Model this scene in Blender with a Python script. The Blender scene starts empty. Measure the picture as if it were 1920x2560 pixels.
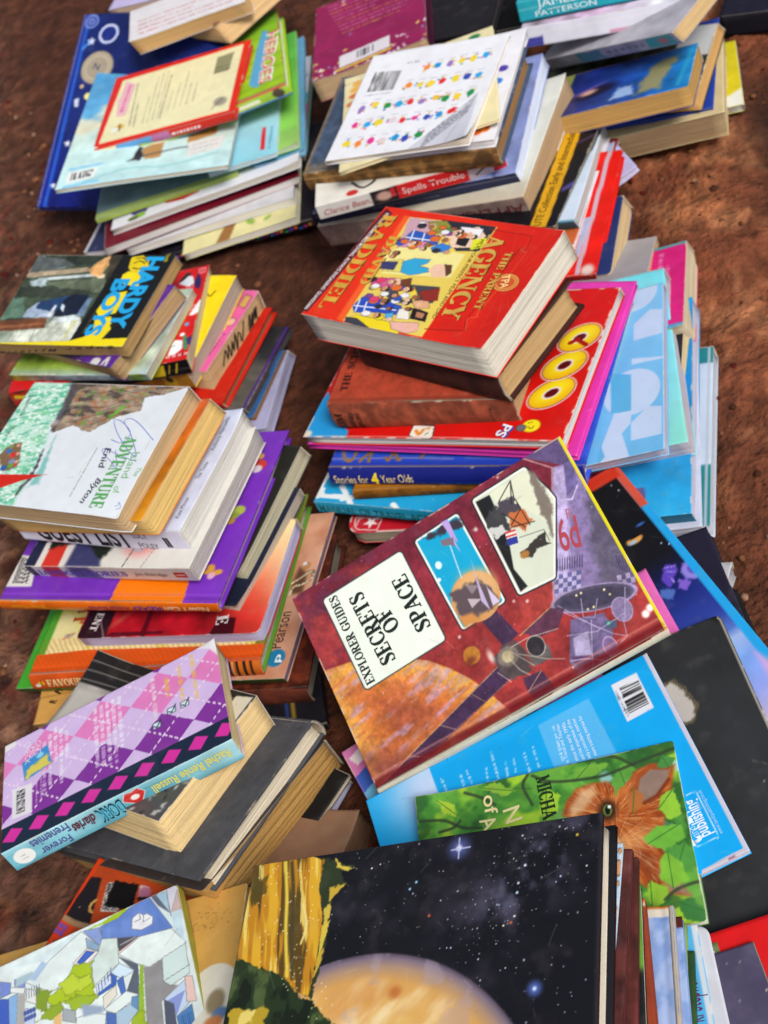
import bpy, math, random
import numpy as np

# ------------------------------------------------------------------ camera, sky, sun, exposure
sc = bpy.context.scene
COL = sc.collection
CM = 0.01
cam_data = bpy.data.cameras.new('camera')
cam = bpy.data.objects.new('camera', cam_data)
COL.objects.link(cam)
cam_data.sensor_fit = 'VERTICAL'
cam_data.sensor_height = 36.0
cam_data.lens = 47.8125
cam_data.clip_start = 0.02
cam_data.clip_end = 400
from mathutils import Matrix, Vector
_p, _r = math.radians(45), math.radians(28)
_fw = Vector((0, math.cos(_p), -math.sin(_p)))
_rt = Vector((1, 0, 0))
_up = _rt.cross(_fw)
_cr, _sr = math.cos(_r), math.sin(_r)
_x = _rt * _cr - _up * _sr
_y = _rt * _sr + _up * _cr
cam.matrix_world = Matrix(((_x.x, _y.x, -_fw.x, 0), (_x.y, _y.y, -_fw.y, 0), (_x.z, _y.z, -_fw.z, 0.97), (0, 0, 0, 1)))
cam_data.dof.use_dof = True
cam_data.dof.focus_distance = 0.93
cam_data.dof.aperture_fstop = 11.5
sc.camera = cam

SUN_EL, SUN_AZ = math.radians(50), math.radians(160)   # azimuth measured from +Y clockwise
world = bpy.data.worlds.new('World')
sc.world = world
world.use_nodes = True
wn = world.node_tree
bg = wn.nodes['Background']
sky = wn.nodes.new('ShaderNodeTexSky')
sky.sky_type = 'NISHITA'
sky.sun_disc = False
sky.sun_elevation = SUN_EL
sky.sun_rotation = SUN_AZ
sky.air_density = 1.0
sky.dust_density = 4.0
sky.ozone_density = 1.0
hs = wn.nodes.new('ShaderNodeHueSaturation')
hs.inputs['Saturation'].default_value = 0.55
wn.links.new(sky.outputs['Color'], hs.inputs['Color'])
wn.links.new(hs.outputs['Color'], bg.inputs['Color'])
bg.inputs['Strength'].default_value = 0.095
sl = bpy.data.lights.new('sun', 'SUN')
sl.energy = 2.5
sl.angle = math.radians(22)
sl.color = (1.0, 0.95, 0.87)
sun = bpy.data.objects.new('sun', sl)
COL.objects.link(sun)
_d = Vector((math.sin(SUN_AZ) * math.cos(SUN_EL), math.cos(SUN_AZ) * math.cos(SUN_EL), math.sin(SUN_EL)))
sun.rotation_euler = _d.to_track_quat('Z', 'Y').to_euler()
sun.location = _d * 6
sc.view_settings.view_transform = 'Standard'
sc.view_settings.look = 'None'
sc.view_settings.gamma = 1
sc.view_settings.use_curve_mapping = False
sc.view_settings.exposure = 0.12

# ------------------------------------------------------------------ colour, noise
def H(s):
    if not isinstance(s, str): return np.array(s, float)
    return np.array([int(s[i:i + 2], 16) for i in (0, 2, 4)], float) / 255
def lin(c):
    c = np.clip(c, 0, 1)
    return np.where(c <= 0.04045, c / 12.92, ((c + 0.055) / 1.055) ** 2.4)
def sstep(a, b, x):
    t = np.clip((x - a) / (b - a + 1e-12), 0, 1)
    return t * t * (3 - 2 * t)
def vnoise(x, y, seed):
    g = np.random.RandomState(seed % 100000).rand(64, 64)
    xi, yi = np.floor(x).astype(int), np.floor(y).astype(int)
    fx, fy = x - xi, y - yi
    fx, fy = fx * fx * (3 - 2 * fx), fy * fy * (3 - 2 * fy)
    a, b = g[xi % 64, yi % 64], g[(xi + 1) % 64, yi % 64]
    c, d = g[xi % 64, (yi + 1) % 64], g[(xi + 1) % 64, (yi + 1) % 64]
    return (a * (1 - fx) + b * fx) * (1 - fy) + (c * (1 - fx) + d * fx) * fy
def fbm(x, y, seed=0, octv=4):
    s = np.zeros_like(x, float); a = 0.5; t = 0
    for i in range(octv):
        s = s + a * vnoise(x * 2 ** i + 17.3 * i, y * 2 ** i + 5.1 * i, seed + i * 7); t += a; a *= 0.5
    return s / t

# ------------------------------------------------------------------ the printed surface: painted per vertex
class Art:
    def __init__(s, w, l, res, base):
        s.w, s.l = w, l
        s.nx, s.ny = max(3, int(w / res) + 1), max(3, int(l / res) + 1)
        s.U, s.V = np.meshgrid(np.linspace(0, 1, s.nx), np.linspace(0, 1, s.ny))
        s.X, s.Y = s.U * w, s.V * l
        s.c = np.zeros((s.ny, s.nx, 3)) + H(base)
    def put(s, m, col, a=1.0, sl=None):
        col = H(col) if isinstance(col, (str, tuple)) else np.asarray(col)
        m = (m * a)[..., None]
        t = s.c if sl is None else s.c[sl]
        if sl is not None and col.ndim == 3 and col.shape[:2] == s.c.shape[:2]: col = col[sl]
        t[...] = t * (1 - m) + col * m
    def cm(s, p): return np.array([(a * s.w, b * s.l) for a, b in p])
    def box(s, lo, hi, pad):
        x0 = int(np.clip((lo[0] - pad) / s.w * (s.nx - 1), 0, s.nx)); x1 = int(np.clip((hi[0] + pad) / s.w * (s.nx - 1) + 2, 0, s.nx))
        y0 = int(np.clip((lo[1] - pad) / s.l * (s.ny - 1), 0, s.ny)); y1 = int(np.clip((hi[1] + pad) / s.l * (s.ny - 1) + 2, 0, s.ny))
        return (slice(y0, y1), slice(x0, x1))
    def sd(s, P, sl):
        x, y = s.X[sl], s.Y[sl]; ins = np.zeros(x.shape, bool); d = np.full(x.shape, 1e9)
        n = len(P)
        for i in range(n):
            (ax, ay), (bx, by) = P[i], P[(i + 1) % n]
            cr = ((ay > y) != (by > y)) & (x < (bx - ax) * (y - ay) / (by - ay + 1e-12) + ax)
            ins ^= cr
            ex, ey = bx - ax, by - ay
            t = np.clip(((x - ax) * ex + (y - ay) * ey) / (ex * ex + ey * ey + 1e-12), 0, 1)
            d = np.minimum(d, np.hypot(x - ax - t * ex, y - ay - t * ey))
        return np.where(ins, -d, d)
    def poly(s, pts, col, a=1.0, soft=0.05, grow=0.0, rough=0.0, seed=1, out=None, ow=0.08):
        P = s.cm(pts); sl = s.box(P.min(0), P.max(0), soft + grow + rough + ow + 0.1)
        if s.X[sl].size == 0: return
        d = s.sd(P, sl) - grow
        if rough: d = d + (fbm(s.X[sl] * 2.2 / max(rough, .05) * .3, s.Y[sl] * 2.2 / max(rough, .05) * .3, seed, 4) - 0.5) * 2 * rough
        if out is not None: s.put(1 - sstep(-soft, soft, d - ow), out, a, sl)
        s.put(1 - sstep(-soft, soft, d), col, a, sl)
    def ell(s, c, rx, ry, col, rot=0, a=1.0, soft=0.05, out=None, ow=0.08):
        cx, cy = c[0] * s.w, c[1] * s.l; r = max(rx, ry) + soft + ow
        sl = s.box((cx - r, cy - r), (cx + r, cy + r), 0)
        if s.X[sl].size == 0: return
        x, y = s.X[sl] - cx, s.Y[sl] - cy; k, q = math.cos(rot), math.sin(rot)
        x, y = x * k + y * q, -x * q + y * k
        d = (np.hypot(x / rx, y / ry) - 1) * min(rx, ry)
        if out is not None: s.put(1 - sstep(-soft, soft, d - ow), out, a, sl)
        s.put(1 - sstep(-soft, soft, d), col, a, sl)
    def line(s, pts, wd, col, a=1.0, soft=0.03, closed=False, dash=None):
        P = s.cm(pts); sl = s.box(P.min(0), P.max(0), wd + soft)
        if s.X[sl].size == 0: return
        x, y = s.X[sl], s.Y[sl]; d = np.full(x.shape, 1e9); L = 0
        seg = list(zip(P[:-1], P[1:])) + ([(P[-1], P[0])] if closed else [])
        for (ax, ay), (bx, by) in seg:
            ex, ey = bx - ax, by - ay; n2 = ex * ex + ey * ey + 1e-12; n = math.sqrt(n2)
            t = np.clip(((x - ax) * ex + (y - ay) * ey) / n2, 0, 1)
            dd = np.hypot(x - ax - t * ex, y - ay - t * ey)
            if dash: dd = np.where(((L + t * n) % dash) < dash * 0.6, dd, 9)
            d = np.minimum(d, dd); L += n
        s.put(1 - sstep(wd / 2 - soft, wd / 2 + soft, d), col, a, sl)
    def grad(s, stops, ang=0):            # colour along direction ang (degrees, u=0 v=90)
        t = s.U * math.cos(math.radians(ang)) + s.V * math.sin(math.radians(ang))
        stops = sorted(stops, key=lambda q: q[0]); k = [q[0] for q in stops]; cs = np.array([H(q[1]) for q in stops])
        s.c = np.stack([np.interp(t, k, cs[:, i]) for i in range(3)], -1)
    def mott(s, amt, scale, seed=0):       # print mottling, both ways
        n = fbm(s.X * scale, s.Y * scale, seed) - 0.5
        s.c = np.clip(s.c * (1 + amt * 2 * n[..., None]), 0, 1)
    def greek(s, p0, p1, p2, n, col, wd=0.1, seed=0, word=(0.25, 0.9)):   # n lines of tiny print: p0->p1 along the line, p0->p2 across
        R = np.random.RandomState(seed + 11); A, B, D = s.cm([p0, p1, p2]); L = np.hypot(*(B - A)); e = (B - A) / L; q = np.array([-e[1], e[0]]); h = wd * 1.9; cw = wd * .95
        for i in range(n):
            o = A + (D - A) * (i / max(1, n - 1)); end = L * (1 if R.rand() < .75 else R.uniform(.5, .9))
            k = int(end / cw) + 2; let = R.uniform(.45, 1, k); hi = R.uniform(.55, 1, k); j = 0
            while j < k: j += R.randint(2, 9); let[j:j + 1] = 0; j += 1
            P = np.array([o, o + e * end]); sl = s.box(P.min(0), P.max(0), h)
            if s.X[sl].size == 0: continue
            x, y = s.X[sl] - o[0], s.Y[sl] - o[1]; al = x * e[0] + y * e[1]; ac = x * q[0] + y * q[1]
            ok = (al >= 0) & (al < end); ix = np.clip((al / cw).astype(int), 0, k - 1)
            m = ok * let[ix] * (1 - sstep(h * .5 * hi[ix] - .02, h * .5 * hi[ix] + .03, np.abs(ac))) * np.where((al / cw) % 1 < .78, 1, .45)
            s.put(m, col, .8, sl)
    def scuff(s, seed, amt=.1):            # rubbed paper, hairline scratches, dust
        R = random.Random(seed); n = fbm(s.X * .8, s.Y * .8, seed + 9, 5); s.put(sstep(.58, .85, n), 'b8b0a6', amt)
        for _ in range(int(s.w * s.l * .05)):
            u, v, an, k = R.random(), R.random(), R.random() * 6.28, R.uniform(.3, 1.6)
            s.line([(u, v), (u + math.cos(an) * k / s.w, v + math.sin(an) * k / s.l)], .05, R.choice(('e4ded4', 'e4ded4', '3a3430')), a=R.uniform(.1, .3), soft=.04)
        for _ in range(int(s.w * s.l * .12)): s.ell((R.random(), R.random()), .035, .03, R.choice(('e8e0d0', '5a4636', '8a6a50')), a=R.uniform(.2, .6), soft=.03)
    def bars(s, q, bg='f0f0f0', seed=0, mx=.12, my=.2):       # q: BL BR TR TL of the white label
        s.poly(q, bg); R = random.Random(seed); q = np.array(q)
        def at(a, b): return tuple((q[0] * (1 - a) + q[1] * a) * (1 - b) + (q[3] * (1 - a) + q[2] * a) * b)
        x = mx
        while x < 1 - mx:
            w = R.choice((.012, .02, .035)); s.poly([at(x, my), at(x + w, my), at(x + w, 1 - my * .6), at(x, 1 - my * .6)], '1a1a1c', soft=.02); x += w + R.choice((.014, .022, .03))
    def wear(s, amt=0.12, col='d8d2c4', seed=0, p=0.6):        # scuffed paper showing at the edges
        d = np.minimum(np.minimum(s.X, s.w - s.X), np.minimum(s.Y, s.l - s.Y))
        n = fbm(s.X * 1.1, s.Y * 1.1, seed + 3)
        s.put(sstep(p - .05, p + .12, n) * (1 - sstep(amt * .4, amt, d)), col, .85)
    def stars(s, n, seed=0, mask=None, big=.06):
        R = random.Random(seed)
        for _ in range(n):
            u, v = R.random(), R.random()
            if mask is not None:
                if mask[min(s.ny - 1, int(v * s.ny)), min(s.nx - 1, int(u * s.nx))] < R.random(): continue
            r = .02 + big * R.random() ** 4
            s.ell((u, v), r, r, R.choice(('ffffff', 'e8ecff', 'cfd8ff', 'fff0d8')), a=R.uniform(.3, 1), soft=.035)

# ------------------------------------------------------------------ materials
def mat(name, rough=.4, spec=.5, bump=None, stripes=False, coat=0.0, metal=0.0, noise=.06, nscale=60):
    m = bpy.data.materials.new(name); m.use_nodes = True; nt = m.node_tree; N = nt.nodes; b = N['Principled BSDF']
    at = N.new('ShaderNodeAttribute'); at.attribute_name = 'ink'
    tc = N.new('ShaderNodeTexCoord'); mp = N.new('ShaderNodeMapping'); nt.links.new(tc.outputs['Object'], mp.inputs['Vector'])
    nz = N.new('ShaderNodeTexNoise'); nz.inputs['Scale'].default_value = nscale; nz.inputs['Detail'].default_value = 4
    if stripes: mp.inputs['Scale'].default_value = (.25, .25, 34)
    nt.links.new(mp.outputs['Vector'], nz.inputs['Vector'])
    mr = N.new('ShaderNodeMapRange'); mr.inputs['From Min'].default_value = .25; mr.inputs['From Max'].default_value = .75
    mr.inputs['To Min'].default_value = 1 - noise; mr.inputs['To Max'].default_value = 1 + noise * .5
    nt.links.new(nz.outputs['Fac'], mr.inputs['Value'])
    vm = N.new('ShaderNodeVectorMath'); vm.operation = 'SCALE'
    nt.links.new(at.outputs['Color'], vm.inputs[0]); nt.links.new(mr.outputs['Result'], vm.inputs['Scale'])
    nt.links.new(vm.outputs['Vector'], b.inputs['Base Color'])
    n2 = N.new('ShaderNodeTexNoise'); n2.inputs['Scale'].default_value = 26; n2.inputs['Detail'].default_value = 6
    nt.links.new(tc.outputs['Object'], n2.inputs['Vector'])
    m2 = N.new('ShaderNodeMapRange'); m2.inputs['To Min'].default_value = max(.08, rough - .14); m2.inputs['To Max'].default_value = min(1, rough + .16)
    nt.links.new(n2.outputs['Fac'], m2.inputs['Value']); nt.links.new(m2.outputs['Result'], b.inputs['Roughness'])
    b.inputs['Specular IOR Level'].default_value = spec; b.inputs['Coat Weight'].default_value = coat; b.inputs['Coat Roughness'].default_value = .25
    b.inputs['Metallic'].default_value = metal
    if bump:
        bn = N.new('ShaderNodeTexNoise'); bn.inputs['Scale'].default_value = bump[0]; bn.inputs['Detail'].default_value = 5
        nt.links.new(mp.outputs['Vector'] if stripes else tc.outputs['Object'], bn.inputs['Vector'])
        bp = N.new('ShaderNodeBump'); bp.inputs['Strength'].default_value = bump[1]; bp.inputs['Distance'].default_value = bump[2]
        nt.links.new(bn.outputs['Fac'], bp.inputs['Height']); nt.links.new(bp.outputs['Normal'], b.inputs['Normal'])
    return m
M = dict(
    gloss=mat('glossy_cover', .34, .3, (9, .2, .003)),
    print=mat('printed_cover', .55, .2, (14, .25, .003)),
    matte=mat('matte_cover', .75, .2, (120, .25, .0008), noise=.1),
    cloth=mat('book_cloth', .85, .2, (900, .5, .0006), noise=.18, nscale=140),
    paper=mat('page_edges', .9, .15, (55, .6, .0012), stripes=True, noise=.2, nscale=22),
    ink=mat('printing_ink', .5, .3, noise=.03),
    foil=mat('gold_foil', .32, .6, (40, .3, .001), metal=.15, noise=.25, nscale=90),
)

# ------------------------------------------------------------------ meshes
def mesh_obj(name, verts, faces, cols, m, parent=None, smooth=False):
    me = bpy.data.meshes.new(name)
    v = np.asarray(verts, np.float32).reshape(-1, 3)
    me.vertices.add(len(v)); me.vertices.foreach_set('co', v.ravel())
    ls = np.array([len(f) for f in faces], np.int32) if not isinstance(faces, np.ndarray) else np.full(len(faces), faces.shape[1], np.int32)
    flat = np.concatenate([np.asarray(f, np.int32) for f in faces]) if not isinstance(faces, np.ndarray) else faces.astype(np.int32).ravel()
    me.loops.add(len(flat)); me.loops.foreach_set('vertex_index', flat)
    me.polygons.add(len(ls)); st = np.zeros(len(ls), np.int32); st[1:] = np.cumsum(ls)[:-1]
    me.polygons.foreach_set('loop_start', st)
    try: me.polygons.foreach_set('loop_total', ls)
    except Exception: pass
    if smooth: me.polygons.foreach_set('use_smooth', np.ones(len(ls), bool))
    me.update(calc_edges=True)
    at = me.color_attributes.new('ink', 'FLOAT_COLOR', 'POINT')
    c = lin(np.broadcast_to(np.asarray(cols, float), (len(v), 3)))
    at.data.foreach_set('color', np.c_[c, np.ones(len(v))].astype(np.float32).ravel())
    me.materials.append(m)
    o = bpy.data.objects.new(name, me); COL.objects.link(o)
    if parent: o.parent = parent
    return o
def slab(outer, inner, cols, cin):        # two (ny,nx,3) sheets closed into one body
    ny, nx = outer.shape[:2]; i = np.arange(ny * nx).reshape(ny, nx); n = ny * nx
    q = np.stack([i[:-1, :-1], i[:-1, 1:], i[1:, 1:], i[1:, :-1]], -1).reshape(-1, 4)
    ring = np.concatenate([i[0, :-1], i[:-1, -1], i[-1, :0:-1], i[:0:-1, 0]]); nx2 = np.roll(ring, -1)
    side = np.stack([ring + n, nx2 + n, nx2, ring], -1)
    f = np.concatenate([q, q[:, ::-1] + n, side])
    v = np.concatenate([outer.reshape(-1, 3), inner.reshape(-1, 3)])
    c = np.concatenate([cols.reshape(-1, 3), np.broadcast_to(cin, (n, 3))])
    return v, f, c

# text: glyph outlines of the built-in font, made into meshes
_tc = {}
def glyphs(body, bold=0.0):
    k = (body, bold)
    if k not in _tc:
        cu = bpy.data.curves.new('t', 'FONT'); cu.body = body; cu.size = 1; cu.offset = bold; cu.resolution_u = 3
        cu.space_character = 1.0
        ob = bpy.data.objects.new('t', cu); COL.objects.link(ob)
        me = bpy.data.meshes.new_from_object(ob.evaluated_get(bpy.context.evaluated_depsgraph_get()))
        v = np.zeros(len(me.vertices) * 3); me.vertices.foreach_get('co', v); v = v.reshape(-1, 3)[:, :2]
        fs = [list(p.vertices) for p in me.polygons]
        COL.objects.unlink(ob); bpy.data.objects.remove(ob); bpy.data.curves.remove(cu); bpy.data.meshes.remove(me)
        _tc[k] = (v, fs)
    return _tc[k]

# a small serif capital alphabet: stems, hairlines and bowls as ribbons
def _rib(P, W):
    P = np.array(P, float); d = np.gradient(P, axis=0); d /= np.maximum(np.hypot(d[:, 0], d[:, 1])[:, None], 1e-9); n = np.c_[-d[:, 1], d[:, 0]]; W = (np.zeros(len(P)) + W)[:, None] * .62 + .012
    return np.concatenate([P + n * W, P - n * W]), [[i, i + 1, i + 1 + len(P), i + len(P)] for i in range(len(P) - 1)]
def _arc(cx, cy, rx, ry, a0, a1, tk=.17, tn=.05):
    a = np.radians(np.linspace(a0, a1, 18)); return _rib(np.c_[cx + rx * np.cos(a), cy + ry * np.sin(a)], tn + (tk - tn) * np.abs(np.cos(a)) ** 1.3)
def _ln(x0, y0, x1, y1, w): return _rib([(x0 + (x1 - x0) * i / 6, y0 + (y1 - y0) * i / 6) for i in range(7)], w)
def _st(x, t=.17, s=.1, y0=0, y1=1): return [_ln(x, y0, x, y1, t), _ln(x - t / 2 - s, y0 + .025, x + t / 2 + s, y0 + .025, .05), _ln(x - t / 2 - s, y1 - .025, x + t / 2 + s, y1 - .025, .05)]
def _ft(x, y=.025, s=.14): return _ln(x - s, y, x + s, y, .05)
_tick = lambda x, y, h: _ln(x, y, x, y + h, .06)
SER = {
    'A': (.78, lambda: [_ln(.1, 0, .38, 1, .06), _ln(.38, 1, .68, 0, .18), _ln(.2, .33, .58, .33, .05), _ft(.1), _ft(.68)]),
    'B': (.7, lambda: _st(.17) + [_arc(.34, .74, .2, .235, -90, 90), _arc(.34, .26, .25, .235, -90, 90), _ln(.17, .975, .36, .975, .05), _ln(.17, .5, .36, .5, .05), _ln(.17, .025, .36, .025, .05)]),
    'C': (.74, lambda: [_arc(.42, .5, .32, .475, 42, 318), _tick(.68, .66, .3), _tick(.68, .06, .2)]),
    'D': (.78, lambda: _st(.17) + [_arc(.34, .5, .34, .475, -90, 90), _ln(.17, .975, .36, .975, .05), _ln(.17, .025, .36, .025, .05)]),
    'E': (.68, lambda: _st(.17) + [_ln(.17, .975, .6, .975, .05), _ln(.17, .5, .48, .5, .05), _ln(.17, .025, .62, .025, .05), _tick(.6, .74, .25), _tick(.62, .0, .27), _tick(.48, .38, .24)]),
    'F': (.62, lambda: _st(.17) + [_ln(.17, .975, .58, .975, .05), _ln(.17, .5, .46, .5, .05), _tick(.58, .72, .27), _tick(.46, .38, .24)]),
    'G': (.8, lambda: [_arc(.42, .5, .32, .475, 42, 350), _tick(.68, .66, .3), _ln(.68, .05, .68, .44, .15), _ft(.66, .44, .15)]),
    'H': (.86, lambda: _st(.17) + _st(.69) + [_ln(.17, .5, .69, .5, .05)]),
    'I': (.36, lambda: _st(.18)),
    'K': (.82, lambda: _st(.17) + [_ln(.22, .42, .64, 1, .06), _ln(.36, .58, .7, 0, .17), _ft(.64, .975), _ft(.7)]),
    'L': (.64, lambda: _st(.17) + [_ln(.17, .025, .6, .025, .05), _tick(.6, .0, .3)]),
    'M': (1.0, lambda: _st(.12, .06) + _st(.86) + [_ln(.12, 1, .47, .05, .17), _ln(.47, .05, .84, 1, .06)]),
    'N': (.86, lambda: _st(.13, .06) + _st(.72, .06) + [_ln(.14, 1, .72, 0, .17)]),
    'O': (.82, lambda: [_arc(.41, .5, .33, .475, 0, 360)]),
    'P': (.68, lambda: _st(.17) + [_arc(.34, .72, .24, .255, -90, 90), _ln(.17, .975, .36, .975, .05), _ln(.17, .465, .36, .465, .05)]),
    'R': (.78, lambda: _st(.17) + [_arc(.34, .74, .22, .235, -90, 90), _ln(.17, .975, .36, .975, .05), _ln(.17, .505, .4, .505, .05), _ln(.4, .5, .66, 0, .17), _ft(.66)]),
    'S': (.62, lambda: [_rib([(.53, .74), (.5, .88), (.4, .97), (.28, .97), (.15, .89), (.13, .75), (.22, .62), (.32, .53), (.44, .43), (.52, .3), (.49, .13), (.38, .03), (.25, .03), (.13, .1), (.09, .26)], [.05, .05, .05, .07, .12, .17, .19, .2, .19, .17, .12, .07, .05, .05, .05]), _tick(.54, .7, .28), _tick(.08, .02, .28)]),
    'T': (.72, lambda: _st(.36) + [_ln(.06, .975, .66, .975, .05), _tick(.07, .7, .3), _tick(.65, .7, .3)]),
    'U': (.82, lambda: [_ln(.17, .3, .17, 1, .17), _ft(.17, .975, .18), _ln(.66, .3, .66, 1, .07), _ft(.66, .975), _arc(.415, .3, .245, .275, 180, 360, .15, .05)]),
    'V': (.78, lambda: [_ln(.12, 1, .42, 0, .18), _ln(.42, 0, .68, 1, .06), _ft(.12, .975), _ft(.68, .975)]),
    'X': (.8, lambda: [_ln(.13, 1, .66, 0, .18), _ln(.13, 0, .64, 1, .06), _ft(.13), _ft(.66), _ft(.13, .975), _ft(.64, .975)]),
    'Y': (.76, lambda: [_ln(.12, 1, .38, .47, .17), _ln(.38, .45, .64, 1, .06), _ln(.38, .0, .38, .47, .17), _ft(.38, .025, .2), _ft(.12, .975), _ft(.64, .975)]),
}
def serif(body):
    vs, fs, n, x = [], [], 0, 0
    for ch in body:
        if ch not in SER: x += .38; continue
        w, g = SER[ch]
        for v, f in g():
            vs.append(v + (x, 0)); fs += [[i + n for i in q] for q in f]; n += len(v)
        x += w + .06
    return np.concatenate(vs) * .69, fs

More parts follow.
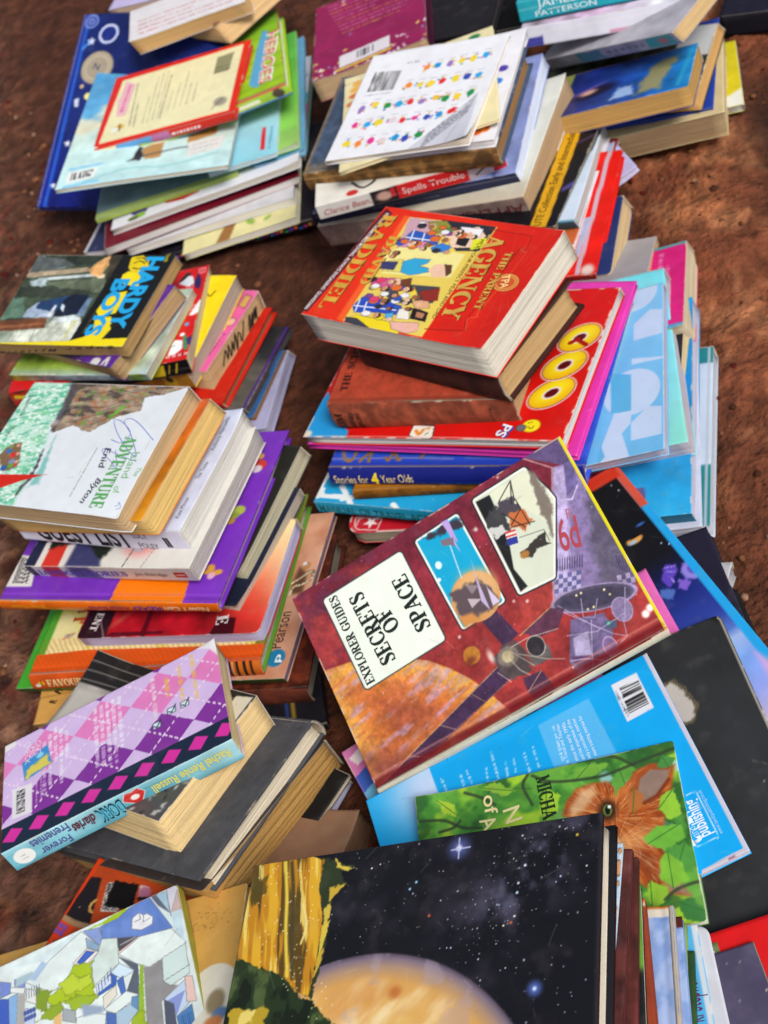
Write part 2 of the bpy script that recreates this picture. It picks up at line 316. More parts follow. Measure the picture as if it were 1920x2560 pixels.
# book poses, cm: x, y, z of the top face centre, width, length, thickness, yaw, tilt, tilt, lean of the block
POSE = {
    'dots_black': (4.221, 162.521, 1.3, 21.792, 22, 1.2, -0.444, 0.001, -0.005, -0, -0),
    'leaf_cream': (3.405, 160.53, 2.3, 16.009, 20.004, 1, -0.338, 0.004, -0.018, 0.122, 0.048),
    'white_thin': (0.838, 164.533, 3.4, 23.708, 20, 1, -0.346, -0.001, -0.004, -0.11, -0.074),
    'maroon_gloss': (-0.488, 166.792, 4.5, 27.399, 21.001, 1, -0.225, -0.003, 0.005, -0.101, -0.058),
    'star_pocket': (-11.655, 171.087, 3, 5, 20, 0.8, -0.576, 0, 0, 0, 0),
    'fruit_white': (1.623, 166.808, 5.6, 26.988, 19.969, 0.9, -0.319, -0.042, -0.032, -0.107, 0.11),
    'teal_green': (-1.879, 172.208, 6.6, 20.544, 24, 0.8, -0.34, -0.001, -0.001, -0.063, -0.058),
    'blue_edge': (13.833, 169.728, 6.4, 7, 29, 0.6, -0.315, 0, 0, 0, 0),
    'green_thin': (12.438, 170.554, 7.4, 9, 29, 0.6, -0.299, 0.002, 0.001, -0.05, 0.061),
    'sunrise_blue': (9.731, 170.31, 8, 9.5, 29, 0.6, -0.342, 0.001, 0.001, -0.08, 0.022),
    'heroes_green': (7.157, 176.72, 11, 21.001, 25.384, 1.5, -0.221, -0.088, -0.005, 0.336, -0.419),
    'star_blue': (-4.442, 182.149, 9.2, 24.013, 30.719, 0.9, -0.715, 0.402, 0.114, -0.111, -0.12),
    'beach_back': (0.496, 178.239, 10.8, 23.02, 42.216, 0.6, -0.381, -0.048, 0.155, -0.037, 0.067),
    'cream_red': (1.288, 172.926, 12.6, 20.615, 17.18, 1.1, -0.426, 0.004, 0.005, -0.147, -0.045),
    'dark_tan': (15.478, 190.575, 14.6, 14, 19.001, 2.5, -1.029, -0.035, 0.002, 0.677, -0.023),
    'white_redtext': (8.656, 186.311, 16.6, 16.753, 12.532, 2.3, -0.177, -0.1, 0.056, 0.268, 0.465),
    'lilac_top': (10.305, 202.566, 14.6, 19, 13, 1.5, -0.576, 0, -0, 0, 0),
    'teal_pink': (10.939, 171.759, 4.5, 13, 20.001, 2, -0.438, 0.137, 0.043, -0.148, 0.492),
    'magenta_petals': (28.184, 165.856, 12, 15.665, 20.002, 3, -0.34, -0.038, -0.045, 0, 0),
    'black_board': (40.214, 166.612, 9.5, 13, 20, 2, -0.576, 0, 0, 0, 0),
    'blob_white': (24.914, 133.663, 18.2, 17.212, 18.837, 0.6, -0.669, 0.015, -0.036, -0.112, 0.031),
    'cream_booklet': (24.937, 134.591, 17.5, 18.361, 18.663, 0.4, -0.376, -0.001, -0.052, 0, 0),
    'white_booklet': (27.272, 134.027, 17.1, 17, 18.934, 0.9, -0.634, 0.034, -0.002, -0.049, -0.1),
    'old_bluegrey': (24.141, 134.865, 16.1, 23.364, 16.795, 2.4, -0.643, 0.052, -0.017, 0.007, -0.012),
    'white_redspine': (21.501, 132.71, 13.6, 21.6, 13.002, 1.9, -0.348, -0.011, 0.044, 0.002, 0.01),
    'navy_lavender': (24.782, 136.453, 11.6, 25.686, 19.059, 1.6, -0.627, 0.093, -0.102, 0.166, -0.139),
    'applied_white': (25.184, 134.576, 9.9, 26.829, 19.519, 3.6, -0.713, 0.066, -0.105, -0.071, 0.126),
    'yellow_black': (28.172, 128.788, 8.2, 22.007, 19.59, 1.2, -0.718, -0.039, 0.021, -0.16, 0.556),
    'iceblue': (29.875, 128.242, 7, 20.004, 20.326, 1.6, -0.618, -0.102, 0.008, 0.06, 0.61),
    'orange_thin': (31.062, 125.103, 5.6, 15, 20.485, 0.7, -0.645, -0.079, 0.004, 0, 0),
    'lavender_thin': (31.018, 123.976, 5.2, 15.002, 20.113, 0.7, -0.656, -0.058, 0.008, -0.066, 0.162),
    'brownred_lettered': (31.71, 124.651, 4.8, 15, 20.449, 0.9, -0.665, -0.019, 0.001, 0, 0),
    'lavender_flop': (41.943, 125.256, 3.2, 4.829, 3.159, 0.5, -1.607, 0.265, 0.002, 0, 0),
    'red_hard': (30.807, 120.602, 5.4, 15.002, 20.947, 1.6, -0.61, -0.01, 0.009, -0.102, 0.395),
    'navy_cream': (30.254, 117.571, 3.8, 13.998, 15.598, 2.3, -0.535, -0.14, -0.005, 0.275, 0.364),
    'yellow_ground': (53.827, 137.007, 1.4, 18.002, 13.981, 1.3, -0.454, -0.029, 0.003, 0.014, 0.386),
    'thick_cream': (48.511, 134.153, 5, 22.001, 15.22, 4.2, -0.513, 0.039, -0.044, -0.094, 0.345),
    'blue_board': (48.988, 136.583, 5.6, 22, 17.039, 0.5, -0.564, 0.024, -0.002, 0, 0),
    'photo_tan': (48.677, 136.698, 6.8, 21.004, 14.987, 1.2, -0.7, 0.01, -0.013, 0.91, 0.091),
    'space_blue': (46.007, 130.979, 9.4, 17.999, 10.822, 2.4, -0.588, -0.162, -0.086, 0.03, -0.017),
    'grey_spine': (52.913, 138.167, 12.4, 20.591, 14.002, 2, -1.032, 0.043, -0.291, -0.031, 0.441),
    'white_back': (53.418, 142.273, 14.4, 21, 14, 2, -0.621, -0.006, -0.001, 0, -0.554),
    'teal_title': (53.419, 144.366, 16.6, 20, 13, 2, -0.566, -0.009, 0.008, 0.072, -0.489),
    'hardy': (-18.682, 132.138, 16.6, 19.324, 13.608, 2, -0.738, 0.048, 0.019, -0.119, 0.167),
    'tan_purple': (-18.459, 131.444, 14.6, 17.501, 12.02, 2.6, -0.962, 0.095, -0.012, -0.116, 0.174),
    'green_battered': (-18.651, 131.37, 12, 19.052, 13.054, 1.2, -0.693, 0.005, 0.002, -0.096, 0.218),
    'red_snow': (-17.773, 132.953, 10.9, 22.53, 15.049, 2, -0.462, 0.039, 0.01, -0.145, -0.021),
    'yellow_cover': (-13.738, 133.225, 9, 18.502, 14.188, 2.4, -0.757, 0.106, -0.011, -0.102, -0.012),
    'pink_scribble': (-12.358, 134.245, 6.8, 19.8, 12.983, 2.3, -0.802, -0.016, -0.008, 0.222, -0.307),
    'red_boards': (-13.183, 131.505, 4.8, 21, 14.831, 1.3, -0.714, 0.01, -0.003, 0.083, 0.299),
    'black_purple': (-12.27, 129.776, 3.6, 22.006, 13.423, 1.4, -0.706, -0.034, 0.026, -0.22, 0.61),
    'brown_pages': (-13.038, 127.746, 2.3, 21.005, 10.761, 1.2, -0.647, -0.013, 0.017, -0.13, 0.627),
    'lavender_pages': (-13.182, 126.188, 1.3, 20.999, 12.48, 1.2, -0.521, -0.033, -0.008, 0.31, 0.238),
    'island': (-22.583, 102.448, 21.5, 20.194, 14.677, 2.6, -0.782, 0.051, -0.053, 0.02, 0.056),
    'aged_yellow': (-21.132, 101.801, 19, 19.814, 14.15, 2.6, -0.765, 0.036, -0.137, -0.007, 0.151),
    'guest': (-19.66, 102.744, 16.3, 20.525, 14.601, 2.5, -0.732, -0.003, -0.01, 0.338, -0.251),
    'london': (-19.953, 100.363, 13.8, 20.509, 16.425, 2.6, -0.707, 0.009, -0.091, -0.314, 0.222),
    'purple': (-20.823, 101.416, 10.7, 25.202, 20.944, 1.5, -0.638, -0.018, -0.025, -0.253, 0.111),
    'olive_pages': (-15.735, 101.422, 9.3, 18.005, 14.767, 1.5, -0.773, 0.065, -0.019, 0.405, -0.029),
    'navy_pages': (-17.375, 98.269, 8, 18.001, 14.038, 1.3, -0.785, 0.044, -0.009, 0.035, -0.043),
    'red_sunrise': (-19.745, 94.493, 7.1, 20.125, 13.34, 1.6, -0.586, -0.021, -0.031, 0.031, -0.003),
    'orange_fav': (-21.767, 96.644, 5.5, 25.293, 20.006, 1.8, -0.539, -0.039, -0.029, -0.133, -0.185),
    'pearson': (-22.245, 96.1, 3.7, 29.942, 19.734, 1.1, -0.567, -0.038, -0.035, -0.191, 0.344),
    'leather': (-19.86, 92.82, 2.6, 24, 18, 2.2, -0.501, -0.001, -0.001, 0.096, -0.068),
    'black_stripes': (-23.418, 86.25, 0.9, 24, 16, 0.8, -0.215, 0, -0, 0.024, 0),
    'argyle': (-28.595, 74.58, 13.6, 20.654, 12.598, 2.5, -0.07, -0.182, -0.038, -0.059, 0.082),
    'photo_bw': (-27.726, 76.682, 11.4, 19.912, 13.149, 3.6, -0.898, -0.142, -0.148, 0.243, -0.137),
    'grey_hard': (-26.292, 72.471, 7.9, 22.715, 15.854, 2.4, -0.885, -0.118, -0.311, -0.298, 0.268),
    'thick_tan': (-26.185, 72.087, 5.5, 22.502, 16.004, 5, -0.922, -0.17, -0.355, -0.714, 0.336),
    'white_low': (-23.524, 69.373, 3.2, 14, 16, 0.6, -0.96, -0.013, 0, 0, 0),
    'lavender_low': (-24.202, 68.405, 2.6, 14, 17, 1.2, -0.877, -0.01, -0, 0, 0),
    'brown_low': (-23.057, 67.364, 3.9, 19.007, 7.022, 3.8, -0.604, -0.253, 0.04, -0.004, 0.448),
    'tan_low': (-27.893, 93.886, 2.4, 20, 13, 1.6, -0.346, 0.001, 0, 0, 0),
    'parent': (14.283, 102.406, 19.6, 20.832, 15.53, 3, -0.947, 0.012, 0.003, 0.271, -0.098),
    'brown_old': (15.278, 100.291, 15.6, 17, 12.905, 2.6, -0.988, -0.021, -0.023, 0.46, -0.209),
    'kim': (11.312, 99.725, 13, 18.829, 12.5, 2.6, -0.653, -0.003, 0.014, 0.233, -0.276),
    'goo': (13.301, 99.764, 10.4, 27.243, 20.096, 1, -0.732, -0.023, -0.039, 0.225, -0.05),
    'pink_annual': (14.404, 100.366, 9.2, 28, 22.483, 0.6, -0.723, 0.002, -0, 0, 0),
    'blue_stories': (14.686, 99.084, 8, 26.188, 23.192, 1.6, -0.682, -0.006, -0.028, 0.059, -0.449),
    'mustard': (10.828, 95.472, 6.2, 21, 14, 1.2, -0.576, -0, -0, 0.022, -0.008),
    'travel': (8.577, 95.82, 4.9, 24, 16, 1.3, -0.742, -0.002, -0.001, 0.188, -0.181),
    'white_under': (16.47, 99.153, 4, 21, 17.569, 2, -0.746, 0.018, 0, -0.022, 0.414),
    'red_board': (9.01, 96.453, 2.4, 20, 18, 1.6, -0.575, 0.001, 0.001, 0.058, 0.011),
    'grey_cream': (33.8, 110.175, 3.6, 8, 12.778, 2.6, -0.516, -0.337, 0.013, -0.01, 0.843),
    'pink_spine': (32.007, 104.57, 4, 12.999, 18.125, 3, -0.483, -0.241, -0.052, 0.192, 0.796),
    'pale_shapes': (23.994, 92.268, 7.2, 12.499, 23.378, 1.2, -0.48, -0.062, -0.108, 0.074, 0.309),
    'aqua_under': (25.238, 94.623, 6, 14, 24, 2.4, -0.407, 0.006, -0.005, 0.203, 0.21),
    'black_cream': (29.095, 92.707, 4.5, 6, 10, 2, -0.565, 0.049, -0.039, 0.328, 0.418),
    'blue_label': (21.894, 92.388, 3.7, 20, 28, 2, -0.513, 0, -0.001, 0.191, 0.072),
    'white_thick': (20.972, 89.787, 2.3, 20, 24.214, 1.4, -0.491, -0.013, 0.001, 0, 0),
    'teal_white': (22.053, 89.706, 1.5, 20, 23.016, 1.4, -0.529, -0.016, 0.002, 0.189, -0.155),
    'navy_block': (14.923, 66.517, 2.9, 15, 18, 2.4, -0.219, 0.018, -0.01, 0.143, 0.254),
    'curl_white': (11.632, 67.17, 2.2, 15, 20, 1, -0.793, -0.001, 0, 0, 0),
    'black_low': (9.772, 56.061, 1.4, 22, 28, 1.2, -0.203, -0, 0, 0, 0),
    'space': (2.233, 70.091, 12.2, 26.56, 18.089, 0.75, -0.034, 0.396, -0.218, -0.212, -0.378),
    'dark_space': (8.875, 66.596, 6.4, 24, 30, 0.9, 0.033, 0.003, -0.016, 0, 0),
    'pink_slip': (9.577, 60.338, 6.8, 13, 20, 0.8, -0.092, -0, -0.001, 0, 0),
    'grey_slate': (4.352, 50.871, 6.6, 26, 27, 0.8, -0.181, 0.002, -0.067, 0, 0),
    'cgi': (-0.473, 53.044, 7.3, 25.262, 18.052, 0.6, -0.09, 0.015, -0.125, 0, 0),
    'cat': (-0.986, 49.833, 8.3, 20.231, 13.868, 0.7, -0.34, 0.021, -0.055, 0.103, 0.032),
    'stripe_pink': (-4.931, 60.872, 3.6, 14, 20, 0.7, 0.09, 0.001, 0.008, 0, 0),
    'red_low': (15.941, 28.916, 8.2, 24, 17, 1.5, -0.17, 0.017, -0.002, -0, 0.367),
    'purple_box': (-0.584, 29.264, 8.6, 14, 19, 5, -0.195, -0, -0.016, 0, 0),
    'planet': (-13.607, 41.228, 17, 27.246, 21.5, 1.5, -0.488, -0.01, -0.2, 0.313, -0.246),
    'town': (-40.415, 50.706, 9.5, 24, 24, 1.2, -0.052, 0.013, 0.019, 0, 0),
    'tan_flat': (-39.685, 52.83, 7.8, 27, 25, 0.6, -0.36, -0.151, -0.171, 0, 0),
    'orange_black': (-35.235, 57.034, 5, 21, 19, 1.2, -0.85, -0.003, 0.032, -0.563, 0),
    'comic_strip': (-6.49, 40.39, 15, 13, 17.5, 0.5, -0.551, 0, -0, 0, 0),
    'maroon_a': (-6.02, 39.799, 14.4, 13, 17.5, 0.6, -0.532, 0, -0, 0, 0),
    'maroon_b': (-5.729, 39.002, 13.7, 13, 17.5, 0.6, -0.485, 0, -0, 0, 0),
    'green_black': (-6.294, 37.125, 13, 13, 17.5, 0.6, -0.445, 0.001, -0, 0, 0),
    'rust_spine': (-6.171, 36.078, 12.3, 13, 17.5, 0.8, -0.395, 0.001, -0, 0, 0),
    'blue_marble': (-4.971, 35.705, 11.3, 13, 17.5, 1, -0.434, -0.012, 0.005, -0.07, -0.164),
    'blue_marble_b': (-4.729, 34.829, 10.7, 13, 17.5, 0.8, -0.425, 0.001, -0, 0, 0),
    'green_sliver': (-4.871, 35.033, 10, 13, 17.5, 0.6, -0.466, 0, -0, 0, 0),
    'dark_green': (-5.341, 33.315, 9.7, 13, 17.5, 0.5, -0.474, 0, 0, 0, 0),
    'stapled_blue': (-3.547, 33.763, 9.3, 13, 17.5, 0.8, -0.342, 0.001, -0, 0, 0),
    'white_orange': (-2.74, 33.13, 9.1, 13, 17.5, 0.8, -0.306, 0, 0, 0, 0),
    'olive_sliver': (-2.062, 31.299, 8.2, 13, 17.5, 0.4, -0.206, 0, 0, 0, 0),
    'yellow_card': (-4.052, 30.835, 8.3, 13, 17.5, 0.5, -0.531, 0, -0, 0, 0),
    'dark_corner': (80.638, 142.745, 3, 24, 20, 2.9, -0.687, -0, 0, -0, 0),
    'dark_back': (42.288, 165.519, 7, 16, 14, 3, -0.576, 0, 0, 0, 0),
}

class Book:
    def __init__(s, key, name, label, hard=False, spine='v1', cover='c0c0c0', page='cfc4ae', spine_col=None, back=None,
                 art=None, spine_art=None, res=.12, top='front_cover', m='print', bow=None, twist=None, group='books heaped in stacks on the ground',
                 cat='book', lift=None, rnd=0.0, pj=.03, rim=None, seed=None, inner='e6e0d2', sm=None, pageinset=None, shear=None, worn=None, gap=0.0):
        X, Y, z, s.w, s.l, s.t, yaw, tx, ty, s.sx, s.sy = POSE[key]
        if shear is not None: s.sx, s.sy = shear
        s.sx, s.sy = max(-.62, min(.62, s.sx)), max(-.62, min(.62, s.sy))
        s.key = key; s.R = random.Random(seed if seed is not None else sum(map(ord, key)) * 31); sd = s.R.randrange(9999); s.sd_ = sd
        s.hard = hard; s.spine = spine
        s.bow = (s.R.uniform(-.06, .12) if bow is None else bow) * (0.3 if hard else 1); s.tw = (s.R.uniform(-.12, .12) if twist is None else twist) * (.2 if hard else 1)
        if lift is None and not hard and bow != 0:
            c = [(u, v) for u in (0, 1) for v in (0, 1) if not spine or {'v0': v == 1, 'v1': v == 0, 'u0': u == 1, 'u1': u == 0}[spine]]
            lift = [(*s.R.choice(c), s.R.uniform(-.12, .42), s.R.uniform(2.5, 5))]
        s.lift = lift; s.rnd = rnd
        rot = Matrix.Rotation(yaw, 3, 'Z') @ Matrix.Rotation(tx, 3, 'X') @ Matrix.Rotation(ty, 3, 'Y')
        base = Vector((X, Y, z)) + rot @ Vector((s.sx * s.t, s.sy * s.t, -s.t))
        e = bpy.data.objects.new(name, None); COL.objects.link(e); e.empty_display_size = .03
        e.location = base * CM; e.rotation_euler = rot.to_euler()
        e['label'] = label; e['category'] = cat
        if group: e['group'] = group
        s.e = e
        w, l, t = s.w, s.l, s.t
        th = (.25 if hard else .05); s.th = th
        s.page = np.clip(H(page) * 1.1, 0, .95)
        # ---- top cover
        A = Art(w, l, res, cover)
        if art: art(A)
        else: A.mott(.05, 1.2, sd)
        if worn is None: worn = .07
        A.scuff(sd)
        if worn and res <= .16: A.wear(worn, 'd6cdbb' if not hard else 'a59a88', sd, .6 if not hard else .67)
        A.c = np.clip(A.c, 0, 1)
        U, V = s.rounded(A.U, A.V)
        out = s.P(U, V, np.full(U.shape, t), True); inn = s.P(U, V, np.full(U.shape, t - th), True)
        ci = H(inner)
        v, f, c = slab(out, inn, A.c, ci)
        n = A.nx * A.ny
        if rim is not None: c[n:] = H(rim)
        elif hard: c[n:] = c[:n] * .9
        mesh_obj(top, v * CM, f, c, M[m], e, True).data.polygons.foreach_set('use_smooth', np.r_[np.ones(2 * (A.nx - 1) * (A.ny - 1), bool), np.zeros(2 * (A.nx + A.ny - 2), bool)])
        # ---- bottom cover
        B = Art(w, l, 1.2, back or cover); U, V = s.rounded(B.U, B.V)
        B.mott(.06, .8, sd + 1)
        out = s.P(U, V, np.zeros(U.shape)); inn = s.P(U, V, np.full(U.shape, th))
        v, f, c = slab(inn, out, B.c, np.mean(B.c, (0, 1)))
        mesh_obj('back_cover' if top == 'front_cover' else 'front_cover', v * CM, f, c, M[m], e, True)
        # ---- spine
        if spine:
            SL = w if spine[0] == 'v' else l
            S = Art(SL, t, min(res, t / 6), spine_col or cover)
            if spine_art: spine_art(S)
            else: S.mott(.05, 1.5, sd + 2)
            if not hard and t > 1.2:
                for _ in range(3): h_ = s.R.uniform(.15, .85); S.line([(0, h_), (.5, h_ + s.R.uniform(-.05, .05)), (1, h_)], .05, 'e6e0d6', a=.3, soft=.04)
            if worn and res <= .16: S.wear(.07, 'bdb09a', sd + 5, .66)
            S.c = np.clip(S.c, 0, 1)
            out = s.side(S.U, S.V, .02); inn = s.side(S.U, S.V, -th)
            v, f, c = slab(out, inn, S.c, H('b8ad9a'))
            mesh_obj('spine', v * CM, f, c, M[sm or m], e, True)
        # ---- pages
        ins = pageinset if pageinset is not None else (.32 if hard else .02)
        s.pages(ins, th, pj, sd)
    def rounded(s, U, V):
        r = s.rnd
        if not r: return U, V
        x, y = U * s.w, V * s.l; cx, cy = np.clip(x, r, s.w - r), np.clip(y, r, s.l - r)
        dx, dy = x - cx, y - cy; d = np.hypot(dx, dy); m = np.maximum(abs(dx), abs(dy)) / np.maximum(d, 1e-9)
        k = np.where(d > 0, m, 1)
        return (cx + dx * k) / s.w, (cy + dy * k) / s.l
    def D(s, U, V, h, top):
        z = s.bow * (4 * (U - .5) ** 2 - .4) * (h / s.t) + s.tw * 4 * (U - .5) * (V - .5) * (h / s.t)
        if not s.hard: z = z + .035 * np.sin(U * 7 + s.sd_) * np.sin(V * 5 + s.sd_ * .7)
        if s.lift is not None:
            for (cu, cv, amt, rad) in s.lift:
                d = np.hypot((U - cu) * s.w, (V - cv) * s.l); k = np.clip(1 - d / rad, 0, 1) ** 2
                z = z + amt * k * (1 if top else (h / s.t) ** 3 * .6)
        if s.hard and top and s.spine:
            d = {'v0': V * s.l, 'v1': (1 - V) * s.l, 'u0': U * s.w, 'u1': (1 - U) * s.w}[s.spine]
            z = z - .09 * np.exp(-((d - .75) / .22) ** 2)
        return z
    def P(s, U, V, h, top=False, ins=0):
        x = (U - .5) * s.w - s.sx * h; y = (V - .5) * s.l - s.sy * h
        return np.stack([x, y, h + s.D(U, V, h, top)], -1)
    def side(s, S, Hh, off, side=None, bulge=None):
        side = side or s.spine
        if bulge is None: bulge = min(.32, s.t * .13) if s.hard else .0
        U, V = {'v0': (S, 0 * S), 'v1': (1 - S, 0 * S + 1), 'u1': (0 * S + 1, S), 'u0': (0 * S, 1 - S)}[side]
        p = s.P(U, V, Hh * s.t, True)
        nx, ny = {'v0': (0, -1), 'v1': (0, 1), 'u1': (1, 0), 'u0': (-1, 0)}[side]
        o = off + bulge * (1 - (2 * Hh - 1) ** 2)
        p[..., 0] += nx * o; p[..., 1] += ny * o
        return p
    def pages(s, ins, th, pj, sd):
        R = np.random.RandomState(sd); w, l, t = s.w, s.l, s.t
        i = dict(v0=ins, v1=ins, u0=ins, u1=ins)
        if s.spine: i[s.spine] = max(th, .06)
        n = 14; L = int(np.clip((t - 2 * th) / .05, 4, 64))
        a = np.linspace(0, 1, n, endpoint=False)
        us = np.concatenate([a, np.ones(n), 1 - a, np.zeros(n)]); vs = np.concatenate([np.zeros(n), a, np.ones(n), 1 - a])
        hs = np.linspace(th, t - th, L); ring = []; col = []
        opp = {'v0': 'v1', 'v1': 'v0', 'u0': 'u1', 'u1': 'u0'}.get(s.spine)
        j = {k: np.convolve(R.rand(L + 4), np.ones(5) / 5, 'valid') * pj * 2 + R.rand(L) * pj * .4 + (R.rand(L) > .93) * R.rand(L) * .06 for k in i}; wob = fbm(np.tile(us * 4 + vs * 3, (L, 1)), np.repeat(np.arange(L) * .3, 4 * n).reshape(L, -1), sd) * .1
        for k, h in enumerate(hs):
            e = {q: i[q] + j[q][k] for q in i}
            if s.hard and opp: e[opp] += min(.3, t * .12) * (1 - (2 * (h / t) - 1) ** 2)
            u0, u1, v0, v1 = e['u0'] / w, 1 - e['u1'] / w, e['v0'] / l, 1 - e['v1'] / l
            sh = 1 - wob[k] * 1.2 / max(w, l); U, V = s.rounded(.5 + (u0 + us * (u1 - u0) - .5) * sh, .5 + (v0 + vs * (v1 - v0) - .5) * sh)
            ring.append(s.P(U, V, np.full(U.shape, h)))
            col.append(np.tile(s.page * (1 + R.uniform(-.04, .03)) * (.92 if R.rand() > .95 else 1), (4 * n, 1)) * (1 + .05 * (fbm(us * 3 + k * .1, vs * 3, sd)[:, None] - .5)))
        N = 4 * n; v = np.concatenate(ring); c = np.concatenate(col); f = []
        k = np.arange(N); k2 = np.roll(k, -1)
        for q in range(L - 1): f.append(np.stack([q * N + k, q * N + k2, (q + 1) * N + k2, (q + 1) * N + k], -1))
        f = np.concatenate(f)
        mesh_obj('page_block', v * CM, f, np.clip(c, 0, 1), M['paper'], s.e)
    # ---- lettering on the top cover: items (text, p0, p1, height_cm[, bold]) with p0,p1 the ends of the base line in cover fractions
    def text(s, items, col, m='ink', side=None, name='lettering', h0=.035, italic=0.0):
        vs, fs = [], []; n = 0
        dim = np.array([s.w, s.l]) if not side else np.array([s.w if side[0] == 'v' else s.l, s.t])
        for it in items:
            body, p0, p1, hgt = it[:4]; bold = it[4] if len(it) > 4 else 0.0
            g, gf = serif(body[1:]) if body[0] == '~' else glyphs(body, bold)
            if not len(g): continue
            x0, x1 = g[:, 0].min(), g[:, 0].max()
            p0, p1 = np.array(p0) * dim, np.array(p1) * dim; Ln = np.hypot(*(p1 - p0)); e = (p1 - p0) / Ln; q = np.array([-e[1], e[0]])
            P = p0 + np.outer((g[:, 0] - x0) / (x1 - x0) * Ln + italic * g[:, 1] * hgt / .69, e) + np.outer(g[:, 1] / .69 * hgt, q)
            S = P / dim
            if side: p = s.side(S[:, 0], S[:, 1], .035 + h0, side)
            else:
                p = s.P(S[:, 0], S[:, 1], np.full(len(S), s.t), True); p[:, 2] += h0
            vs.append(p); fs += [[a + n for a in f] for f in gf]; n += len(g)
        return mesh_obj(name, np.concatenate(vs) * CM, fs, H(col), M[m], s.e)
    def stroke(s, pts, wd, col, name='pen_scribble', m='ink', closed=False, h0=.03, side=None):   # flat ribbon along a line on the cover
        dim = np.array([s.w, s.l]) if not side else np.array([s.w if side[0] == 'v' else s.l, s.t])
        P = np.array(pts) * dim
        if closed: P = np.concatenate([P, P[:1]])
        d = np.gradient(P, axis=0); d /= np.maximum(np.hypot(d[:, 0], d[:, 1])[:, None], 1e-9); q = np.c_[-d[:, 1], d[:, 0]] * wd / 2
        E = np.concatenate([P + q, P - q]) / dim; n = len(P)
        if side: p = s.side(E[:, 0], E[:, 1], .02 + h0, side, 0)
        else: p = s.P(E[:, 0], E[:, 1], np.full(len(E), s.t), True); p[:, 2] += h0
        return mesh_obj(name, p * CM, [[k, k + n, k + n + 1, k + 1] for k in range(n - 1)], H(col), M[m], s.e)
def smooth(pts, k=6):           # Catmull-Rom through the points
    P = np.array(pts, float); P = np.concatenate([[2 * P[0] - P[1]], P, [2 * P[-1] - P[-2]]]); o = []
    for i in range(1, len(P) - 2):
        for t in np.linspace(0, 1, k, endpoint=False):
            a, b, c, d = P[i - 1:i + 3]; o.append(.5 * (2 * b + (c - a) * t + (2 * a - 5 * b + 4 * c - d) * t * t + (3 * b - a - 3 * c + d) * t ** 3))
    o.append(P[-2]); return [tuple(x) for x in o]

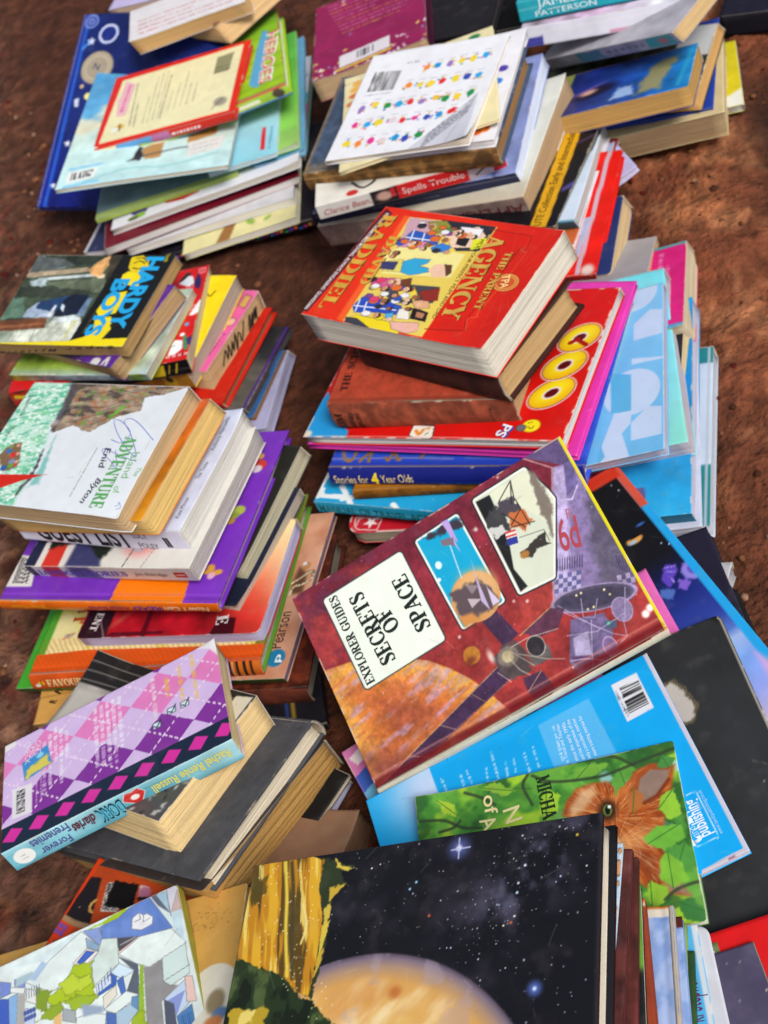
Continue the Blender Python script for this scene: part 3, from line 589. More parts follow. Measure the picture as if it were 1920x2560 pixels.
# ------------------------------------------------------------------ ground
def ground():
    def axis(lo, hi, step, far):
        c = list(np.arange(lo, hi, step)); a = [lo]; d = step
        while a[-1] > -far: d *= 1.5; a.append(a[-1] - d)
        b = [hi]; d = step
        while b[-1] < far: d *= 1.5; b.append(b[-1] + d)
        return np.array(a[:0:-1] + c + b)
    xs = axis(-130, 140, .85, 6000); ys = axis(10, 330, .85, 6000)
    X, Y = np.meshgrid(xs, ys)
    n1 = fbm(X / 22, Y / 22, 3, 5); n2 = fbm(X / 5, Y / 5, 11, 5); n3 = fbm(X / 1.6, Y / 1.6, 21, 3)
    near = np.exp(-((X - 5) / 125) ** 4 - ((Y - 160) / 150) ** 4)
    # rough, stony towards the left, trodden and smoother between the stacks, lumpy earth to the right
    left = sstep(-22, -48, X + (Y - 150) * -.1); right = sstep(24, 44, X - (Y - 120) * .12)
    z = (n2 - .5) * (1.0 + 3.0 * left + 1.7 * right) + (n3 - .5) * (.4 + 2.0 * left + .6 * right) + (n1 - .5) * 4 * right
    rut = np.exp(-((X - (58 + 6 * np.sin(Y / 17)) ) / 6) ** 2) * right * sstep(60, 75, Y) * (1 - sstep(125, 140, Y))
    z = (z - 2.6 * rut) * near - .9
    z = np.minimum(z, .35) 
    base = np.array([.30, .16, .105]); c = np.zeros(X.shape + (3,)) + base
    def mix(m, col, a=1): 
        nonlocal c
        c = c * (1 - (m * a)[..., None]) + np.array(col) * (m * a)[..., None]
    mix(sstep(.42, .62, n1), (.36, .185, .11), .55)
    mix(left, (.44, .31, .25), .85)
    mix(right, (.54, .285, .175), .8)
    mix(right * sstep(.5, .7, fbm(X / 9, Y / 9, 31, 4)), (.70, .42, .25), .75)
    mix(right * sstep(.56, .66, fbm(X / 4, Y / 4, 77, 3)), (.78, .52, .34), .55)
    mix(rut, (.10, .06, .045), .8)
    k = fbm(X / 1.9, Y / 1.9, 41, 4); k2 = fbm(X / 3.2, Y / 3.2, 51, 4)
    mix(left * sstep(.60, .68, k), (.62, .46, .37), .8)
    mix(left * sstep(.62, .69, fbm(X / 2.4, Y / 2.4, 57, 3)), (.40, .10, .075), .8)
    mix(left * sstep(.60, .70, k2), (.16, .105, .08), .85)
    mix(left * sstep(.64, .72, fbm(X / 1.3, Y / 1.3, 63, 3)), (.55, .35, .2), .7)
    mix((1 - left) * sstep(.6, .72, k), (.40, .22, .14), .4)
    c = c * (1 - .08 * right)[..., None]
    c = c * 1.12 * (.66 + .68 * n3[..., None])
    c = c * .88 + c.mean(-1, keepdims=True) * .12 * (.8 + .4 * n2[..., None]) * np.where(left > 0, 1.12, 1.0)[..., None]
    c = c * near[..., None] + np.array([.27, .15, .1]) * (1 - near)[..., None]
    ny, nx = X.shape; i = np.arange(ny * nx).reshape(ny, nx)
    f = np.stack([i[:-1, :-1], i[:-1, 1:], i[1:, 1:], i[1:, :-1]], -1).reshape(-1, 4)
    o = mesh_obj('ground', np.stack([X, Y, z], -1) * CM, f, c.reshape(-1, 3), mat('red_earth', .92, .2, (150, 1.0, .008), noise=.5, nscale=70), None, True)
    o['kind'] = 'structure'
    # loose stones and crumbs of earth
    R = random.Random(5); 
    bmv = []; bmf = []; bc = []
    zi = lambda x, y: z[np.clip(np.searchsorted(ys, y), 0, ny - 1), np.clip(np.searchsorted(xs, x), 0, nx - 1)]
    ico = [(0, 0, 1), (.89, 0, .45), (.28, .85, .45), (-.72, .53, .45), (-.72, -.53, .45), (.28, -.85, .45), (.72, .53, -.45), (-.28, .85, -.45), (-.89, 0, -.45), (-.28, -.85, -.45), (.72, -.53, -.45), (0, 0, -1)]
    fc = [(0, 1, 2), (0, 2, 3), (0, 3, 4), (0, 4, 5), (0, 5, 1), (1, 6, 2), (2, 6, 7), (2, 7, 3), (3, 7, 8), (3, 8, 4), (4, 8, 9), (4, 9, 5), (5, 9, 10), (5, 10, 1), (1, 10, 6), (6, 11, 7), (7, 11, 8), (8, 11, 9), (9, 11, 10), (10, 11, 6)]
    for q in range(5200):
        u = R.random()
        if u < .68: x, y = R.uniform(-75, -20), R.uniform(85, 230)
        elif u < .92: x, y = R.uniform(20, 75), R.uniform(40, 150)
        else: x, y = R.uniform(-35, 40), R.uniform(60, 190)
        r = .09 + .5 * R.random() ** 5; n = len(bmv); k = zi(x, y) + r * .1
        sx, sy, sz = R.uniform(.7, 1.4), R.uniform(.7, 1.4), R.uniform(.4, .8)
        col = np.array(R.choice(((.36, .2, .13), (.46, .30, .2), (.28, .16, .11), (.52, .34, .24), (.34, .09, .07), (.58, .44, .36))))
        for a, b, d in ico:
            jj = R.uniform(.75, 1.2); bmv.append((x + a * r * sx * jj, y + b * r * sy * jj, k + d * r * sz * jj)); bc.append(col)
        bmf += [tuple(t + n for t in f3) for f3 in fc]
    o = mesh_obj('gravel', np.array(bmv) * CM, np.array(bmf), np.array(bc), mat('grit', .95, .15, noise=.3, nscale=200))
    o['kind'] = 'stuff'; o['label'] = 'grit and small stones scattered over the red earth'; o['category'] = 'gravel'
ground()

# ================================================================== BOOKS
PB, HB = 'paperback_book', 'hardcover_book'
WHT, CRM, TAN, GRY, LAV = 'dcd8cc', 'd2c4a2', 'bfa276', 'b8b4aa', 'b4b4cc'

# ---------------------------------------------------------------- stack at the upper left: picture books and magazines
Book('dots_black', HB, 'black hardcover with coloured dots along its spine, lowest in the upper left stack', hard=True, spine='v0', cover='1a1622', m='gloss',
     spine_art=lambda a: [a.ell((.02 + .031 * i, .5 + .12 * math.sin(i * 2.1)), .26, .2, ('d0408a', 'e0a030', '3aa070', '8040c0', 'd86a30', '3a70d0')[i % 6]) for i in range(32)])
def a_leaf(a):
    a.mott(.05, .8, 3); a.poly([(.30, 0), (.42, 0), (.55, .4), (.47, .4)], '9a6a3a', soft=.1)
    for u, v, r in ((.6, .12, .8), (.68, .2, .7), (.75, .1, .6), (.5, .22, .6)): a.ell((u, v), r, r * .6, '8fb04a', rot=u * 9)
    for i in range(3): a.ell((.86, .22), 1.9 - .5 * i, 1.2 - .34 * i, ('86b84e', 'ded79a', '86b84e')[i])
Book('leaf_cream', 'picture_book', 'cream picture book with green leaves, second from the bottom of the upper left stack', cover='ded79f', page=WHT, art=a_leaf, res=.2)
Book('white_thin', 'picture_book', 'plain white thin book under the maroon glossy one', cover='c9c9cf', page='cfcbc4', res=.3)
Book('star_pocket', 'picture_book', 'dark navy book with pale edge poking out at the left under the maroon one', cover='2a2d4e', page='c8c6cc', spine='u0', spine_col='bdbcc8',
     art=lambda a: [a.mott(.2, .5, 4), a.line([(.04, 0), (.04, 1)], .5, 'c9c9d4'), a.line([(.3, .5), (.3, 1)], 1.2, '8f93b0')], res=.25)
Book('maroon_gloss', HB, 'glossy maroon hardcover in the middle of the upper left stack', cover='6e1226', page='cbc7c6', m='gloss', spine='u0', res=.3,
     art=lambda a: [a.mott(.22, .25, 2), a.poly([(.8, .75), (1, .75), (1, 1), (.8, 1)], '2b2a52', soft=.9)])
def a_fruit(a):
    a.mott(.02, 1, 1)
    a.poly([(0.2693,0.1346),(0.3511,0.1497),(0.4649,0.1587),(0.474,0.08071),(0.394,0.05514),(0.301,0.07936)], 'c01c24')
    a.poly([(0.5085,0.1943),(0.5853,0.2024),(0.672,0.1814),(0.6789,0.1248),(0.6165,0.1155),(0.534,0.1428)], '1f8a35')
    a.poly([(0.09885,0.1189),(0.1492,0.1294),(0.1963,0.1223),(0.1907,0.07681),(0.1167,0.07511)], '5a3d8e')
    a.ell([(0.1555,0.05473)][0], .9, .6, '86b83e'); a.ell([(0.1195,0.04325)][0], .8, .5, '5c6a2e')
    a.poly([(0.7391,0.1867),(0.8017,0.1853),(0.7939,0.1509),(0.7491,0.1579)], '5a1c6a'); a.ell([(0.8469,0.1573)][0], .7, .5, 'b08a2a')
Book('fruit_white', 'picture_book', 'white book with red, green and purple fruit shapes along its edge, above the maroon book', cover='dfe0ea', page='c6c2b8', art=a_fruit, res=.16)
Book('teal_green', 'picture_book', 'grey teal book with lime green front edge under the big star book', cover='6f8c90', page='b7c27a', spine='v0', spine_col='9aae58', res=.3,
     art=lambda a: [a.mott(.2, .3, 5), a.line([(0, .03), (1, .03)], .9, '9fb25a')])
Book('blue_edge', 'picture_book', 'thin sky blue book at the right side of the upper left stack', cover='5f9cc4', page='7fb6d8', res=.3)
Book('green_thin', 'picture_book', 'bright green thin book right of the pale blue magazine with red tag', cover='74be4e', page='b9c9a8', res=.25,
     art=lambda a: [a.grad([(0, '9ac86a'), (.5, '6cc04a'), (1, '53a844')], 90), a.mott(.12, .4, 2), a.ell((.8, .2), 2, 1.2, '8ad05a', soft=1)])
def a_sun(a):
    a.grad([(0, '8fd0e2'), (.35, 'a9d8ec'), (1, '5fa0c8')], 90); a.mott(.06, .3, 3)
    a.poly([(0.7653,0.2382),(0.8159,0.2361),(0.8231,0.05454),(0.7529,0.06253)], 'd02a38'); a.line([(0.9057,0.2203),(0.8902,0.04967)], .35, '5590b0', dash=.5)
Book('sunrise_blue', 'magazine', 'pale blue magazine with a small red tag near its edge', cover='9fd4e8', page='c4cfd4', art=a_sun, res=.16, cat='magazine')
def a_her(a):
    a.grad([(0, '8fb81e'), (.5, 'a3c926'), (1, '6fae2e')], 90); a.mott(.12, .3, 9)
    for k in range(7): a.line([(-.1, .06 + k * .15), (1.1, .1 + k * .15)], .8, '7aa81c', a=.5, soft=.4)
    a.poly([(0.7652,0.1438),(0.792,0.09305),(0.8311,0.07453),(0.9102,0.5445),(0.9362,0.7094),(0.8846,0.7749),(0.8324,0.5375)], '5aa6d0', soft=.15)
    a.wear(.2, 'b05040', 3, .6)
B = Book('heroes_green', 'picture_book', 'lime green book with red and white lettering, right of the cream and red one', hard=True, spine='v0', cover='9ac424', page='d0d0c0', spine_col='8ab030', art=a_her, res=.16,
     spine_art=lambda a: [a.mott(.1, 1), a.line([(0, .1), (1, .1)], .3, '3b6ac0'), a.line([(0, .93), (1, .93)], .2, 'b83040'), a.line([(.0, .45), (.8, .45)], .35, 'd6d8c8'), a.ell((.93, .5), .8, .5, '40382a')])
P5 = [(0.9176,0.7008),(0.8319,0.09451)]
B.text([('HEROES', P5[0], P5[1], 1.7, .05)], 'f2f0ec', name='lettering'); B.text([('HEROES', P5[0], P5[1], 1.6, .0)], 'cc2f22', name='lettering', h0=.06)
def a_star(a):
    a.grad([(0, '161f78'), (.5, '1a2a70'), (1, '14205a')], 90); a.mott(.25, .35, 8)
    a.line([(.055, 0), (.04, 1)], .45, '2a66e0', soft=.3); a.line([(.012, 0), (.012, 1)], .3, '2440a8', soft=.2)
    for s, r in (('125,1100', .55), ('210,850', .6), ('295,705', .4), ('352,245', .75)):
        q = [(0.07886,0.1067),(0.1067,0.321),(0.1654,0.4458),(0.09855,0.8535)][('125,1100', '210,850', '295,705', '352,245').index(s)]
        cx, cy = q; a.poly([(cx + math.cos(i * math.pi / 5 + .4) * (r if i % 2 == 0 else r * .4) / a.w, cy + math.sin(i * math.pi / 5 + .4) * (r if i % 2 == 0 else r * .4) / a.l) for i in range(10)], 'e4e6f4')
    a.line([(0.04896,0.8149),(0.09464,0.8581)], .3, '4a9af0', soft=.15); a.poly([(0.07801,0.548),(0.111,0.5561),(0.1152,0.5078),(0.09222,0.5126)], 'c8d0e8')
    a.ell([(0.1678,0.5635)][0], .55, .55, 'e8e08a'); a.ell([(0.109,0.6159)][0], .3, .3, 'd0b080')
    c = [(0.1839,0.7127)][0]; a.ell(c, 2.5, 2.5, 'a59a86', out='8f8672', ow=.15); a.ell(c, 1.9, 1.9, 'b8ae9a'); a.ell(c, 1.75, 1.75, '9a907e')
    c = [(0.06718,0.96)][0]; a.ell(c, 1.15, 1.15, '6f86d0'); a.ell(c, .85, .85, '1c2c80'); a.ell(c, .5, .5, '8fa0e0'); a.ell(c, .3, .3, '1c2c80')
    c = [(0.2094,0.8897)][0]; a.ell(c, 1.6, 1.6, 'c4cdf0'); a.ell(c, 1.25, 1.25, '1a2a78')
B = Book('star_blue', 'picture_book', 'large dark blue book with white stars and a round silver seal', hard=True, spine='u0', cover='18246e', page='b4b0b0', spine_col='1f3aa8', art=a_star, m='gloss', res=.16, worn=.06)
q = [(0.1551,0.703),(0.1975,0.6964)]; B.text([('N', q[0], q[1], 1.1)], '26305e')
def a_beach(a):
    n = fbm(a.X * .25, a.Y * .25, 3, 5); t = a.V + (n - .5) * .18
    st = [(0, 'b9dfe4'), (.16, 'c4e4e2'), (.3, 'c9dfd6'), (.36, 'ddd8bc'), (.42, 'cfd8c8'), (.47, '5fa8d8'), (.62, '4f98cc'), (.85, '6fb2da'), (1.1, '5d9cc8')]
    a.c = np.stack([np.interp(t, [s[0] for s in st], [H(s[1])[i] for s in st]) for i in range(3)], -1)
    a.mott(.1, .7, 4); a.poly([(0.4879,0.827),(0.6011,0.9035),(0.7369,0.9406),(0.8185,0.7236),(0.5566,0.7332)], '2f4a6e', a=.8, soft=1.4)
    for i in range(4): a.line(smooth([(0.1568,0.01972),(0.3998,0.06079),(0.6396,0.04626),(0.9224,0.08145)]), .25, '86c4c4', a=.35, soft=.25)
    a.poly([(0.4561,0.167),(0.5876,0.1967),(0.585,0.1008),(0.4863,0.1005)], 'b58a54', soft=.1, rough=.3); a.poly([(0.717,0.2368),(0.8954,0.265),(0.8872,0.1921),(0.7277,0.157)], 'b58a50', soft=.15, rough=.2)
    a.poly([(0.4425,0.1786),(0.4666,0.1655),(0.4774,0.09699),(0.4152,0.1057)], '2c2a30', soft=.15, rough=.3)
    a.line(smooth([(0.396,0.1037),(0.461,0.1183),(0.5765,0.1306),(0.7124,0.1399),(0.7762,0.1212)]), .35, '4a4a50', a=.8, soft=.2)
    a.poly([(0.7354,0.1655),(0.9444,0.1788),(0.9358,0.1079),(0.7431,0.07856)], 'd9dcd8'); a.greek(*[(0.761,0.1426),(0.9145,0.1589),(0.7584,0.09527)], 3, '7a8a90', .12, 3)
    a.bars([(0.05059,0.02478),(0.2088,0.0404),(0.2247,0.09437),(0.04733,0.08578)], 'e4e8e8', 2); a.line([(0.05278,0.006101),(0.2416,0.01748)], .6, '86c6e6'); a.line([(0.05041,0.1042),(0.2335,0.1121)], .5, '86c6e6')
    a.greek(*[(0.07931,0.8851),(0.2736,0.8758),(0.1771,0.7562)], 4, '44708e', .16, 7)
Book('beach_back', 'picture_book', 'pale blue and sand painted picture book lying on the star book', top='back_cover', cover='a8d4e0', page='c2bcae', art=a_beach, res=.14, spine='u1', spine_col='c8ccc8', bow=0, twist=0)
def a_red(a):
    a.c[:] = H('d8230f'); q = [(0.03283,0.07473),(0.9526,0.05468),(0.9513,0.9577),(0.06289,0.9262)]; a.poly(q, 'e6e0b4', soft=.06); a.mott(.03, 1, 2)
    a.poly([(0.1092,0.4059),(0.1663,0.3991),(0.1704,0.8187),(0.0958,0.8838),(0.09954,0.714),(0.08278,0.6285)], 'e4b4c0', out='d890a8'); a.line([(0.1303,0.4638),(0.1372,0.8129)], .45, 'd0508a', dash=.7)
    a.greek(*[(0.2276,0.2205),(0.1939,0.8298),(0.2631,0.1912)], 2, '33302c', .13, 1); a.greek(*[(0.3254,0.1815),(0.3128,0.8365),(0.4284,0.2176)], 4, '6a665c', .09, 2)
    a.greek(*[(0.4481,0.2074),(0.4483,0.8092),(0.4547,0.204)], 1, '2c2a28', .14, 3); a.greek(*[(0.4921,0.2742),(0.4928,0.7605),(0.6656,0.3178)], 5, '6a665c', .09, 4)
    a.poly([(0.7739,0.6277),(0.8824,0.6257),(0.8935,0.8819),(0.7735,0.8662)], '8a8a68'); 
    for i in range(4): a.line([(0.7755,0.6621),(0.8906,0.6564),(0.7754,0.7095),(0.8909,0.7036)][2 * (i % 2):2 * (i % 2) + 2], .12, '3a3a30')
    a.ell([(0.1512,0.2371)][0], .75, .6, 'd8a82a'); a.line([(0.1493,0.283),(0.1597,0.1881)], .2, '2a2620'); a.ell([(0.1239,0.2175)][0], .6, .5, 'e8e8e4')
    a.ell([(0.8756,0.2059)][0], .9, 1.1, '9a9484', rot=.6, soft=.25); a.line([(0.8266,0.1319),(0.8884,0.2438)], .15, '3a3632')
    a.wear(.1, 'e8dcc8', 3, .6)
Book('cream_red', 'board_book', 'small cream book with thick red border and grey barcode, on the painted beach book', top='back_cover', hard=True, spine='v0', cover='d8230f', page='d0ccbc', art=a_red, res=.11, spine_col='c0281c',
     spine_art=lambda a: [a.poly([(0, 0), (.17, 0), (.17, 1), (0, 1)], 'dcd0a8'), a.poly([(.17, 0), (.42, 0), (.42, 1), (.17, 1)], '5a9ad0'), a.poly([(.42, 0), (.56, 0), (.54, 1), (.42, 1)], 'b070a0'), a.line([(.57, .5), (.75, .5)], .4, 'e8e0e0', dash=.5)], m='gloss', worn=0)
Book('dark_tan', PB, 'dark covered paperback with tan pages, beneath the white one with red print', cover='241c20', page='c0a074', res=.2, art=lambda a: [a.mott(.3, .6, 1), a.poly([(.6, 0), (1, 0), (1, .3), (.85, .12)], '7a2024', soft=.2)])
def a_wr(a):
    a.mott(.03, 1); 
    for i in range(4): a.greek((.08, .16 + .13 * i), (.9, .15 + .13 * i), (.08, .3 + .13 * i), 1, 'b8363a', .24, i, (.5, 1.1))
Book('white_redtext', PB, 'white paperback with red print on top of the upper left stack', cover='dedbe0', page='c2a070', art=a_wr, res=.15, top='back_cover')
Book('lilac_top', PB, 'pale lilac book at the very top edge of the upper left stack', cover='b9b0d6', page='c8a890', res=.3)
# ---------------------------------------------------------------- between the two upper stacks
Book('teal_pink', PB, 'teal and white paperback with a pink circle, standing between the two upper stacks', cover='27a6b0', page='b8b4aa', res=.14,
     art=lambda a: [a.mott(.1, .4, 1), a.poly([(.3, .6), (1, .62), (1, 1.0), (.3, 1)], 'bcc0cc', soft=.1), a.ell((1.0, .36), 2.6, 2.9, 'd03a86'), a.ell((1.0, .36), .8, .9, '7a1c4a'), a.line([(.55, .8), (.95, .8)], 1, '8a90a0', a=.6)])
def a_petal(a):
    a.mott(.12, .5, 2); R = random.Random(4)
    for i in range(150):
        u, v = R.random(), R.random() ** 1.5 * 1.0
        if R.random() > (.95 if v < .14 or (u > .72 and v < .32) else .09): continue
        a.ell((u, v), R.uniform(.22, .4), R.uniform(.12, .2), R.choice(('e8dce4', 'd8c0d0', 'e4c86a', 'c890b0', '8a7ab8')), rot=R.random() * 3)
    for i in range(9): a.greek((.1 + .02 * i, .95 - i * .055), (.88 - .05 * (i % 3), .96 - i * .055), (.1, .9 - i * .055), 1, ('c47a9a', 'd08aa8', 'c09040')[i % 3], .22, i, (.5, 1.4))
    a.bars([(.24, .06), (.68, .09), (.68, .24), (.24, .21)], 'd8d4dc', 4, .35, .25); a.line([(.22, .035), (.68, .065)], .45, 'd8c030')
Book('magenta_petals', PB, 'magenta paperback with scattered white petals and a barcode label', top='back_cover', cover='8e1c52', page='b89a78', art=a_petal, res=.14, spine='u1', spine_col='4a0e30')
Book('black_board', HB, 'plain black hardcover right of the magenta paperback', hard=True, cover='1c1b20', page='3a3638', spine='u0', m='matte', res=.4)
# ---------------------------------------------------------------- upper middle stack
def a_blob(a):
    a.mott(.02, .8, 2); R = random.Random(8)
    cols = dict(o='e8862a', b='1f8fd0', p='8f72b8', y='e8cc2a', r='d8262a', n='2a4aa8', g='1f8a44', k='d8348a', t='e2b43a', w='d8c8d0', c='2aa0dc')
    rows = [('1085,560 1180,540 1280,525 1375,500 1475,480 1580,450', 'obpyyc'), ('930,710 1030,700 1120,690 1210,670 1325,645 1420,635 1515,620', 'oyyrync'),
            ('545,905 660,870 755,880 855,860 945,845 1045,835 1160,805 1240,810 1335,795 1450,765', 'pygcrptgyg'), ('490,1040 590,1035 685,1015 800,995 880,1000 985,975 1085,965 1185,945 1290,915', 'kcywrknbr'),
            ('415,1195 515,1185 615,1170 715,1160 820,1140 905,1145 1015,1115', 'yokwbng')]
    XY = [[(0.4704,0.7801),(0.5519,0.7849),(0.6393,0.7821),(0.7175,0.7931),(0.8016,0.7966),(0.8859,0.8116)], [(0.3857,0.6239),(0.4758,0.6157),(0.5557,0.6097),(0.6309,0.616),(0.7265,0.6233),(0.8087,0.6163),(0.8884,0.6154)],
          [(0.1014,0.4593),(0.1968,0.4798),(0.2916,0.4489),(0.3774,0.4539),(0.4553,0.4547),(0.5436,0.4475),(0.6371,0.4616),(0.7113,0.4403),(0.7908,0.4402),(0.882,0.4541)], [(0.1087,0.3049),(0.2018,0.2925),(0.2828,0.299),(0.3817,0.3018),(0.4575,0.2813),(0.5435,0.2919),(0.6301,0.2857),(0.712,0.2912),(0.7942,0.3073)],
          [(0.1057,0.1337),(0.1956,0.1282),(0.2825,0.1286),(0.3706,0.1232),(0.4583,0.1285),(0.537,0.1085),(0.6239,0.1244)]]
    for (_, cs), pp in zip(rows, XY):
        for ch, q in zip(cs, pp):
            n = R.randint(5, 8); ph = R.random() * 6
            a.poly([(q[0] + math.cos(ph + k * 6.283 / n) * R.uniform(.34, .62) / a.w, q[1] + math.sin(ph + k * 6.283 / n) * R.uniform(.4, .75) / a.l) for k in range(n)], cols[ch], soft=.08)
            for k in range(3):
                an = R.random() * 6.28; a.ell((q[0] + math.cos(an) * .6 / a.w, q[1] + math.sin(an) * .7 / a.l), .16, .14, R.choice(list(cols.values())), soft=.05)
            a.line([(q[0] - .35 / a.w, q[1] + 1.0 / a.l), (q[0] + .4 / a.w, q[1] + 1.0 / a.l)], .1, '8a8a90', a=.7, soft=.06)
    a.bars([(0.0743,0.6213),(0.2911,0.6039),(0.292,0.7974),(0.06511,0.8252)], 'e4e4ea', 6, .04, .02); a.greek(*[(0.07331,0.5865),(0.2853,0.582),(0.07821,0.5854)], 1, '55555a', .1)
    a.poly([(0.5624,-0.02879),(0.9799,-0.01013),(0.9364,0.4369),(0.9171,0.419),(0.8679,0.3087),(0.7128,0.1451)], 'c9cbd8', soft=.15); a.greek(*[(0.6885,0.1176),(0.9345,0.4152),(0.6694,-0.02683)], 9, '4a4a58', .1, 5)
    a.line([(0.5668,-0.02957),(0.7146,0.1394)], .1, 'b0aeb4', a=.6); a.line([(0.8439,0.01481),(0.9311,0.427)], .16, '9c9cab', a=.6, soft=.1)
B = Book('blob_white', 'booklet', 'white booklet covered with rows of small coloured blobs and a barcode', top='back_cover', cover='e4e6ee', page='cfc6b6', art=a_blob, res=.09, cat='booklet', spine='u0', spine_col='d8d4cc', lift=[(1, 0, .7, 5)], worn=.08)
q = [(0.3042,0.8543),(0.3896,0.8523)]; B.text([('£1.50', q[0], q[1], .35)], '6a6a70')
def a_cb(a):
    a.mott(.05, .8, 1); R = random.Random(3)
    for q in [(0.07664,0.8456),(0.07048,0.7812),(0.05692,0.695),(0.09561,0.903),(0.8789,0.945)]: a.ell(q, .7, .5, R.choice(('6aa884', 'e0a84a', '2f7a4a', 'cc8a4a', 'd0703a')), soft=.12)
    a.line([(.0, .93), (.4, .93)], .2, 'b04a4a', dash=.5)
Book('cream_booklet', 'booklet', 'worn cream booklet sticking out beneath the blob covered one', cover='ded4a8', page='d8c69a', art=a_cb, res=.16, cat='booklet', spine=None)
def a_wb(a):
    a.mott(.02, 1)
    for q, c in zip([(0.9144,0.1054),(0.8847,0.1006),(0.8813,0.4712),(0.8987,0.5312),(0.9114,0.6464),(0.8656,0.084)], ('d8641e', 'e08a2a', '2f8ad0', '2a7ad0', '4a3aa0', 'd8641e')): a.ell(q, .6, .55, c, soft=.1)
Book('white_booklet', 'booklet', 'second white booklet, just under the blob covered one, offset to the right', cover='dfe0e8', page='c9c8cc', art=a_wb, res=.12, cat='booklet', spine=None)
def a_obg(a):
    a.c[:] = H('40506a'); a.mott(.22, 1.2, 3); a.put(sstep(.14, .05, a.V + .08 * (fbm(a.X * .9, a.Y * .9, 4) - .5)), '7a6c5a', .8); a.put(sstep(.03, .0, a.U), '9a7a50', .7); a.stars(25, 3, big=.03)
Book('old_bluegrey', HB, 'battered blue grey hardcover with peeling brown spine in the upper middle stack', hard=True, spine='v0', cover='40506a', page='8e6c46', art=a_obg, res=.14, m='cloth', spine_col='8a6438', worn=.3,
     spine_art=lambda a: [a.mott(.55, 1.1, 3), a.line([(0, .75), (1, .7)], .2, 'b8905a', a=.7), a.line([(.3, .3), (.6, .5), (.9, .4)], .12, '3c2a1a', a=.8), a.poly([(.86, .2), (.98, .2), (.98, .8), (.9, .9)], '5a4028', rough=.5, soft=.2)])
B = Book('white_redspine', PB, 'white paperback with a red and white spine under the battered blue grey hardcover', spine='v0', cover='dcdad2', page='d4d0ce', res=.12, art=lambda a: [a.mott(.04, 1), a.line(smooth([(.2, .2), (.25, .1), (.3, .12), (.34, .2)]), .35, '2a2a2a'), a.ell((.2, .06), .7, .5, 'c03030')],
     spine_art=lambda a: [a.poly([(0, 0), (.31, 0), (.31, 1), (0, 1)], 'd2d0cc'), a.poly([(.29, 0), (.44, 0), (.44, 1), (.29, 1)], '2a2024'), a.ell((.36, .5), .9, .6, 'caa090', soft=.2), a.poly([(.395, .3), (.42, .3), (.42, .9), (.395, .9)], 'c02a30'),
                          a.poly([(.43, 0), (.81, 0), (.81, 1), (.43, 1)], 'cf2024'), a.poly([(.8, 0), (.93, 0), (.93, 1), (.8, 1)], 'c8bcc4'), a.poly([(.93, 0), (1, 0), (1, 1), (.93, 1)], 'cf2024'), a.line([(.84, .3), (.9, .7)], .2, '4a3024')])
B.text([('Clarice Bean,', (.03, .22), (.285, .3), .75)], 'b03040', side='v0', italic=.25); B.text([('Spells Trouble', (.455, .3), (.78, .3), .8)], 'ecd8d4', side='v0')
B = Book('navy_lavender', PB, 'navy paperback with a lavender streaked cover in the upper middle stack', spine='v0', cover='7a86bc', page='b8c0d4', spine_col='232748', res=.16, sm='gloss',
     art=lambda a: [a.grad([(0, '39436e'), (.55, '5f6ea8'), (.8, '9aa6d6'), (1, '7c8ac0')], 0), a.mott(.22, .5, 3), a.line([(.9, 0), (.86, .5), (.9, 1)], .5, '3a56a0', a=.6, soft=.3)],
     spine_art=lambda a: [a.mott(.15, .6, 2), a.line([(.3, .5), (.62, .42)], .12, '8088a0', a=.7, dash=.4), a.line([(.04, .6), (.3, .6)], .1, '6a7090', a=.7, dash=.4)])
B = Book('applied_white', PB, 'thick soiled white paperback with faded plum lettering on its spine', spine='v0', cover='cfd2ca', page='a98f70', res=.16, spine_col='a89088', worn=.2,
     art=lambda a: [a.mott(.06, .5, 3), a.put(sstep(.2, 0, a.V + .1 * (fbm(a.X * .6, a.Y * .6, 8) - .5)), 'b8a484', .55)], spine_art=lambda a: [a.mott(.3, .8, 2), a.put(sstep(.35, .0, a.V), '7a5c50', .5)])
B.text([('APPLICATIONS', (.98, .72), (.42, .72), 1.5)], '7e2c44', side='v0')
def a_yb(a):
    a.c[:] = H('101015'); a.poly([(0.8181,1.063),(0.9066,1.053),(0.9569,-0.03482),(0.8737,-0.0144)], 'd09c18', soft=.04); a.mott(.08, .7, 4)
    a.poly([(0.9254,0.941),(0.9504,1.008),(0.9904,1.023),(0.9968,0.9727),(0.9506,0.9383)], '8a5a98', soft=.2); a.poly([(0.9477,0.3436),(1.002,0.4216),(1.007,0.3577),(0.9517,0.3072)], '4a4284', soft=.2); a.line([(0.9221,0.7657),(0.9914,0.8362)], .25, '4a3a6a', soft=.2)
B = Book('yellow_black', 'picture_book', 'yellow and black striped book with black text down its yellow band', cover='101015', page='7a7c74', art=a_yb, res=.14, m='gloss', spine=None)
q = [(0.9246,0.009367),(0.8901,0.8955)]; B.text([('UTE Collection Early and Intermediate', q[0], q[1], .85)], '2a2014')
Book('iceblue', 'picture_book', 'ice blue book with teal end beside the yellow and black one', cover='c6d6ea', page='a9acac', spine='v0', spine_col='2f6e86', res=.2, art=lambda a: [a.mott(.03, .5, 2), a.put(sstep(.03, 0, a.V), '2f6e86')])
Book('orange_thin', 'booklet', 'thin orange and white booklet below the ice blue book', cover='c8663a', page='d4c8c8', res=.2, cat='booklet', spine=None, art=lambda a: [a.grad([(0, 'cc6838'), (.25, 'c46438'), (.4, 'd8d4dc'), (1, 'd4d0dc')], 90), a.mott(.05, 1)])
Book('lavender_thin', 'booklet', 'thin lavender grey booklet above the brown red lettered one', cover='a4a8c8', page='c8c4d8', res=.25, cat='booklet', spine=None)
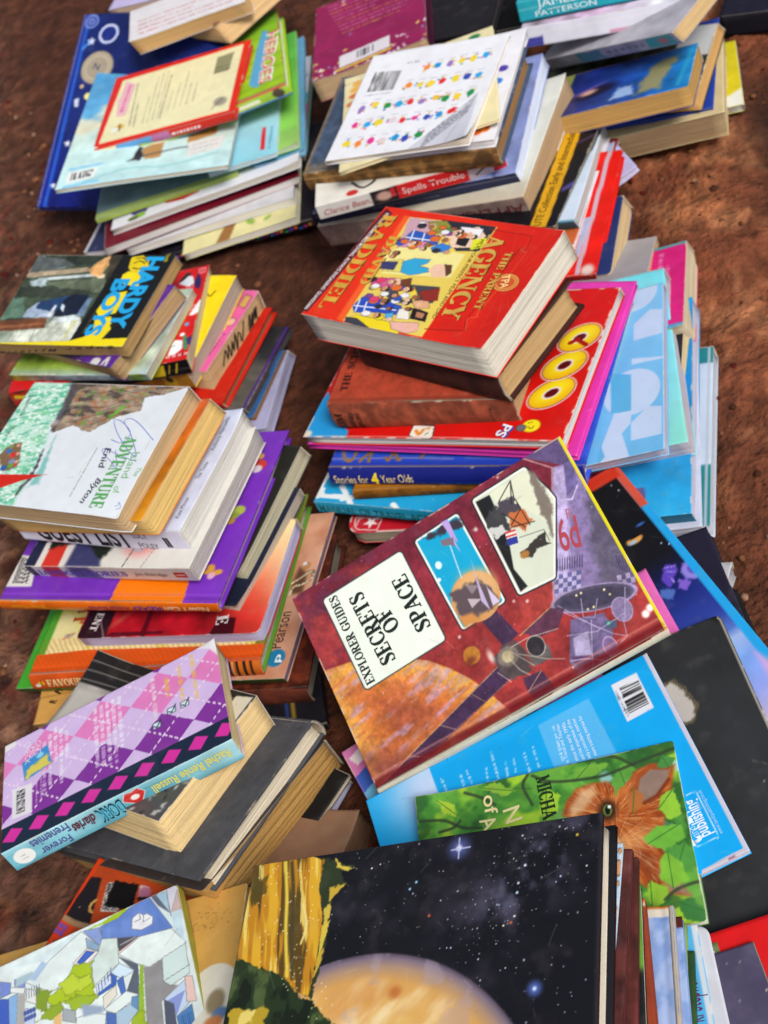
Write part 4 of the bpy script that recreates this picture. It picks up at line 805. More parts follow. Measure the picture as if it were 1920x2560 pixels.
B = Book('brownred_lettered', PB, 'brown red paperback with white lettering along its right edge', cover='7c2420', page='c4bede', res=.16, art=lambda a: [a.grad([(0, '8a2a24'), (.6, '74221e'), (1, '9a3a2c')], 90), a.mott(.15, .6, 2)])
q = [(0.9953,0.3016),(0.9876,0.6708)]; B.text([('Kittens', (q[0][0], q[0][1]), (q[1][0], q[1][1]), .9)], 'e0d8d8')
Book('lavender_flop', 'booklet', 'limp lavender white leaflet flopping out to the right over the bare earth', cover='b0b0da', page='c0bedc', res=.3, cat='booklet', spine=None, lift=[(0, 0, .8, 12)])
Book('red_hard', HB, 'bright red book with scuffed white corner, fanned low in the upper middle stack', hard=True, spine='v0', cover='d4180f', page='c8c4c4', spine_col='7a100e', res=.16, art=lambda a: [a.mott(.15, .4, 3), a.ell((.93, .04), .7, .9, 'd8c0b8', soft=.3), a.line([(.86, .02), (.9, 1)], .5, 'c0b8cc', a=.9)])
Book('navy_cream', PB, 'navy covered paperback with rounded cream pages, rightmost of the upper middle fan', cover='22336a', page='bda57e', res=.3, rnd=.5)
# ---------------------------------------------------------------- top right stack
Book('yellow_ground', 'picture_book', 'yellow and white book on the earth at the right of the top right stack', cover='c8bc1c', page='c8ccc0', res=.2, spine='u1', spine_col='cfd4cc', art=lambda a: [a.mott(.1, .5), a.poly([(.8, 0), (1, 0), (1, .25), (.86, .12)], 'd8dcd8', soft=.3)])
Book('thick_cream', PB, 'thick cream page block, lowest in the top right stack', cover='c4b48a', page='bda882', res=.3)
Book('blue_board', HB, 'thin dark blue cover board between cream page blocks, top right stack', hard=False, cover='1c3a98', page='1a3080', res=.3, spine='v0', spine_col='1c3688')
def a_phot(a):
    a.c[:] = H('34382a'); a.mott(.7, .9, 3); a.poly([(.8, .6), (1, .6), (1, 1), (.8, 1)], 'bcc0c4', soft=.2); a.ell((.9, .35), .8, .8, 'b08a74', soft=.3)
Book('photo_tan', PB, 'paperback with a dark leafy photograph and tan pages under the starry blue one', cover='34382a', page='b08a56', art=a_phot, res=.16)
def a_spb(a):
    a.grad([(0, '14184a'), (.35, '1c2f80'), (.7, '1f58b0'), (1, '1f8ad0')], 0); a.mott(.3, .5, 4)
    a.poly([(.1, 0), (.17, 0), (.19, 1), (.12, 1)], '8a9440', soft=.15); a.ell((.37, .42), 2.6, 1.3, '1a1030', rot=.3, soft=.6); a.ell((.33, .44), 1.0, .6, 'd8a890', rot=.3, soft=.4); a.ell((.31, .5), 2.2, .3, '8a6ac0', rot=.5, a=.7, soft=.3)
    a.poly([(.5, .12), (.66, .12), (.62, .34), (.54, .36)], '9ab8e8', soft=.3, rough=.3); a.poly([(.66, .1), (.82, .1), (.84, .45), (.9, .8), (.8, .8), (.7, .5)], 'b09c58', soft=.4, rough=.9, a=.8); a.line([(.93, .1), (.97, .9)], .4, '30b4d8', a=.7, soft=.3)
Book('space_blue', PB, 'bright blue paperback with a glowing star scene and tan pages, top right stack', cover='1c2f80', page='ad8a52', art=a_spb, res=.12, m='gloss')
Book('grey_spine', PB, 'grey white paperback with a teal patch on its spine, top right stack', cover='8a8890', page='c0a478', spine='v0', spine_col='aaa6b2', res=.2, art=lambda a: [a.grad([(0, 'b8b8c0'), (1, 'a8a4b0')], 0), a.mott(.2, .5)],
     spine_art=lambda a: [a.mott(.2, .8), a.poly([(.78, .1), (.97, .1), (.97, .95), (.8, .95)], '4aa8b0', soft=.1), a.ell((.9, .5), .7, .5, 'c07a80', soft=.2), a.poly([(.28, .2), (.46, .2), (.46, .9), (.28, .9)], '5f9aa8', rough=.6, soft=.2), a.line([(.5, .5), (.75, .5)], .5, '8a8a94', dash=1)])
Book('white_back', PB, 'white paperback with pink edged cover above the grey one, top right stack', cover='d0d0dc', page='c4a67c', res=.16, spine='v0', spine_col='ccccda', art=lambda a: [a.grad([(0, 'a8a0b0'), (.4, 'c0a0c0'), (.8, 'dcdce8'), (1, 'dcdce8')], 0), a.mott(.4, .5, 8), a.poly([(.1, .4), (.5, .3), (.5, 1), (.1, 1)], '3a3036', rough=1.5, soft=.3), a.ell((.62, .7), 2, 1.4, 'b86aa0', soft=.5)], spine_art=lambda a: [a.mott(.05, .6), a.line([(.5, .12), (1, .1)], .25, 'c07a98', soft=.1), a.poly([(0, .0), (.12, 0), (.12, .5), (0, .4)], '3a3a90')])
B = Book('teal_title', PB, 'teal paperback with white lettering, topmost in the top right stack', cover='1f9aac', page='b8b0a0', spine='v0', spine_col='1f98aa', res=.2, art=lambda a: [a.grad([(0, '2aa0b0'), (1, '1f90a4')], 0), a.mott(.08, .6), a.ell((.75, .3), 1.2, 2, '1a2a34', rot=.5, soft=.2)])
B.text([('JAMES P', (.12, .56), (.42, .56), .8), ('PATTERSON', (.1, .14), (.46, .14), .55)], 'd4e4e8', side='v0')
Book('dark_corner', HB, 'blue black thick book at the top right corner of the scene', hard=False, cover='17162a', page='1c1a26', res=.5, m='matte', spine='v0', spine_col='141320', worn=.03)
Book('dark_back', HB, 'black book in shadow just left of the teal paperback, top edge of the scene', hard=True, cover='121114', page='2c2a2c', res=.5, m='matte', spine='v0', worn=.03)
# ---------------------------------------------------------------- left stack with the black and blue paperback on top
def a_hardy(a):
    a.c[:] = H('3d4a3a'); a.mott(.5, .6, 3)
    p = lambda s, c, **k: a.poly(s, c, **({'soft': .08} | k))
    p([(-0.1262,0.1456),(0.2339,0.2371),(0.2599,0.3405),(0.5621,0.3754),(0.6902,0.03251),(-0.04118,-0.04257)], '8f9c8c', rough=.4)
    p([(-0.08874,0.4483),(-0.0662,0.5419),(0.07008,0.5181),(0.1865,0.2866),(-0.003274,0.2541)], '5d7d6a', rough=.3)
    p([(-0.03841,0.9218),(-0.009921,0.9838),(0.2082,0.9554),(0.3175,0.8808),(0.006663,0.7513)], '9aa4a8', rough=.2); p([(-0.001545,0.792),(-0.007018,0.9769),(0.2653,0.9891),(0.5723,1.001),(0.574,0.9074),(0.3087,0.8808),(0.202,0.8402),(0.03078,0.7583)], '1c211e', a=.55, rough=.3)
    for k in range(5): a.line([[(-0.02854,0.9632),(0.0322,0.9698),(0.09709,0.9654),(0.1637,0.9555),(0.211,0.9486)][k], [(0.01774,0.8533),(0.09581,0.8603),(0.1671,0.8604),(0.2352,0.8672),(0.2825,0.8808)][k]], .06, '4a5254')
    p([(-0.05913,0.778),(0.4209,0.8608),(0.465,0.8144),(0.02537,0.7285)], 'a8977e', rough=.1); p([(0.09688,0.7292),(0.5324,0.7949),(0.5452,0.7621),(0.1186,0.6985)], 'b9c4c6'); p([(0.05024,0.6911),(0.1639,0.7391),(0.1964,0.6395),(0.1487,0.6057),(0.07889,0.6445)], 'b4c6cc', soft=.2)
    p([(0.1887,0.6793),(0.6344,0.7497),(0.6537,0.5689),(0.2626,0.5222)], '65705a', rough=.5, a=.8); p([(-0.03779,0.6228),(0.2139,0.6398),(0.6488,0.5816),(0.4561,0.5134),(-0.01316,0.5031)], '333c30', rough=.4)
    p([(0.4357,0.8342),(0.4783,0.9343),(0.5381,1.001),(0.5672,0.8809),(0.5553,0.8016),(0.5882,0.7493),(0.5469,0.7359),(0.4805,0.7748)], 'd8a468', rough=.15); p([(0.5197,0.7619),(0.5756,0.782),(0.5865,0.7428),(0.5479,0.7333)], 'e8cfae')
    p([(0.5381,1.001),(0.636,1),(0.633,0.8414),(0.624,0.6457),(0.5841,0.8149)], '3a3428', rough=.3)
    p([(0.1606,0.2857),(0.1659,0.3765),(0.2115,0.4558),(0.327,0.4716),(0.3831,0.2934)], '9fb0c8', rough=.1); p([(0.2126,0.3908),(0.2235,0.4691),(0.383,0.5248),(0.4289,0.5387),(0.3878,0.3446)], '24406c', rough=.2)
    p([(0.3878,0.3446),(0.3934,0.4991),(0.4407,0.5519),(0.542,0.5539),(0.5654,0.5158),(0.572,0.3504),(0.4421,0.2955),(0.3779,0.306)], '141c30', rough=.2); p([(0.3355,0.3045),(0.3513,0.4334),(0.3651,0.4209),(0.3747,0.2931)], 'cfd8e4'); p([(0.5455,0.3116),(0.557,0.5156),(0.5904,0.5163),(0.6034,0.3136)], '7f9cc4', a=.7)
    p([(0.4009,0.3962),(0.3972,0.4475),(0.4245,0.4225),(0.4401,0.3526)], 'c2d2dc'); p([(-0.1609,0.2223),(0.3492,0.2923),(0.3706,0.179),(-0.1062,0.1012)], '6b4028', rough=.15); a.line([(-0.04325,0.162),(0.3583,0.229)], .3, '9a6040', soft=.2)
    p([(0.162,0.01837),(0.1737,0.1327),(0.4042,0.1804),(0.3836,0.23),(0.5155,0.3233),(0.5835,0.3004),(0.6115,0.2512),(0.6078,0.05286)], 'c2c8bc', rough=.1); p([(0.4,0.294),(0.5322,0.3238),(0.5885,0.288),(0.4957,0.2469),(0.3953,0.2431)], 'd4e0e4', soft=.15)
    for k in range(4): a.line([[(0.1908,0.1335),(0.3082,0.1638),(0.2124,0.2875),(0.3355,0.3045)][k], [(0.1817,0.01307),(0.3242,0.02396),(0.1573,0.2727),(0.2811,0.2899)][k]], .07, '4a443c')
    a.mott(.25, 1.6, 7); a.mott(.2, .5, 9)
    p([(-0.06181,0.7101),(-0.09051,0.9801),(-0.01911,0.9797),(-0.03143,0.7239)], 'd4dc1c', soft=.03); a.greek(*[(-0.04589,0.7577),(-0.05301,0.9563),(-0.04589,0.7577)], 1, '5a6010', .1)
    p([(0.6302,1.027),(1.051,1.05),(1.009,0.08455),(0.6087,0.05046)], '131313', soft=.03)
    p([(-0.1023,-0.0267),(0.1131,0.009625),(0.6087,0.05046),(0.6906,0.09365),(0.7654,0.1952),(0.8062,0.2585),(0.8501,0.1865),(0.828,0.07581),(1.005,0.09399),(1.075,-0.1135),(-0.03218,-0.1806)], 'ecd80e', soft=.03)
    a.poly([(0.7079,0.7763),(0.7347,0.8156),(0.8162,0.7965),(0.854,0.7387),(0.8673,0.6364),(0.7172,0.6857)], 'ecd80e', soft=.04); a.poly([(0.7151,0.8679),(0.7008,0.9734),(0.7671,0.9968),(0.8352,0.9465),(0.8604,0.855),(0.8162,0.7965),(0.7561,0.8027)], 'dfc612', soft=.04, rough=.12)
    for s in ([(0.7421,0.9073),(0.7739,0.9335),(0.8166,0.9072)], [(0.7533,0.8548),(0.7912,0.8419),(0.8252,0.8615)], [(0.7391,0.96),(0.7866,0.9664),(0.8283,0.9203)]): a.line(smooth(s), .16, '2a2410')
    a.poly([(0.6916,0.5568),(0.8083,0.5973),(0.817,0.3581),(0.7146,0.3049),(0.6693,0.3786)], 'ecd80e', soft=.04); a.poly([(0.695,0.2917),(0.7989,0.3202),(0.8316,0.2348),(0.7313,0.1569)], 'ecd80e', soft=.04)
    a.greek(*[(0.6719,0.4039),(0.6681,0.1295),(0.6719,0.4039)], 1, '9a8a20', .1)
B = Book('hardy', PB, 'black paperback with huge blue letters and a yellow band, on top of the left stack', cover='141414', page='b0905f', art=a_hardy, res=.07, m='gloss', spine='v1')
q = [(0.8191,0.9794),(0.8222,0.1853),(0.6808,0.7267),(0.6884,0.1034)]
B.text([('HARDY', q[0], q[1], 2.15, .045), ('BOYS', q[2], q[3], 1.9, .045)], '1d9fdc')
q = [(0.9347,1.012),(0.947,0.92),(0.5546,0.2679),(0.5465,0.0807)]; B.text([('THE', q[0], q[1], .4), ('Wanted', q[2], q[3], .5)], 'd8cc1c', h0=.045)
q = [(0.9388,0.006708),(0.6244,-0.02941),(0.5549,-0.03806),(0.1578,-0.0821)]; B.text([('S u p e r', q[0], q[1], .45, .02), ('M y s t e r i e', q[2], q[3], .45, .02)], '1c1a10')
B = Book('tan_purple', PB, 'tan paged paperback with a purple cover, second in the left stack', cover='4a2278', page='b3956e', res=.16, spine='v1', art=lambda a: [a.grad([(0, '2a2230'), (.6, '30223c'), (.75, '5a2a90'), (1, '55288a')], 0), a.mott(.15, .6), a.ell((.83, .03), .7, .6, 'd8d8dc'), a.line(smooth([(.9, .02), (.92, .1), (.94, .02)]), .35, 'd8d8dc')])
Book('green_battered', PB, 'battered pale green and blue paperback with frayed spine, left stack', cover='9ab04a', page='b8b6a0', spine='v0', spine_col='a9bca6', res=.14, worn=.35, bow=.1, art=lambda a: [a.grad([(0, '8aa83a'), (.6, '9ab848'), (1, 'c0d0c8')], 0), a.mott(.3, .6, 3), a.put(sstep(.12, 0, a.V), 'a0b8c8', .7)],
     spine_art=lambda a: [a.grad([(0, 'a8b03a'), (.25, 'a0a8b0'), (.8, 'a4bcc8'), (.93, '86aa3a'), (1, '9ab0b8')], 0), a.mott(.4, 1, 2)])
def a_snow(a):
    a.c[:] = H('c8181e'); a.mott(.08, .8); R = random.Random(2)
    for i in range(26): 
        u, v = R.uniform(.2, 1), R.random(); s = .38
        a.line([(u - s / a.w, v - s / a.l), (u + s / a.w, v - s / a.l), (u + s / a.w, v + s / a.l), (u - s / a.w, v + s / a.l)], .1, 'e8aab0', closed=True); a.line([(u, v - s / a.l), (u, v + s / a.l)], .1, 'e8aab0')
    for s, c in (([(0.8423,0.8507),(0.8712,0.9241),(0.9173,0.905),(0.9357,0.8231),(0.9098,0.7914)], 'dfe4ee'), ([(0.9328,0.8243),(0.9462,0.9358),(0.973,0.8501),(0.9808,0.7417),(0.9525,0.7531)], '2e2258'), ([(0.838,0.8418),(0.861,0.9176),(0.877,0.9647),(0.9073,0.9413),(0.8711,0.8814)], '1c1a1c'),
                 ([(0.951,0.4652),(0.9955,0.6216),(1.019,0.5407),(1.017,0.4905),(0.9733,0.4567)], 'e8ecf2'), ([(0.9704,0.4376),(1.021,0.499),(1.026,0.4164)], 'd8281e'), ([(0.9352,0.3806),(0.9603,0.3911),(0.9643,0.3595),(0.9497,0.3501)], '4aa0d8'), ([(0.9923,0.389),(1.022,0.4079),(1.02,0.3785),(1.006,0.3638)], '4aa0d8'),
                 ([(0.8971,0.1865),(0.9083,0.2217),(0.9496,0.2065),(0.9587,0.1154),(0.9229,0.07011),(0.8866,0.06856)], 'e8edf4'), ([(0.9152,0.229),(0.923,0.2904),(0.9452,0.2821),(0.9511,0.2158)], 'd02226'), ([(0.9471,0.2468),(0.9637,0.2604),(0.9914,0.1036),(0.9709,0.1013)], '2f8a5c'), ([(0.969,0.2191),(1.005,0.2451),(1.015,0.1436),(0.9863,0.1443)], '3a2a6a'), ([(0.8639,0.04282),(0.9147,0.05376),(0.9898,0.07515),(0.972,0.05262)], '18161a'),
                 ([(1.001,0.6193),(1.014,0.6865),(1.02,0.643),(1.016,0.5825)], '22201f'), ([(0.98,0.8367),(1.009,0.8672),(1.02,0.7257),(0.9735,0.7133)], 'c8121a')): a.poly(s, c, soft=.06)
    a.ell([(0.9417,0.2686)][0], .3, .25, 'eef0f4'); a.ell([(0.8581,0.8974)][0], .18, .2, '222'+'222'); 
    for q in [(0.8957,0.1576),(0.9109,0.1619)]: a.ell(q, .1, .1, '2a6a8a')
    a.line([(0.8832,0.0553),(0.9918,0.06)], .35, 'e0a0a4', dash=.7)
B = Book('red_snow', PB, 'red comic paperback with white snow figures and a black spine, left stack', cover='c8181e', page='bfb496', spine='v0', spine_col='151315', art=a_snow, res=.08, m='gloss',
     spine_art=lambda a: [a.poly([(.72, .15), (.86, .1), (.87, .9), (.8, .7), (.75, .95), (.7, .6)], 'd8b81c', soft=.08), a.line([(.88, .2), (.9, .8)], .12, 'c8a81c'), a.line([(.92, .2), (.94, .8)], .2, 'c8a81c'), a.line([(.05, .5), (.5, .5)], .5, '4a4450', a=.7, dash=.8), a.poly([(0, 0), (.2, 0), (.15, 1), (0, 1)], 'b03024', rough=.4), a.line([(.03, .6), (.16, .3)], .5, 'e0c020')])
B = Book('yellow_cover', PB, 'yellow paperback with grey page edges and a brown and gold spine, left stack', cover='eed21a', page='ab9c8e', spine='v0', spine_col='b0821e', res=.14, art=lambda a: [a.mott(.05, .8), a.line(smooth([(.85, .8), (.88, .78), (.9, .83)]), .2, '3a3410')],
     spine_art=lambda a: [a.grad([(0, '6a6664'), (.5, '7a6e60'), (.62, 'c09020'), (1, 'b07a1a')], 0), a.mott(.2, .8), a.poly([(.78, 0), (.88, 0), (.88, 1), (.78, 1)], 'd8b420'), a.ell((.83, .5), .5, .5, '3a2c14'), a.line([(.45, .5), (.6, .5)], .6, '2c2826', a=.8, dash=.7)])
B = Book('pink_scribble', PB, 'pink paperback with black pen scribbles across its page edge, left stack', cover='df62a0', page='a88a66', res=.12, art=lambda a: [a.mott(.06, .7), a.poly([(.93, .8), (.98, .78), (.98, .92), (.93, .94)], 'caa060', out='3a2a20', rough=.1), a.ell((.95, .6), .55, .6, 'e0b09a', out='4a3030'), a.line([(.95, .2), (.96, .45)], .2, '6a2a4a', dash=.5)])
S = [(0.2157,0.333),(0.3122,0.7476),(0.3046,0.3316),(0.3731,0.7916),(0.3562,0.2648),(0.4351,0.7333),(0.4122,0.33),(0.5066,0.8362),(0.4548,0.1524),(0.5288,0.6453),(0.5602,0.6158),(0.5527,0.2465),(0.6681,0.8225)]
B.stroke(smooth(S, 4), .2, '1a1816', side='u1', h0=.05)
S = [(0.6795,0.125),(0.7232,0.5485),(0.7692,0.7118),(0.7105,0.1988),(0.8118,0.6895),(0.7425,0.1683),(0.8541,0.7193),(0.8104,0.2941),(0.8864,0.6895),(0.8472,0.3459),(0.8442,0.1061)]
B.stroke(smooth(S, 4), .2, '1a1816', side='u1', h0=.05)
Book('red_boards', HB, 'red hardcover with brown page edges, left stack below the scribbled paperback', hard=True, spine='v0', cover='c2200e', page='84624a', res=.25, m='matte')
Book('black_purple', HB, 'black and grey hardcover with purple edges low in the left stack', hard=True, spine='v0', cover='3a3a3a', page='7a6a78', rim='4a1c7a', res=.14, art=lambda a: [a.grad([(0, '5e5b54'), (.5, '57554e'), (.62, '2f3032'), (1, '222327')], 90), a.mott(.2, .5, 4), a.line([(.0, .5), (.9, .62)], .2, '2c2c2c', a=.6, soft=.2), a.line([(.985, 0), (.985, 1)], .3, '4a2080')])
Book('brown_pages', PB, 'brown paged paperback second from the ground in the left stack', cover='2f5c94', page='8c6c48', res=.3)
Book('lavender_pages', PB, 'paperback with lavender grey page edges at the foot of the left stack', cover='a8a8cc', page='9896b4', res=.3)
# ---------------------------------------------------------------- left middle stack
def a_island(a):
    a.c[:] = H('d9e0e8'); a.mott(.015, .5)
    sea = [(0.07113,-0.03228),(-0.2915,0.6256),(-0.0224,0.5857),(-0.009773,0.7156),(-0.01739,1.03),(0.2638,1.022),(0.3068,0.8052),(0.2889,0.6386),(0.3228,0.5549),(0.3617,0.2955),(0.3698,0.1316),(0.3717,-0.003304)]
    a.poly(sea, 'b9dfcf', soft=.35, rough=.35)
    x, y = a.X, a.Y; n = fbm(x * 1.1 + y * .5, y * 3.0 - x * .8, 5, 5); m = fbm(x * .7, y * 2.2, 15, 4)
    P = a.cm(sea); sl = a.box(P.min(0), P.max(0), 0); d = a.sd(P, sl); ins = 1 - sstep(-.5, .1, d)
    a.put(ins * sstep(.5, .62, n[sl]), '3fa984', .75, sl); a.put(ins * sstep(.56, .7, m[sl]), '7cc79a', .8, sl); a.put(ins * sstep(.6, .7, fbm(x * 2.5, y * 5, 25, 3)[sl]), 'eef4f2', .9, sl)
    a.poly([(0.3586,0.6055),(0.3769,0.446),(0.3832,0.2977),(0.3894,0.152),(0.4399,0.1849),(0.4156,0.338),(0.3824,0.4653)], '3f9f92', soft=.25, rough=.3, a=.6)
    a.poly([(0.3434,0.4524),(0.3638,0.3514),(0.3811,0.2423),(0.361,0.1487),(0.3464,0.07446),(0.3324,0.1454),(0.3559,0.2029),(0.3528,0.3131),(0.3369,0.4048)], '4c4a52', soft=.12, rough=.25)
    cl = [(0.2685,1.012),(0.6344,0.9989),(1.001,0.9974),(0.8762,0.9344),(0.7716,0.9002),(0.7955,0.7977),(0.6776,0.7428),(0.5963,0.6522),(0.5569,0.6115),(0.5172,0.6178),(0.4402,0.6547),(0.381,0.6216),(0.3311,0.5842),(0.2889,0.6386),(0.314,0.7276),(0.3188,0.7962),(0.2788,0.8627)]; a.poly(cl, '8a7766', soft=.06, rough=.18, seed=3)
    P = a.cm(cl); sl = a.box(P.min(0), P.max(0), 0); d = a.sd(P, sl); ins = 1 - sstep(-.12, 0, d); n = fbm(x[sl] * .9, y[sl] * 2.2, 8, 5); k = fbm(x[sl] * 1.4, y[sl] * 3.2, 18, 4)
    a.put(ins * sstep(.52, .66, n), 'b5a08a', .8, sl); a.put(ins * sstep(.58, .68, k), 'a8653a', .7, sl); a.put(ins * sstep(.42, .34, n), '4a3f3c', .85, sl); a.put(ins * sstep(.68, .74, fbm(x[sl] * 2, y[sl] * 3, 28, 3)), '5f9a3a', .8, sl)
    a.poly([(0.2581,1.001),(0.3184,1.004),(0.3339,0.8757),(0.3457,0.7881),(0.3405,0.6424),(0.3193,0.5928),(0.2955,0.6874),(0.2872,0.8139)], '3c3a42', soft=.25, rough=.35, a=.8)
    a.ell([(0.3121,0.6693)][0], .5, .35, 'b9b2b4', soft=.25, a=.7); a.poly([(0.6427,0.7878),(0.6737,0.8469),(0.6806,0.7997),(0.6497,0.7409),(0.6202,0.7105)], '6aa83a', soft=.1, rough=.2)
    for s in ('700,130 850,150 1000,120 1180,150', '620,300 760,260 900,270 1080,210', '560,400 700,370 860,330 1000,300', '800,420 900,380 1030,320'):
        pass
    for q in ([(0.3509,0.9359),(0.4704,0.9224),(0.5658,0.9566),(0.7063,0.9348)], [(0.3741,0.7607),(0.4583,0.8049),(0.5591,0.8111),(0.6611,0.8748)], [(0.3708,0.6735),(0.4592,0.7086),(0.5564,0.7535),(0.6427,0.7878)], [(0.5383,0.6667),(0.6061,0.7095),(0.6721,0.7707)]): a.line(smooth(q), .07, '3a2c26', a=.8)
    a.poly([(-0.03875,0.2258),(0.1661,0.2286),(0.4406,0.2578),(0.3344,0.2005),(0.2215,0.1235),(0.03903,0.08387)], 'c8200f', soft=.04); a.line([(0.4371,0.2575),(0.4591,0.258)], .06, 'c86a60')
    a.poly([(0.08277,0.3714),(0.1074,0.46),(0.1758,0.4947),(0.2218,0.3751),(0.244,0.3021),(0.1715,0.2479)], '7a6046', soft=.12, rough=.2)
    for q, c, r in zip([(0.1273,0.4521),(0.1675,0.4653),(0.1313,0.4142),(0.1703,0.3844),(0.1967,0.4011),(0.1886,0.3342),(0.2182,0.3371),(0.1976,0.3021),(0.2247,0.3095),(0.1625,0.2798)], ('7a8a4a', 'dca090', '2f6ab0', 'c82a22', 'd89a88', '7a88b0', 'd8a090', '5f9a3a', 'c83a32', '2a5aa0'), (.32, .22, .35, .4, .24, .38, .24, .36, .24, .4)): a.ell(q, r, r * .8, c, soft=.06)
    a.greek(*[(0.6645,0.4905),(0.6718,0.1136),(0.6369,0.488)], 1, '6a6a6e', .1, 3); a.greek(*[(0.6485,0.3794),(0.6449,0.199),(0.6485,0.3794)], 1, '9ac48a', .1, 4)
    R = random.Random(3); [a.ell([(0.5421,0.4425)][0] if i < 0 else (R.uniform(.4, .95), R.uniform(.3, .9)), .05, .05, 'a8a8b0', a=.6) for i in range(9)]
B = Book('island', PB, 'white paperback with a painted brown cliff, green sea and red sail', cover='d9e0e8', page='b59c76', art=a_island, res=.07, m='gloss', spine='v1', rnd=.35, lift=[(1, 0, -.25, 4)], bow=.05)
q = [(0.7983,0.5891),(0.8187,0.04911),(0.8918,0.4703),(0.9066,0.2767),(0.8972,0.2145),(0.9036,0.1631),(0.9687,0.3667),(0.9685,0.2983)]
B.text([('~ADVENTURE', q[0], q[1], 1.45)], '56a35a'); B.text([('Island', q[2], q[3], .85), ('of', q[4], q[5], .75), ('The', q[6], q[7], .55)], '6fae70')
q = [(0.718,0.4907),(0.7402,0.3434),(0.7726,0.2665),(0.7465,0.08336)]; B.text([('Enid', q[0], q[1], .72, .012), ('Blyton', q[2], q[3], .72, .012)], '1c2a3c', italic=.25)
q = [(0.02739,0.897),(0.04811,0.7046),(0.05657,0.6311),(0.03817,0.5316)]; B.text([('CELEBRATING 70', q[0], q[1], .42), ('YEARS', q[2], q[3], .4)], '3c5a50')
B.stroke(smooth([(0.7184,0.5595),(0.7917,0.5383),(0.8141,0.6133),(0.726,0.6993),(0.6713,0.7094),(0.7242,0.6247),(0.8344,0.5056),(0.925,0.4421),(0.8141,0.6133),(0.7363,0.7),(0.762,0.7298),(0.8365,0.6888),(0.9706,0.5717)], 6), .07, '5a6cc0')
B.stroke(smooth([(0.9401,0.408),(0.8456,0.4346),(0.7098,0.4854),(0.73,0.4417),(0.7944,0.3937),(0.8511,0.3458),(0.7818,0.4828)], 6), .07, '6a7cc8')
B.stroke(smooth([(0.9679,0.0596),(0.988,0.07489),(0.9683,0.1108),(0.9679,0.08938),(0.9556,0.07931)], 6), .06, '6a7cc8')
Book('aged_yellow', PB, 'yellowed paperback with orange stained cover beneath the cliff and sail paperback', cover='c8741c', page='cfae6c', res=.2, spine='v1', rnd=.3, art=lambda a: [a.grad([(0, 'c88a1c'), (.5, 'b8680f'), (1, 'd0602a')], 90), a.mott(.25, .6)])
B = Book('guest', PB, 'thick white paperback with large black spine letters in the left middle stack', spine='v0', cover='ccd4ec', page='b4b2ae', spine_col='c9c7d8', res=.14, bow=.03)
B.text([('GUEST LIST', (.12, .12), (.675, .12), 1.9, .03)], '16161a', side='v0'); B.text([('THE', (.045, .75), (.105, .75), .4), ('LUCY', (.71, .56), (.79, .56), .55), ('FOLEY', (.71, .14), (.82, .14), .55)], '33333a', side='v0')
B.text([('II', (.875, .3), (.905, .3), .9, .05)], '1c1c20', side='v0')
q = [(0.9606,0.09952),(0.9576,0.2641),(0.9532,0.4167),(0.9576,0.5573),(0.9516,0.6517),(0.9452,0.9373)]; B.text([('Kate Mosse', q[0], q[1], .45), ('The Times', q[2], q[3], .45), ('Anthony Horowitz', q[4], q[5], .45)], '4a4e60')
def a_lon(a):
    a.c[:] = H('d9d8d2'); a.mott(.02, .6)
    a.poly([(-.1, 0), (.07, 0), (.05, 1), (-.1, 1)], '1f2140', soft=.05); a.poly([(.07, 0), (.27, 0), (.24, .4), (.07, .4)], 'ded8d4', soft=.05); a.poly([(.11, 0), (.22, 0), (.2, .3), (.1, .3)], 'd03428', soft=.06)
    a.poly([(.26, 0), (.48, 0), (.36, .3), (.26, .3)], '3a3c6a', soft=.3); a.poly([(.1, .12), (.3, .2), (.46, .05), (.5, .12), (.46, .3), (.1, .3)], '1c241c', soft=.2, rough=.3)
    a.ell((.66, .16), 1.7, 1.2, 'e48a88', soft=.9); a.poly([(.61, .12), (.68, .1), (.7, .2), (.62, .22)], 'b8a8b0', soft=.12); a.line([(.61, .0), (.63, .16), (.68, .13)], .12, '3a2c34'); a.line([(.72, .0), (.76, .2)], .06, '9a5a60')
def s_lon(a):
    a.c[:] = H('d4d0cc'); a.poly([(-.1, 0), (.045, 0), (.045, 1), (-.1, 1)], '26284a'); a.poly([(.11, 0), (.22, 0), (.22, 1), (.11, 1)], 'cc3a34', soft=.08); a.poly([(.27, 0), (.44, 0), (.4, 1), (.27, 1)], '55547c', soft=.5); a.mott(.05, .8); a.poly([(.885, .25), (.955, .25), (.955, .68), (.885, .68)], 'c4281c', soft=.03); a.line([(.9, .45), (.94, .45)], .25, 'e8c8c0')
B = Book('london', PB, 'white paperback with purple spine letters and a painted street scene, on the purple hardcover', spine='v0', cover='d9d8d2', page='bcb8b2', spine_col='d4d0cc', art=a_lon, spine_art=s_lon, res=.1, bow=.03)
B.text([('~LONDON STORIES', (.06, .28), (.61, .28), 1.05, .01)], '6a5cb4', side='v0'); B.text([('Jim Eldridge', (.655, .38), (.845, .38), .6)], '3a3434', side='v0')
